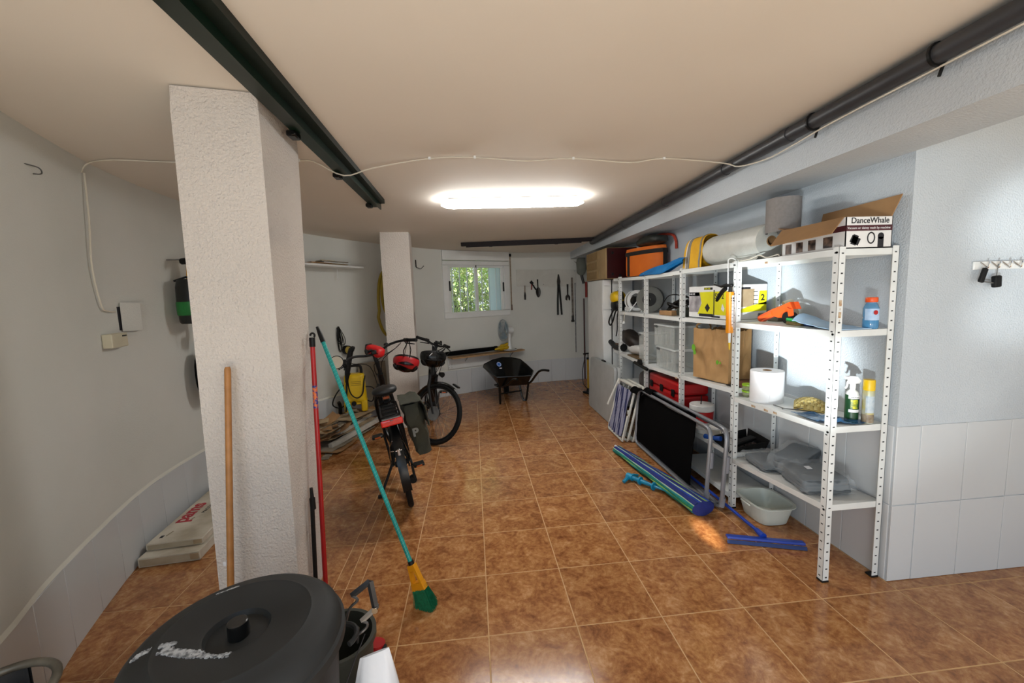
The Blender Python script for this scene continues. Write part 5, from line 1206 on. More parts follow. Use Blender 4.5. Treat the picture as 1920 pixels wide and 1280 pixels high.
def lid_h(r): 
    P = [(0, .046), (.070, .046), (.080, .066), (.17, .072), (.215, .068), (.235, .057), (.256, .02)]
    for (r0, h0), (r1, h1) in zip(P[:-1], P[1:]):
        if r <= r1: return h0 + (h1 - h0) * (r - r0) / (r1 - r0)
    return .02
def smear(pts, w, nm, n=60):
    m = MB(); rr = random.Random(len(pts))
    P = smooth_path([(x, y, 0) for x, y in pts], n // (len(pts) - 1))
    for i, q in enumerate(P):
        for k in range(9):
            s_ = w * rr.uniform(.1, .8); q2 = q + Vector((rr.uniform(-w, w), rr.uniform(-w, w), 0)); r_ = (q2 - Vector((*bc, 0))).length
            m.lathe([(0, -.001), (s_ * .6, -.001), (s_ * .4, .0006), (0, .0008)], 6, (q2.x, q2.y, LZ + lid_h(r_) + .0006))
    obj(nm, m, mat('dried_paint', 'b4b6b8', .5, var=('606264', 90, .1)), lid, kind='stuff')
smear([(-.881, -.812), (-.86, -.795), (-.835, -.785), (-.81, -.779)], .007, 'paint_smear')
smear([(-.818, -.800), (-.784, -.808), (-.753, -.815), (-.716, -.820), (-.656, -.826)], .011, 'paint_smear')
smear([(-.807, -.60), (-.78, -.585), (-.76, -.575)], .003, 'paint_smear')
for sgn, (x, y) in ((1, (.255, .06)), ):
    m = MB(); m.tube(arc((bc[0] + .215, bc[1] + .12, .61), .05, -70, 70, 8, (.87, .49, 0), (-.49, .87, 0)), .008, 8); obj('handle', m, binm, bn)
bu = thing('bucket', 'dark grey bucket standing beside the black rubbish bin', 'bucket', (-.50, -.42, 0))
gp = mat('dark_grey_plastic', '3d4039', .5, var=('32352f', 8))
m = MB(); m.lathe([(0, 0), (.10, 0), (.118, .40), (.131, .405), (.131, .425), (.117, .425), (.098, .01), (0, .01)], 36, (-.545, -.40, 0)); obj('body', m, gp, bu)
lt = thing('metal_latch', 'folding grey metal clamp sticking out beside the bin lid', 'clamp', (-.42, -.52, .5))
galv = mat('galvanised', '77787a', .38, .8, var=('5c5d5f', 14))
def bar(pts, w, t, mt, nm): 
    m = MB(); m.tube(pts, w, 4, flat=(1, t)); return obj(nm, m, mt, lt)
yL = -.55
bar([(-.376, yL, .728), (-.365, yL, .632)], .011, .5, mat('dark_steel', '4b4c4e', .4, .7, var=('3c3d3f', 14)), 'upright_bar')
bar([(-.376, yL, .728), (-.436, yL, .684)], .010, .5, mat('dark_steel', '4b4c4e', .4, .7, var=('3c3d3f', 14)), 'slotted_bar')
m = MB(); m.tube(smooth_path([(-.436, yL, .684), (-.424, yL, .676), (-.42, yL, .665), (-.445, yL, .642), (-.46, yL, .60)], 3), .0045, 6); obj('bent_rod', m, galv, lt)
bar([(-.365, yL, .632), (-.412, yL, .592)], .009, .6, mat('bright_zinc', 'b5aea6', .4, .5, var=('9c958d', 14)), 'link_bar')
m = MB(); m.tube(smooth_path([(-.412, yL, .592), (-.395, yL, .584), (-.40, yL, .566), (-.43, yL, .545), (-.445, yL + .06, .52), (-.46, yL + .09, .44)], 3), .0045, 6); obj('bent_rod', m, galv, lt)
m = MB(); m.tube([(-.365, yL - .012, .632), (-.365, yL + .012, .632)], .010, 12); obj('pivot', m, chrome, lt)
rd = thing('red_dustpan', 'red plastic tool with a black grip behind the white bag', 'tool', (-.45, -.28, 0))
m = MB(); m.tube([(-.46, -.30, .0), (-.452, -.285, .25)], .03, 12); m.tube([(-.452, -.285, .25), (-.449, -.28, .275)], [.034, .036], 14); obj('handle', m, red_pl, rd)
m = MB(); m.box((-.415, -.295, .235), (.016, .03, .07), bev=.005); obj('grip', m, black, rd)
wb = thing('white_sack', 'white plastic sack standing next to the bin in the foreground', 'bag', (-.39, -.62, 0))
sk = mat('white_sack', 'd6d9de', .4, var=('c6cbd3', 3), bump=(12, .3, .01))
rings = []
for i in range(19):
    t = i / 18; z = .002 + .535 * t; kx = .88 - .50 * t ** 1.8; ky = .84 - .80 * t ** 1.5; ring = []
    for j in range(32):
        a = 2 * pi * j / 32; r_ = 1 + .09 * noise.noise((cos(a) * 1.6, sin(a) * 1.6, t * 2.5)) - .22 * abs(noise.noise((cos(a) * 1.5, sin(a) * 1.5 + 5, t * .8)))
        x_ = .125 * kx * r_ * cos(a); ring.append((-.372 + x_ + .010 * t, -.605 + .115 * ky * r_ * sin(a), z + t ** 3 * (.30 * x_ - .012)))
    rings.append(ring)
obj('sack', loft(rings), sk, wb)
m = MB(); m.tube(smooth_path([(-.405, -.55, .545), (-.44, -.70, .47), (-.455, -.745, .33), (-.46, -.76, .1)], 4), .0018, 5); obj('string', m, ink, wb)
gs = thing('gas_cylinder', 'grey gas cylinder with a round carrying collar at the lower left', 'gas cylinder', (-1.475, -.62, 0))
gm = mat('grey_cylinder_paint', '59564e', .4, .2, var=('4a473f', 6)); gx, gy = -1.465, -.60
m = MB(); m.lathe([(0, 0), (.13, 0), (.15, .03), (.15, .30), (.12, .36), (.06, .385), (0, .39)], 36, (gx, gy, 0)); obj('body', m, gm, gs)
clr_m = mat('worn_collar', '8d887c', .42, .5, var=('5c574d', 7))
m = MB(); m.tube(arc((gx, gy, .50), .135, 0, 360, 44, (1, 0, 0), (0, 1, 0))[:-1], .0125, 10, True); obj('collar_ring', m, clr_m, gs)
for a0 in (100, 230, 345):
    m = MB(); m.lathe([(.128, .35), (.139, .35), (.139, .497), (.128, .497)], 8, (gx, gy, 0), a0=R(a0), a1=R(a0 + 42), close=True); obj('collar_plate', m, mat('dark_collar', '1f2022', .4, var=('2a2b2d', 9)), gs)
m = MB(); m.tube([(gx, gy, .38), (gx, gy, .46)], .022, 14); m.tube([(gx, gy, .43), (gx + .06, gy, .43)], .012, 10); obj('valve', m, mat('brass', 'a58a4a', .35, .9, var=('8c7439', 9)), gs)

# ---- cardboard pile and pressure washer by the curved wall
rr = random.Random(21)
kinds = ['pale', 'brown', 'grey']
spots = []
labels = ['torn brown cardboard sheet at the bottom front of the pile', 'long white foam strip along the front of the cardboard pile', 'grey torn cardboard sheet low in the pile', 'brown cardboard panel leaning over the pile front', 'pale crumpled cardboard sheet mid pile', 'white foam strip in the middle of the pile',
          'brown folded cardboard flap at the left of the pile', 'pale cardboard strip on the left of the pile', 'buff cardboard sheet under the pressure washer', 'grey cardboard strip at the back left of the pile', 'curled brown cardboard piece on top of the pile', 'small torn white scrap on the floor before the pile', 'narrow pale strip on top of the pile', 'brown cardboard end piece at the right of the pile']
foam = mat('white_foam', 'c4bfb5', .9, var=('b3ada2', 12), bump=(120, .3)); gcard = mat('grey_card', '9b9180', .9, var=('7d7363', 6), bump=(25, .3))
cd = Vector((.36, .93, 0)).normalized(); cn = Vector((cd.y, -cd.x, 0))
def sheet_at(k, nm, along_, across, z, l, w, th, mt, rz=0, tilt=0, pitch=0, curl=0):
    c = Vector((-1.74, 3.12, 0)) + cd * along_ + cn * across
    q = Matrix.Rotation(math.atan2(cd.y, cd.x) + R(rz), 3, 'Z') @ rot('X', tilt) @ rot('Y', pitch)
    rows = []
    for i in range(9):
        row = []
        for j in range(5):
            x, y = (i / 8 - .5) * l, (j / 4 - .5) * w
            jag = .02 * noise.noise((i * 1.3, k, j)) if (j in (0, 4) or i in (0, 8)) and mt is not foam else 0
            row.append(c + Vector((0, 0, z)) + q @ Vector((x + jag, y + jag, curl * ((i / 8 - .5) ** 2 * 4) + (.006 * noise.noise((i * .7, j * .9, k)) if mt is not foam else 0))))
        rows.append(row)
    lo = min(p.z for r in rows for p in r)
    if lo < .004: rows = [[p + Vector((0, 0, .004 - lo)) for p in r] for r in rows]
    m = MB(); m.sheet(rows, -th); m2 = m
    zmin = min(v.co.z for v in m.bm.verts)
    if zmin < .001:
        for v in m.bm.verts: v.co.z += .002 - zmin
    obj(nm, m, mt, label=labels[k], cat='cardboard' if mt is not foam else 'foam strip', group=None)
sheet_at(0, 'cardboard_sheet', -.22, .27, .012, .46, .22, .004, card, 8, 0, 0, .02)
sheet_at(1, 'foam_strip', .12, .26, .10, .88, .05, .05, foam, -4, 0, -4)
sheet_at(2, 'cardboard_sheet', .0, .10, .03, .86, .42, .005, gcard, 3, 0, 0)
sheet_at(3, 'cardboard_sheet', -.10, .20, .15, .32, .20, .004, card, 12, -24, -6, .02)
sheet_at(4, 'cardboard_sheet', .08, .08, .10, .80, .36, .005, card_d, -5, -4, -2, .02)
sheet_at(5, 'foam_strip', .20, .17, .16, .62, .06, .04, foam, 2, 0, -3)
sheet_at(6, 'cardboard_sheet', -.36, .16, .12, .26, .18, .005, card, 30, -14, 6, .03)
sheet_at(7, 'cardboard_sheet', -.42, .08, .17, .30, .10, .005, card_d, -12, 6, 5)
sheet_at(8, 'cardboard_sheet', .28, .06, .225, .50, .40, .006, card_d, 0, -3, 0)
sheet_at(9, 'cardboard_sheet', -.22, -.03, .20, .50, .10, .005, gcard, 9, 8, 3, .02)
sheet_at(10, 'cardboard_sheet', -.12, .02, .25, .30, .16, .004, card, -18, 10, -8, .05)
sheet_at(11, 'cardboard_scrap', -.50, .33, .010, .16, .08, .003, foam if False else gcard, 20)
sheet_at(12, 'cardboard_sheet', -.08, .06, .225, .58, .05, .01, card_d, 4, 0, 2)
sheet_at(13, 'cardboard_sheet', .50, .17, .19, .16, .22, .004, card, 60, -20, 0, .03)
rr = random.Random(33)
for k in range(12):
    al, ac = rr.uniform(-.52, .45), rr.uniform(-.05, .22); l_, w_ = rr.uniform(.12, .3), rr.uniform(.05, .13)
    labels.append('small torn piece of cardboard among the scraps on the pile')
    sheet_at(len(labels) - 1, 'cardboard_scrap', al, ac, rr.uniform(.235, .29) if ac < .12 else .20, l_, w_, .004, rr.choice([card, card_d, gcard]), rr.uniform(-50, 50), rr.uniform(-14, 14), rr.uniform(-12, 12), rr.uniform(0, .03))
    bpy.data.objects[len(bpy.data.objects) - 1] if False else None
for o in COL.objects:
    if o.get('label') == 'small torn piece of cardboard among the scraps on the pile': o['group'] = 'torn scraps on the cardboard pile'
m = MB(); m.board([(-1.56, 3.74, .27), (-1.25, 4.06, .03), (-1.28, 4.09, .78), (-1.57, 3.79, .80)][::1], .008); obj('cardboard_sheet', m, gcard, label='large grey-brown cardboard sheet standing against wall behind the washer', cat='cardboard')
W0 = Vector((-1.535, 3.47, .242))
pw = thing('pressure_washer', 'yellow pressure washer with black handle on the cardboard pile', 'pressure washer', W0, R(12))
m = MB(); m.box((0, 0, .30), (.27, .20, .36), bev=.035, seg=3, taper=.88); m.box((-.10, 0, .075), (.075, .19, .15), bev=.02, seg=2); m.box((.10, 0, .075), (.075, .19, .15), bev=.02, seg=2); m.box((0, .01, .14), (.22, .17, .10), bev=.01); obj('body', m, yellow_pl, pw, local=True)
m = MB(); m.tube(smooth_path([(-.085, 0, .44), (-.085, 0, .54), (-.06, 0, .575), (.06, 0, .575), (.085, 0, .54), (.085, 0, .44)], 4), .017, 10, flat=(1, 1)); obj('handle', m, black, pw, local=True)
m = MB(); m.lathe([(0, 0), (.03, 0), (.028, .02), (0, .02)], 18, (-.02, -.095, .115), rot('X', 90)); obj('dial', m, black, pw, local=True)
m = MB()
for k in range(4): m.box((.02, -.094 + .002 * k, .345 + .022 * k), (.12, .004, .006))
obj('vents', m, mat('vent_yellow', '9a7f06', .5, var=('8a7205', 9)), pw, local=True)
m = MB(); m.tube(smooth_path([(-.04, -.08, .50), (-.07, -.11, .42), (-.05, -.125, .26), (.02, -.13, .19), (.09, -.12, .24), (.115, -.10, .38), (.13, -.06, .45)], 5), .008, 7); obj('hose', m, black, pw, local=True)
m = MB(); m.tube(smooth_path([(-.13, -.05, .35), (-.22, -.08, .25), (-.27, -.06, .12), (-.20, -.03, .06), (-.14, 0, .08)], 5), .008, 7); obj('cord', m, black, pw, local=True)
m = MB(); m.tube(smooth_path([(.12, .0, .30), (.22, .03, .26), (.20, .03, .10), (.13, 0, .12)], 5), .008, 7); obj('cord', m, black, pw, local=True)
m = MB(); m.tube(smooth_path([(-.20, .02, -.02), (-.19, -.02, .08), (-.20, -.05, .14)], 4), .022, 8); obj('trigger_gun', m, black, pw, local=True)

sg_ = thing('spray_gun', 'black spray gun of the washer standing upright behind it', 'spray gun', (-1.60, 3.28, .28))
m = MB(); m.tube([(-1.605, 3.27, .285), (-1.57, 3.27, .67)], .012, 8); obj('lance', m, black, sg_)
m = MB(); m.tube(smooth_path([(-1.572, 3.27, .65), (-1.548, 3.27, .81), (-1.515, 3.27, .96), (-1.485, 3.27, 1.065)], 3), [.018, .022, .03, .034, .036, .036, .034, .034, .032, .028], 10); m.box((-1.475, 3.265, 1.055), (.05, .06, .07), rot('Y', 25), bev=.012); obj('grip', m, black, sg_)
# ---- back-left wall
def wl(s_y, off=0): return wallpt(s_y, off)
a_, b_ = wl(3.28)[0], wl(3.90)[0]; dS_ = (b_ - a_).normalized(); nS_ = Vector((dS_.y, -dS_.x, 0)); aS = math.atan2(dS_.y, dS_.x)
a_ = wl(2.72)[0]
ls = thing('wall_shelf', 'white plank shelf high on the curved back left wall', 'shelf', tuple(lerp(a_, b_, .5) + Vector((0, 0, 2.06))))
q = [a_ + nS_ * .03, b_ + nS_ * .0, b_ + nS_ * .20, a_ + nS_ * .24]
m = MB(); m.board([p + Vector((0, 0, 2.07)) for p in q], .022); obj('plank', m, white_pl, ls)
m = MB()
for t in (.35, .78):
    c = lerp(a_, b_, t) + nS_ * .02; m.tube([c + Vector((0, 0, 1.90)), c + Vector((0, 0, 2.068)), c + nS_ * .15 + Vector((0, 0, 2.066))], .006, 5)
obj('bracket', m, white_pl, ls)
for k, (t0, t1, w0, mt, lb) in enumerate(((.50, .84, .02, card_d, 'pale board at the bottom of the stack on the wall shelf'), (.55, .86, .03, white_pl, 'thin white board in the stack on the wall shelf'), (.52, .83, .04, gcard, 'greyish board on top of the stack on the wall shelf'), (.40, .62, .05, card, 'short brown board on the left of the wall shelf'))):
    c0, c1 = lerp(a_, b_, t0), lerp(a_, b_, t1); z = 2.093 + .013 * (k % 3)
    m = MB(); m.board([c0 + nS_ * w0 + Vector((0, 0, z)), c1 + nS_ * w0 + Vector((0, 0, z)), c1 + nS_ * (w0 + .12) + Vector((0, 0, z)), c0 + nS_ * (w0 + .12) + Vector((0, 0, z))], .010); obj('board', m, mt, label=lb, cat='board')
m = MB(); c = lerp(a_, b_, .66) + nS_ * .04
m.tube([c + dS_ * x + Vector((0, 0, 2.133 + .004 * sin(x * 90))) for x in (-.10, -.06, -.02, .02, .06, .10)], .008, 6); obj('rope_strip', m, cream_pl, label='cream rope lying on the boards of the wall shelf', cat='rope')
yh = mat('yellow_hose', 'a8901c', .45, var=('988115', 8))
ho = thing('garden_hose', 'yellow hose hanging in loops on the wall behind the back column', 'hose', tuple(wl(4.2, .04)[0] + Vector((0, 0, 1.1))))
c = wl(4.24, .10)[0]; t_ = Vector((.67, .74, 0)); n_ = Vector((.74, -.67, 0))
m = MB(); m.tube([c + t_ * (.145 * cos(a)) * (1 + .25 * (sin(a) < -.3)) + Vector((0, 0, 1.58 + .46 * sin(a))) + n_ * .0 for a in [2 * pi * i / 30 for i in range(30)]], .021, 9, True); obj('loop', m, yh, ho)
m = MB(); m.tube([c + t_ * (.10 + .215 * cos(a)) + Vector((0, 0, 1.70 + .39 * sin(a))) + n_ * .045 for a in [2 * pi * i / 30 for i in range(30)]], .021, 9, True); obj('loop', m, yh, ho)
m = MB(); m.tube([c - n_ * .06 + Vector((0, 0, 1.96)) + t_ * .1, c + n_ * .09 + Vector((0, 0, 1.95)) + t_ * .1], .01, 6); obj('wall_peg', m, steel, ho)
c = wl(3.64, .025)[0]; t_ = Vector((.60, .80, 0)); n_ = Vector((.8, -.6, 0))
kc = thing('cable_bundle', 'bundle of thin black cables hanging on the back left wall', 'cable', tuple(c + Vector((0, 0, 1.0))))
m = MB(); rr = random.Random(8)
for k in range(6):
    w_ = rr.uniform(.02, .07); l_ = rr.uniform(.22, .34); s_ = rr.uniform(-.005, .09)
    m.tube([c + t_ * (s_ * (1 - sin(a)) * .5 + w_ * cos(a) * (.25 + .75 * (1 - (sin(a) + 1) / 2))) + Vector((0, 0, 1.315 - l_ / 2 + l_ / 2 * sin(a))) + n_ * (.004 * k) for a in [2 * pi * i / 18 for i in range(18)]], .0045, 5, True)
m.tube([c + Vector((0, 0, 1.30)), c + Vector((0, 0, 1.16)) + t_ * .005], .016, 8); obj('loops', m, black, kc)
ym = thing('tape_reel', 'small yellow and black reel hanging below the black cables', 'reel', tuple(c + t_ * .09 + n_ * .02 + Vector((0, 0, .95))))
q = Matrix((t_, Vector((0, 0, 1)), n_)).transposed()
m = MB(); m.lathe([(0, -.02), (.05, -.02), (.05, .02), (0, .02)], 20, c + t_ * .09 + n_ * .03 + Vector((0, 0, 1.0)), q); obj('drum', m, mat('dull_yellow', 'b7a04a', .5, var=('a08a38', 9)), ym)
m = MB(); m.lathe([(.048, -.024), (.060, -.024), (.060, .024), (.048, .024)], 20, c + t_ * .09 + n_ * .03 + Vector((0, 0, 1.0)), q, close=True); obj('rim', m, black, ym)

# ------------------------------------------------------------------ back wall things
def bw(x, off=0):
    P = [WL, WR] + pathR[1:]
    for a, b in zip(P[:-1], P[1:]):
        if a.x <= x <= b.x:
            t = (b - a).normalized(); return lerp(a, b, (x - a.x) / (b.x - a.x)) + Vector((t.y, -t.x, 0)) * off
    return P[-1]
p0, p1 = bw(-.46), bw(.66); pe = Vector((.83, 5.59, 0)); dN = (p1 - p0).normalized(); nN = Vector((dN.y, -dN.x, 0))
bs_ = thing('plank_shelf', 'plank shelf on brackets on the back wall under the window', 'shelf', tuple(lerp(p0, p1, .5) + Vector((0, 0, .66))))
m = MB(); m.board([Vector((p.x, p.y, .662)) for p in (p0 + nN * .012, p1 + nN * .012, pe + nN * .03, pe + nN * .15, p1 + nN * .23, p0 + nN * .23)], .020); obj('plank', m, wood, bs_)
m = MB(); m.board([p0 + nN * .012 + Vector((0, 0, .45)), lerp(p0, p1, .62) + nN * .012 + Vector((0, 0, .45)), lerp(p0, p1, .62) + nN * .012 + Vector((0, 0, .655)), p0 + nN * .012 + Vector((0, 0, .655))], .012); obj('back_board', m, white_pl, bs_)
m = MB()
for zz in (.48, .52, .62): 
    for tt in (.012, .05): m.tube([lerp(p0, p1, tt) + nN * .020 + Vector((0, 0, zz)), lerp(p0, p1, tt) + nN * .027 + Vector((0, 0, zz))], .007, 6)
obj('screws', m, steel, bs_, kind='stuff')
for tt in (.25, .97):
    c = lerp(p0, p1, tt); m = MB(); m.tube([c + nN * .015 + Vector((0, 0, .53)), c + nN * .015 + Vector((0, 0, .655)), c + nN * .19 + Vector((0, 0, .658))], .008, 5); m.tube([c + nN * .015 + Vector((0, 0, .55)), c + nN * .16 + Vector((0, 0, .655))], .007, 5); obj('bracket', m, steel, bs_)
pz = thing('parasol', 'long closed black parasol lying on the plank shelf', 'parasol', tuple(lerp(p0, p1, .3) + nN * .1 + Vector((0, 0, .685))))
m = MB(); c0, c1 = p0 - dN * .16 + nN * .12 + Vector((0, 0, .722)), lerp(p0, p1, .70) + nN * .11 + Vector((0, 0, .728)); m.tube([c0, lerp(c0, c1, .1), lerp(c0, c1, .5), lerp(c0, c1, .95), c1], [.02, .036, .040, .034, .028], 12); obj('cover', m, fabric_black, pz)
m = MB(); m.tube([c1 - dN * .004, c1 + dN * .05], .012, 8); m.tube([c1 - dN * .03, c1 + dN * .012], .042, 12); obj('end_cap', m, black, pz)
m = MB(); m.blob(p0 + dN * 1.00 + nN * .125 + Vector((0, 0, .722)), (.34, .17, .075), rot=Matrix.Rotation(math.atan2(dN.y, dN.x), 3, 'Z'), pw=.8, amp=.022, fr=9, n=(36, 18), seed=5, crease=.9); m.blob(p0 + dN * 1.06 + nN * .09 + Vector((0, 0, .765)), (.20, .10, .05), rot=Matrix.Rotation(math.atan2(dN.y, dN.x), 3, 'Z') @ rot('Y', -14), pw=.8, amp=.015, fr=12, n=(28, 14), seed=8, flat=False)
obj('yellow_jacket', m, mat('rain_yellow', 'c9a40e', .5, var=('b5910a', 9), bump=(20, .4)), label='crumpled yellow plastic jacket on the plank shelf', cat='jacket')
F = Vector((.615, 5.345, .684))
fn = thing('desk_fan', 'white desk fan with grey cage on the end of plank shelf', 'fan', F)
m = MB(); m.lathe([(0, 0), (.125, 0), (.125, .012), (.05, .022), (.034, .07), (.024, .11), (.022, .25), (0, .25)], 28, F); obj('stand', m, white_pl, fn)
m = MB(); m.lathe([(.09, .0122), (.127, .0122), (.120, .016), (.09, .016)], 28, F, close=True); obj('base_ring', m, mat('taupe_plastic', '6f655c', .5, var=('625950', 9)), fn)
nF = Vector((-.90, -.42, .05)).normalized(); sF = nF.cross(Vector((0, 0, 1))).normalized(); uF = sF.cross(nF); QF = Matrix((sF, uF, nF)).transposed(); cF = F + Vector((-.005, 0, .345))
m = MB(); m.lathe([(0, -.075), (.055, -.07), (.062, -.04), (.060, .045), (.045, .06), (0, .06)], 22, cF, QF); m.tube([F + Vector((0, 0, .24)), cF], .026, 10); obj('motor', m, white_pl, fn)
cgm = mat('fan_grey', 'aab3b8', .35, .2, var=('9aa3a8', 9)); cc = cF + nF * .115
m = MB()
for r_, z_ in ((.05, .035), (.10, .035), (.15, .022), (.185, .0), (.05, -.04), (.10, -.04), (.15, -.025)): m.tube([cc + (sF * cos(a) + uF * sin(a)) * r_ + nF * z_ for a in [2 * pi * i / 28 for i in range(28)]], .003 if r_ < .18 else .007, 5, True)
for k in range(36):
    a = 2 * pi * k / 36; d_ = sF * cos(a) + uF * sin(a)
    m.tube([cc + d_ * .05 + nF * .035, cc + d_ * .12 + nF * .033, cc + d_ * .185], .0016, 4); m.tube([cc + d_ * .05 - nF * .04, cc + d_ * .12 - nF * .036, cc + d_ * .185], .0016, 4)
obj('cage', m, cgm, fn, kind='stuff')
m = MB(); m.lathe([(0, .036), (.045, .036), (.045, .042), (0, .044)], 20, cc, QF); obj('cage_badge', m, cgm, fn)
blm = clear_mat('fan_blade', '8fa6b4', .7, .2)
for k in range(3):
    a0 = 2 * pi * k / 3; rows = []
    for i in range(6):
        r_ = .03 + .13 * i / 5; rows.append([cc + (sF * cos(a0 + w_) + uF * sin(a0 + w_)) * r_ + nF * (.02 * (w_ - .5)) for w_ in [(-.3 + 1.5 * j / 5) * (.5 + .5 * i / 5) for j in range(6)]])
    m = MB(); m.sheet(rows, .0025); obj('blade', m, blm, fn)

wbw = thing('wheelbarrow', 'black metal wheelbarrow standing by the back wall', 'wheelbarrow', (.53, 4.3, 0))
rim = [(.30, 3.99, .470), (.54, 3.975, .470), (.80, 3.98, .470), (.855, 4.18, .50), (.80, 4.50, .545), (.735, 4.82, .585), (.60, 4.97, .60), (.46, 4.99, .605), (.28, 4.80, .60), (.135, 4.56, .575), (.115, 4.42, .555), (.21, 4.18, .50)]
bot = [(.33, 4.09, .315), (.54, 4.08, .315), (.745, 4.09, .315), (.755, 4.2, .30), (.72, 4.4, .29), (.66, 4.58, .29), (.58, 4.65, .29), (.50, 4.65, .29), (.40, 4.57, .29), (.34, 4.45, .29), (.325, 4.38, .29), (.325, 4.2, .30)]
def dens(P, k=3): return [lerp(P[i], P[(i + 1) % len(P)], j / k) for i in range(len(P)) for j in range(k)]
rim, bot = dens(rim), dens(bot)
rings = [[lerp(b, a, t) for a, b in zip(rim, bot)] for t in (0, .33, .66, 1)]
cen = Vector((.54, 4.4, .3))
def inn(P, e, dz=0): return [p + (Vector((cen.x, cen.y, p.z)) - p).normalized() * e + Vector((0, 0, dz)) for p in P]
m = loft(rings + [inn(rings[3], .005, .001), inn(rings[2], .005), inn(rings[1], .005), inn(rings[0], .006, .005)])
obj('tray', m, gloss_black, wbw)
m = MB(); m.tube(rim, .008, 7, True); obj('rim', m, gloss_black, wbw)
m = MB(); m.tube(smooth_path([(.52, 4.86, .17), (.66, 4.6, .265), (.76, 4.3, .30), (.80, 4.12, .345), (.855, 3.97, .47), (.895, 3.88, .545), (.94, 3.80, .575), (1.0, 3.70, .582)], 4), .0165, 10)
m.tube(smooth_path([(.46, 4.86, .17), (.36, 4.6, .265), (.33, 4.3, .30), (.37, 4.12, .30), (.44, 3.97, .36), (.49, 3.88, .43), (.53, 3.80, .47), (.56, 3.74, .475)], 4), .0165, 10); obj('frame', m, gloss_black, wbw)
for P in ([(.345, 4.34, .29), (.345, 4.24, .018), (.345, 4.17, .31)], [(.655, 4.40, .29), (.70, 4.36, .05), (.735, 4.35, .018), (.76, 4.34, .05), (.785, 4.25, .31)]):
    m = MB(); m.tube(smooth_path(P, 4), .0165, 9); obj('leg', m, gloss_black, wbw)
m = MB(); m.tube([(.345, 4.30, .15), (.69, 4.37, .165)], .012, 8); m.box((.31, 4.2, .305), (.06, .12, .03), rot('Z', 20), bev=.006); obj('brace', m, gloss_black, wbw)
m = MB(); m.lathe([(.09, -.03), (.15, -.035), (.165, -.02), (.165, .02), (.15, .035), (.09, .03)], 26, (.49, 4.9, .167), rot('Y', 90) , close=True); wh_ = obj('wheel', m, rubber, wbw)
m = MB(); m.lathe([(0, -.02), (.092, -.02), (.092, .02), (0, .02)], 20, (.49, 4.9, .167), rot('Y', 90)); obj('wheel_hub', m, mat('amber_hub', '9c7a28', .5, var=('8a6a20', 9)), wh_)
q = rot('X', -38)
m = MB(); m.lathe([(0, 0), (.042, 0), (.042, .002), (0, .002)], 24, (.375, 4.72, .535), rot('Z', 25) @ rot('X', 55)); obj('sticker', m, mat('sticker_blue', '2c6fc4', .4, var=('2563b3', 20)), wbw)
m = MB(); m.lathe([(.030, 0), (.036, 0), (.036, .0035), (.030, .0035)], 24, (.375, 4.72, .535), rot('Z', 25) @ rot('X', 55), close=True); m.box((.40, 4.69, .475), (.04, .002, .014), rot('Z', 20) @ rot('X', -35)); obj('sticker_print', m, label_w, wbw)

# tool board
tbd = thing('tool_board', 'long white board on the back wall that the hand tools hang on', 'board', tuple(bw(1.36) + Vector((0, 0, 1.78))))
for xa, xb in ((.80, 1.4), (1.4, 1.935)):
    m = MB(); m.board([bw(xa, .002) + Vector((0, 0, 1.79 - .02 * (xa > 1.3))), bw(xb, .002) + Vector((0, 0, 1.775 - .022 * (xb > 1.6))), bw(xb, .002) + Vector((0, 0, 2.078 - .015 * (xb > 1.6))), bw(xa, .002) + Vector((0, 0, 2.085))], .016); obj('panel', m, mat('board_white', 'c9c8c0', .6, var=('bfbeb6', 6)), tbd)
m = MB()
for x, z in ((.83, 2.05), (.98, 2.0), (1.90, 2.04), (.83, 1.82), (1.90, 1.79), (1.3, 1.81)): m.tube([bw(x, .016) + Vector((0, 0, z)), bw(x, .023) + Vector((0, 0, z))], .009, 8)
obj('screws', m, steel, tbd, kind='stuff')
tsteel = mat('tool_steel', '3a3836', .45, .6, var=('2c2a28', 20)); rusty = mat('rusty_steel', '8f8478', .6, .2, var=('4d443c', 20))
def T(x, z, off=.035): return bw(x, off) + Vector((0, 0, z))
def tl(nm, label, x): return thing(nm, label, 'tool', tuple(T(x, 1.5)))
t = tl('scraper', 'small scraper with a dark blade, leftmost tool on the white board', .943)
m = MB(); m.tube([T(.945, 1.80), T(.942, 1.68)], .008, 8); obj('handle', m, mat('worn_handle', '8d7a66', .6, var=('7c6a57', 20)), t)
m = MB(); m.board([T(.935, 1.69), T(.95, 1.69), T(.962, 1.62), T(.958, 1.545), T(.928, 1.545), T(.924, 1.62)], -.006); obj('blade', m, tsteel, t)
t = tl('secateurs', 'red and black secateurs hanging on the white board', 1.07)
m = MB(); m.tube([T(1.05, 1.87), T(1.075, 1.82), T(1.068, 1.72)], .011, 7); obj('handle', m, mat('red_grip', '8c2b20', .5, var=('7c231a', 20)), t)
m = MB(); m.tube([T(1.04, 1.86), T(1.10, 1.80), T(1.15, 1.72)], .013, 7); m.board([T(1.03, 1.85), T(1.07, 1.89), T(1.11, 1.84), T(1.08, 1.81)], -.012); obj('blades', m, black, t)
t = tl('hand_trowel', 'black garden trowel hanging blade down on the white board', 1.19)
m = MB(); m.tube([T(1.185, 1.905), T(1.19, 1.75)], [.013, .009], 8); obj('handle', m, black, t)
rows = [[T(1.19 + w_ * (j / 6 - .5), 1.76 - .18 * i / 7, .035 + .012 * ((j / 6 - .5) ** 2) * 4) for j in range(7)] for i, w_ in enumerate((.03, .07, .085, .09, .085, .075, .055, .02))]
m = MB(); m.sheet(rows, .003); obj('blade', m, tsteel, t)
t = tl('loppers', 'long black loppers hanging vertically on the white board', 1.585)
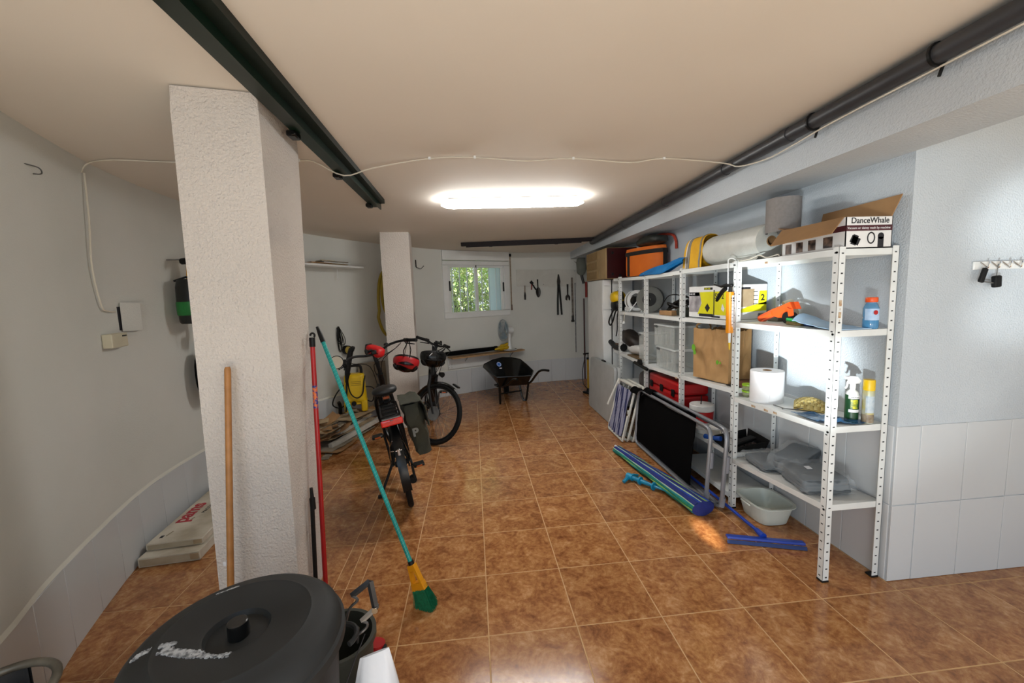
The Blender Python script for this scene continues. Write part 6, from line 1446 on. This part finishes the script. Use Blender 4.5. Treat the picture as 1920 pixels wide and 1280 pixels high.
m = MB(); m.tube([T(1.575, 1.80), T(1.56, 1.50), T(1.558, 1.245)], .017, 8); m.tube([T(1.595, 1.80), T(1.615, 1.50), T(1.632, 1.245)], .017, 8); obj('handle', m, black, t)
m = MB(); m.board([T(1.56, 1.78), T(1.61, 1.78), T(1.62, 1.86), T(1.595, 1.985), T(1.575, 1.985), T(1.555, 1.86)], -.018); obj('blades', m, tsteel, t)
t = tl('adjustable_wrench', 'adjustable wrench hanging jaw down right of the loppers', 1.75)
m = MB(); m.board([T(1.735, 1.80), T(1.765, 1.80), T(1.76, 1.60), T(1.74, 1.60)], -.014); obj('handle', m, tsteel, t)
m = MB(); m.board([T(1.735, 1.61), T(1.765, 1.61), T(1.795, 1.57), T(1.79, 1.50), T(1.768, 1.52), T(1.765, 1.56), T(1.74, 1.555), T(1.735, 1.50), T(1.705, 1.52), T(1.71, 1.58)], -.018); obj('jaw', m, tsteel, t)
t = tl('pipe_wrench', 'long rusty pipe wrench hanging between wrench and thin rod', 1.84)
m = MB(); m.board([T(1.82, 1.92), T(1.852, 1.92), T(1.858, 1.22), T(1.828, 1.22)], -.016); obj('handle', m, rusty, t)
m = MB(); m.tube([T(1.842, 1.22), T(1.842, 1.14)], .022, 8); m.box(T(1.842, 1.12), (.06, .03, .04), bev=.008); obj('jaw', m, tsteel, t)
t = tl('steel_rod', 'long thin grey steel rod hanging nearest the room corner', 1.895)
m = MB(); m.tube([T(1.897, 1.80), T(1.893, .53)], .0085, 8); m.tube([T(1.897, 1.80), T(1.897, 1.82)], .012, 8); obj('rod', m, mat('grey_rod', '8a8b8c', .4, .4, var=('505153', 20)), t)
m = MB(); c = wallpt(4.71, .02)[0]; t_ = Vector((.7, .7, 0))
m.tube([c - t_ * .045 + Vector((0, 0, 2.22)), c - t_ * .045 + Vector((0, 0, 2.11))], .008, 6); m.tube([c - t_ * .045 + Vector((0, 0, 2.11)), c + t_ * .01 + Vector((.03, -.03, 2.085)), c + t_ * .05 + Vector((.05, -.05, 2.13))], .005, 6); obj('wall_hook', m, black, label='black metal hook on the wall left of the window', cat='hook')
m = MB(); m.tube([(2.06, 5.70, .01), (2.068, 5.725, 1.53)], .013, 8); obj('dark_red_pole', m, mat('dark_red_paint', '4c1d1c', .5, var=('411717', 20)), label='dark red pole standing in the far right corner', cat='pole')
gb2 = thing('grey_sack', 'grey cloth bag hanging high in the far right corner', 'bag', (2.0, 5.5, 1.9))
m = MB(); m.blob((1.98, 5.55, 2.12), (.18, .12, .34), pw=.8, amp=.02, fr=9, flat=False); obj('cloth', m, mat('grey_green_cloth', '72756c', .9, var=('63665d', 7)), gb2)
m = MB(); m.tube([(1.98, 5.55, 1.96), (2.02, 5.54, 1.80)], .025, 8); m.tube([(1.86, 5.55, 2.2), (1.93, 5.55, 2.14)], .004, 5); obj('strap', m, tsteel, gb2)
m = MB(); m.tube([(2.075, 5.58, 1.55), (2.075, 5.58, 1.83)], .022, 10); obj('red_bottle_pole', m, mat('cream_red', 'a03028', .5, var=('8c2a22', 8)), gb2)

# ------------------------------------------------------------------ the two bicycles
bframe = mat('bike_black', '0b0c0d', .3, .1, var=('101112', 12), spec=.35); bdark = mat('bike_matt_black', '0c0c0d', .6, var=('121213', 20), spec=.3)
alloy = mat('alloy', '9b9da0', .3, .9, var=('86888b', 20)); refl_o = mat('amber_reflector', 'c85a12', .3, var=('b34d0c', 40)); red_l = mat('red_lens', 'e01408', .2, clear=.5, var=('c40f06', 40))
def bicycle(label, rear, heading, lean, steer, swept, city):
    mtx = Matrix.Translation(rear) @ Matrix.Rotation(heading, 4, 'Z') @ Matrix.Rotation(lean, 4, 'X')
    t = thing('bicycle', label, 'bicycle', mtx=mtx)
    L = dict(local=True); WR_, wb = .345, 1.10
    A = Vector((wb - .05 - .0, 0, WR_)); axd = Vector((-.342, 0, .94))
    piv = Vector((wb - .05, 0, WR_)); QS = Matrix.Rotation(steer, 4, axd)
    def st(p): return piv + QS.to_3x3() @ (Vector(p) - piv)
    def wheel(c, q, nm):
        wp = lambda a, r, w=0: c + q @ Vector((r * cos(a), w, r * sin(a)))
        ring = lambda r, w, k=40: [wp(2 * pi * i / k, r, w) for i in range(k)]
        m = MB(); m.tube(ring(WR_ - .022, 0), .0225, 10, True); ty = obj('tyre', m, rubber, t, **L)
        m = MB(); m.tube(ring(WR_ - .052, 0), .013, 6, True, (1, .9)); obj('rim', m, mat('black_rim', '1a1b1c', .3, .6, var=('232425', 20)), ty, **L)
        m = MB()
        for i in range(32):
            a = 2 * pi * i / 32; s_ = 1 if i % 2 else -1; b = a + (.5 if i % 4 < 2 else -.5)
            m.tube([wp(b, .03, s_ * .028), wp(a, WR_ - .06)], .0012, 4)
        obj('spokes', m, alloy, ty, kind='stuff', **L)
        m = MB(); m.tube([c + q @ Vector((0, -.05, 0)), c + q @ Vector((0, -.02, 0)), c + q @ Vector((0, .02, 0)), c + q @ Vector((0, .05, 0))], [.018, .033, .033, .018], 14); m.tube([c + q @ Vector((0, -.075, 0)), c + q @ Vector((0, .075, 0))], .006, 8); obj('hub', m, bdark, ty, **L)
        if nm == 'front':
            m = MB(); p = wp(R(205), .19); m.box(p, (.02, .012, .075), q @ rot('Y', -25), bev=.004); obj('spoke_reflector', m, refl_o, ty, **L)
        return ty
    I3 = Matrix.Identity(3)
    wheel(Vector((0, 0, WR_)), I3, 'rear'); wheel(st((wb, 0, WR_)), QS.to_3x3(), 'front')
    BB = Vector((.46, 0, .285))
    ht, hb = piv + axd * .62, piv + axd * .43
    m = MB()
    m.tube([hb + axd * .02, lerp(hb, BB, .5) + Vector((-.02, 0, -.02)), BB + Vector((.03, 0, .03))], [.034, .036, .036], 12)
    if not city: m.tube([ht - axd * .03, Vector((.28, 0, .74))], .022, 10)
    m.tube([BB, Vector((.30, 0, .73))], .019, 10); m.tube([hb - axd * .01, ht + axd * .01], .028, 12)
    for s_ in (-1, 1):
        m.tube([BB + Vector((-.02, s_ * .03, 0)), Vector((.2, s_ * .055, .31)), Vector((0, s_ * .065, WR_))], .011, 8); m.tube([Vector((.31, s_ * .02, .68)), Vector((0, s_ * .065, WR_))], .009, 8)
    obj('frame', m, bframe, t, **L)
    m = MB(); m.tube([BB + Vector((0, -.06, 0)), BB + Vector((0, .06, 0))], .055, 16); m.box(BB + Vector((.02, 0, .03)), (.16, .09, .11), bev=.03, seg=2); obj('motor', m, bdark, t, **L)
    m = MB(); m.tube([Vector((.30, 0, .72)), Vector((.265, 0, .86))], .014, 10); obj('seat_post', m, alloy, t, **L)
    m = MB()
    m.blob(Vector((.20, 0, .905)), (.17, .20, .075), pw=.8, flat=False); m.tube([Vector((.20, 0, .905)), Vector((.30, 0, .905)), Vector((.42, 0, .895))], [.05, .034, .020], 10, flat=(.8, 1))
    m.tube([Vector((.2, 0, .87)), Vector((.3, 0, .875))], .02, 6); obj('saddle', m, mat('saddle_vinyl', '101010', .5, var=('171717', 20)), t, **L)
    # steering group
    cr = piv + axd * .415
    m = MB(); q = []
    for s_ in (-1, 1):
        m.tube([st(cr + Vector((0, s_ * .055, .01))), st(cr + Vector((.03, s_ * .060, -.14))), st((wb - .005, s_ * .06, WR_))], [.018, .019, .011], 9)
    m.tube([st(cr + Vector((0, -.06, .01))), st(cr + Vector((0, .06, .01)))], .022, 9); fk = obj('fork', m, bdark, t, **L)
    for s_ in (-1, 1):
        m = MB(); m.tube([st(cr + Vector((0, s_ * .055, .0))), st(cr + Vector((.018, s_ * .058, -.08)))], .0135, 9); obj('stanchion', m, chrome if not city else bdark, fk, **L)
    stem = piv + axd * (.845 if swept else .79) 
    m = MB(); m.tube([st(ht), st(piv + axd * .77)], .017, 10); m.tube([st(piv + axd * .68), st(stem + Vector((.05, 0, .0)))], .019, 10); m.box(st(stem + Vector((.03, 0, .02))), (.05, .05, .04), bev=.008); obj('stem', m, bdark, t, **L)
    sx = stem + Vector((.05, 0, 0))
    if swept: half = [(0, 0, 0), (.005, .07, .008), (.0, .16, .035), (-.06, .24, .045), (-.15, .30, .04), (-.27, .335, .03)]
    else: half = [(0, 0, 0), (0, .08, .005), (-.01, .16, .022), (-.03, .22, .028), (-.055, .30, .028)]
    pts = [sx + Vector((x, -y, z)) for x, y, z in half[::-1]] + [sx + Vector(p) for p in half[1:]]
    m = MB(); m.tube([st(p) for p in smooth_path(pts, 4)], .0118, 9); hb_ = obj('handlebar', m, bdark, t, **L)
    ends = []
    for s_ in (-1, 1):
        a, b = [sx + Vector((x, s_ * y, z)) for x, y, z in (half[-2], half[-1])]; a = lerp(a, b, .05 if swept else -.25); b2 = lerp(a, b, 1.03)
        m = MB(); m.tube([st(a), st(lerp(a, b2, .5)), st(b2)], [.017, .0155, .018], 10); obj('grip', m, rubber, hb_, **L); ends.append((st(a), st(b2)))
        d = (b - a).normalized()
        m = MB(); m.tube([st(a - d * .03 + Vector((.012, 0, -.012))), st(a - d * .02 + Vector((.055, 0, -.03))), st(lerp(a, b, .75) + Vector((.045, s_ * .01, -.045)))], [.008, .007, .005], 7); m.tube([st(a - d * .05), st(a - d * .01)], .020, 9); obj('brake_lever', m, black, hb_, **L)
    m = MB(); c = sx
    for k, s_ in enumerate((-1, 1, -1)):
        a = lerp(sx + Vector((half[-2][0], s_ * half[-2][1], half[-2][2])), sx, .2)
        m.tube(smooth_path([st(a), st(a + Vector((.12, -s_ * .03, -.05))), st(sx + Vector((.13, s_ * .04 * k, -.12))), st(hb + Vector((.05, s_ * .03, .02))), hb + Vector((-.06, s_ * .03, -.06))], 4), .0035, 5)
    obj('cables', m, black, t, **L)
    m = MB(); m.box(st(sx + Vector((.02, .0, .035))), (.06, .085, .018), QS.to_3x3() @ rot('Y', 25), bev=.006); m.box(st(sx + Vector((.0, .06, .045))), (.03, .03, .05), bev=.01); obj('display', m, black, hb_, **L)
    # lamp, mudguards, crank, rack
    fg = lambda c, q, a0, a1, w: [[c + q @ Vector(((WR_ + .018) * cos(a), w * (j / 4 - 1), (WR_ + .018) * sin(a) - .010 * abs(j / 4 - 1) ** 2)) for j in range(9)] for a in [R(a0 + (a1 - a0) * i / 16) for i in range(17)]]
    gx0, gx1 = (60, 192) if city else (70, 180)
    m = MB(); m.sheet(fg(Vector((0, 0, WR_)), I3, gx0, gx1, .032), .002); obj('rear_mudguard', m, bframe, t, **L)
    c = st((wb, 0, WR_)); m = MB(); m.sheet(fg(c, QS.to_3x3(), 64 if not city else 60, 165, .030), .002)
    if not city: m.box(c + QS.to_3x3() @ Vector(((WR_ + .05) * cos(R(66)), 0, (WR_ + .05) * sin(R(66)))), (.09, .05, .02), QS.to_3x3() @ rot('Y', 14), bev=.006)
    obj('front_mudguard', m, bframe, t, **L)
    m = MB(); hp_ = st(hb + Vector((.09, 0, .03))); m.tube([hp_ - Vector((.02, 0, 0)), hp_ + QS.to_3x3() @ Vector((.04, 0, 0))], [.02, .032], 12); obj('front_lamp', m, black, t, **L)
    m = MB(); pd = Vector((.08, 0, .15)) if city else Vector((.02, 0, .17))
    for s_ in (-1, 1): m.tube([BB + Vector((0, s_ * .075, 0)), BB + pd * s_ + Vector((0, s_ * .09, 0))], [.013, .010], 8)
    obj('crank', m, alloy if not city else bdark, t, **L)
    for s_ in (-1, 1):
        m = MB(); c = BB + pd * s_ + Vector((0, s_ * .145, 0)); m.box(c, (.09, .095, .022), bev=.006); m.tube([c - Vector((0, s_ * .055, 0)), c], .006, 6); pe_ = obj('pedal', m, black, t, **L)
        for dx in (-.046, .046):
            m = MB(); m.box(c + Vector((dx, 0, 0)), (.004, .05, .012), bev=.001); obj('pedal_reflector', m, refl_o, pe_, **L)
    m = MB()
    m.tube([BB + Vector((.095 * cos(a), -.055, .095 * sin(a))) for a in [2 * pi * i / 26 for i in range(26)]], .004, 5, True); m.tube([Vector((.04 * cos(a), -.055, WR_ + .04 * sin(a))) for a in [2 * pi * i / 16 for i in range(16)]], .006, 5, True)
    m.tube([BB + Vector((0, -.055, .095)), Vector((0, -.055, WR_ + .045))], .004, 5); m.tube([BB + Vector((0, -.055, -.095)), Vector((0, -.055, WR_ - .045))], .004, 5)
    m.box((.0, -.075, WR_ - .10), (.02, .02, .13), bev=.005); m.tube([(.0, -.06, WR_ - .17), (.04, -.06, WR_ - .165)], .03, 10); obj('chain_drive', m, bdark, t, **L)
    if city:
        m = MB(); z = .80
        for s_ in (-1, 1):
            m.tube([(.24, s_ * .03, z), (.16, s_ * .065, z), (-.22, s_ * .065, z), (-.25, s_ * .03, z)], .007, 7); m.tube([(0, s_ * .075, WR_ + .03), (-.06, s_ * .075, z - .17), (-.08, s_ * .066, z)], .006, 6); m.tube([(0, s_ * .075, WR_ + .03), (.12, s_ * .066, z)], .005, 6)
        m.tube([(-.25, -.03, z), (-.25, .03, z)], .007, 7)
        for x in (.1, 0, -.1, -.2): m.tube([(x, -.065, z), (x, .065, z)], .005, 6)
        rk = obj('luggage_rack', m, bdark, t, **L)
        m = MB(); m.box((-.02, 0, z - .040), (.40, .11, .062), bev=.015, seg=2); obj('battery', m, bdark, rk, **L)
        m = MB(); m.box((-.285, 0, z - .030), (.022, .155, .048), bev=.010, seg=2); tl_ = obj('tail_light', m, red_l, t, **L)
        m = MB(); m.box((-.27, 0, z - .002), (.03, .13, .006), bev=.002); m.tube([(-.297, .0, z - .012), (-.297, .0, z - .01)], .014, 10); obj('light_bracket', m, alloy, tl_, **L)
        m = MB(); m.tube([(.27, .02, .77), (.24, .03, .785)], .035, 10); m.box((.24, 0, .80), (.03, .06, .035), bev=.01); obj('wheel_lock', m, bdark, t, **L)
        m = MB(); m.box((.19, 0, .845), (.012, .05, .022), bev=.003); obj('reflector', m, refl_o, t, **L)
        m = MB()
        for s_ in (-1, 1): m.tube([(0, s_ * .08, WR_ + .02), (-.18, s_ * .055, .56), (-.24, s_ * .03, .62)], .003, 5)
        m.tube([(-.215, -.055, WR_ + .19), (-.30, -.02, WR_ + .215), (-.30, .02, WR_ + .215), (-.215, .055, WR_ + .19)], .0035, 5); m.box((-.315, 0, WR_ + .205), (.012, .022, .05), bev=.004); obj('mudguard_stays', m, chrome, t, **L)
        m = MB(); m.tube([(.30, .05, .28), (.20, .20, .015 + .20 * math.tan(-lean) * 0 + .045)], [.012, .010], 8); m.box((.19, .215, .038), (.05, .05, .02), bev=.005); obj('kickstand', m, bdark, t, **L)
        m = MB(); e0, e1 = ends[1]; mc = e1 + Vector((-.01, .055, .045)); nx = Vector((-.93, .1, .25)).normalized()
        m.tube([e1, e1 + Vector((-.01, .05, -.02)), mc + Vector((.03, -.01, 0))], .006, 6); m.lathe([(0, -.015), (.05, -.012), (.058, 0), (.05, .004), (0, .004)], 24, mc, nx.to_track_quat('Z', 'Y').to_matrix()); mi = obj('mirror', m, bdark, t, **L)
        m = MB(); m.lathe([(0, .0045), (.051, .0045), (.050, .006), (0, .0065)], 24, mc, nx.to_track_quat('Z', 'Y').to_matrix()); obj('mirror_glass', m, mat('mirror_glass', 'd2cbbb', .2, .1, var=('c6bfae', 4)), mi, **L)  # cream reflection is painted as the glass colour, it hardly mirrors
        m = MB(); m.lathe([(0, 0), (.022, 0), (.02, .016), (.008, .022), (0, .022)], 16, st(sx + Vector((-.02, -.13, .045)))); obj('bell', m, black, hb_, **L)
    else:
        m = MB(); m.box(lerp(hb, BB, .5) + Vector((.02, 0, .045)), (.36, .075, .085), Matrix.Rotation(math.atan2((hb - BB).z, (hb - BB).x) * -1, 3, 'Y'), bev=.02, seg=2); obj('battery', m, bdark, t, **L)
        m = MB(); m.tube([st((wb, -.06, WR_)), st((wb, -.055, WR_))], .08, 24); obj('brake_disc', m, alloy, fk, **L)
    return t, st, sx, ends, mtx
b1, st1, sx1, ends1, M1 = bicycle('black city bicycle with rear rack, mirror and pannier, nearer the camera', (-.575, 1.40, 0), R(104.5), R(-8.5), R(17), True, True)
b2, st2, sx2, ends2, M2 = bicycle('black bicycle with its big front wheel turned towards the wheelbarrow', (-.655, 3.83, 0), math.atan2(-1.07, .13), R(-4), R(50), False, False)
def w1(x, y, z): return M1 @ Vector((x, y, z))
pn = thing('pannier_bag', 'olive green pannier bag hanging on the right of the nearer bicycle', 'bag', w1(.0, -.2, .4))
ol = mat('olive_canvas', '3a3a2c', .85, var=('2c2c22', 5), bump=(120, .3))
def pant(x, y, z, s_=0): 
    k = noise.noise((x * 7, z * 7, s_)); return w1(x, y - .02 * k, z)
rows = []
for i in range(13):
    z = .84 - .43 * i / 12; wd = .16 + .03 * sin(i * .5); rows.append([])
    for j in range(12):
        a = 2 * pi * j / 12; e = 1 - .25 * (i / 12) ** 3
        rows[-1].append(w1(-.02 + wd * e * .95 * math.copysign(abs(cos(a)) ** .6, cos(a)) + .012 * noise.noise((a, i * .4, 2)), -.16 + .075 * e * math.copysign(abs(sin(a)) ** .6, sin(a)) - .03 * (i / 12) + .03 * noise.noise((cos(a) * 2, i * .45, 7)), z if i else z - .01))
m = loft(rows[::-1]); obj('bag', m, ol, pn)
rows = []
for i in range(11):
    t = i / 10; rows.append([])
    for j in range(9):
        x = -.02 + .40 * (j / 8 - .5) * (1 + .08 * t); y = -.085 - .165 * min(1, t * 1.7); z = .855 - max(0, t - .5) * .40 + .015 * noise.noise((i * .6, j * .7, 5)) - .02 * (j / 8)
        rows[-1].append(w1(x, y - .012 * noise.noise((i * .8, j * .6, 9)), z))
m = MB(); m.sheet(rows, .006); obj('flap', m, ol, pn)
text('P', .085, mat('grey_print', '74756f', .7, var=('666760', 20)), pn, w1(-.218, -.125, .60), M1.to_3x3() @ Vector((0, -1, 0)), M1.to_3x3() @ Vector((0, 0, 1)), name='printed_mark', bold=.004)
def hangpt(e): return e
# red handlebar bag on the nearer bicycle
c = M1 @ st1(sx1 + Vector((.03, -.03, .02)))
rb = thing('handlebar_bag', 'small red bag strapped on the nearer bicycle handlebar', 'bag', c)
m = MB(); m.blob(c, (.19, .11, .10), rot('Z', -28) @ rot('Y', 14), pw=.6, amp=.006, fr=14, flat=False); obj('bag', m, mat('bright_red_nylon', 'c81418', .45, var=('ab0f13', 9)), rb)
m = MB(); q = rot('Z', -28) @ rot('Y', 14); m.box(c + q @ Vector((0, -.056, 0)), (.16, .003, .006), q); m.box(c + q @ Vector((-.088, 0, .01)), (.02, .09, .08), q, bev=.01); m.box(c + q @ Vector((.03, -.057, .012)), (.03, .003, .022), q); obj('zip', m, black, rb)
def helmet(label, c, q, shell, inner, strap_to, sz=1.0, crown=None):
    t = thing('bike_helmet', label, 'helmet', c)
    Q_ = Matrix(q)
    def H(a, b, k=1): # a: around, b: up 0..1
        return Vector((.135 * cos(a) * cos(b) * k, .10 * sin(a) * cos(b) * k, .115 * sin(b) * k)) * sz
    n = 28
    m = MB(); 
    rows = [[c + Q_ @ H(2 * pi * j / n, R(-8 + 98 * i / 9)) for j in range(n)] for i in range(9)]
    rows.append([c + Q_ @ H(2 * pi * j / n, R(88)) for j in range(n)])
    m2 = loft(rows + [[c + Q_ @ H(2 * pi * j / n, R(86), .86) for j in range(n)]] + [[c + Q_ @ H(2 * pi * j / n, R(-8 + 94 * i / 5), .84) for j in range(n)] for i in (4, 2, 0)] + [rows[0]], False)
    obj('shell', m2, shell, t)
    m = MB()
    for s_ in (-1, 0, 1):
        for a0 in (0, 1):
            P = []
            for i in range(7):
                b = R(25 + 20 * i / 6 * 1.6); P.append(c + Q_ @ (Vector(((.10 - .035 * i) * (1 if a0 else -1), s_ * .045, .06 + .008 * i)).normalized() * 1).normalized().__mul__(1) * 0 if False else c + Q_ @ H(R(90 - 90 * a0 * 2 + 90) + s_ * .45, b, 1.012))
            m.tube(P, [.004, .010, .013, .014, .012, .008, .003], 6)
    for sgn in (-1, 1):
        P = [c + Q_ @ H(R(sgn * 90 + d), R(28), 1.01) for d in (-40, -20, 0, 20, 40)]; m.tube(P, [.004, .014, .017, .014, .004], 6)
    obj('vents', m, inner, t)
    m = MB(); rows = [[c + Q_ @ H(2 * pi * j / n, R(-20 + 14 * i), 1.0 - .02 * (i == 0)) for j in range(n)] for i in range(2)]; obj('rim', loft(rows + [[c + Q_ @ H(2 * pi * j / n, R(-14), .84) for j in range(n)], rows[0]], False), inner, t)
    if crown:
        rr_ = [[c + Q_ @ H(2 * pi * j / n + .2, R(46 + 10 * sin(2 * pi * j / n * 2) + (86 - 46) * i / 4), 1.012 + .004 * (i > 0)) for j in range(n)] for i in range(5)]; obj('crown_panel', loft(rr_, False), crown, t)
    m = MB()
    for s_ in (-1, 1): m.tube([c + Q_ @ Vector((.03 * s_, .085, -.01)), lerp(c, strap_to, .6) + Vector((.02 * s_, .01, .0)), strap_to + Vector((.01 * s_, 0, 0))], .005, 5, flat=(1, .4)); m.tube([c + Q_ @ Vector((.03 * s_, -.085, -.01)), lerp(c, strap_to, .55) + Vector((.035 * s_, -.02, 0)), strap_to], .005, 5)
    obj('chin_strap', m, black, t); return t
g1 = M1 @ lerp(ends1[0][0], ends1[0][1], .1)
helmet('red and black bicycle helmet hanging from the nearer bicycle handlebar', Vector((-.715, 2.48, .99)), rot('Z', 15) @ rot('X', 152) @ rot('Y', -14), mat('helmet_red', 'b3151b', .3, var=('8f1015', 5)), gloss_black, g1, 1.0, gloss_black)
g2 = M2 @ lerp(ends2[1][0], ends2[1][1], .2)
hb2 = helmet('black bicycle helmet hanging from the farther bicycle handlebar', Vector((-.49, 3.0, .955)), rot('Z', 20) @ rot('X', 160) @ rot('Y', -10), gloss_black, bdark, g2, 1.14)
m = MB(); m.board([(-.515, 2.822, .99), (-.480, 2.818, 1.022), (-.477, 2.818, 1.018), (-.512, 2.822, .985)], .002); obj('helmet_mark', m, label_w, hb2)
0 and print('helpers', [tuple(round(x, 3) for x in p) for p in (M1 @ ends1[0][1], M1 @ ends1[1][1], M1 @ st1(sx1), M2 @ ends2[0][1], M2 @ ends2[1][1], M2 @ st2((1.10, 0, 0)), M1 @ st1((1.1, 0, 0)))])
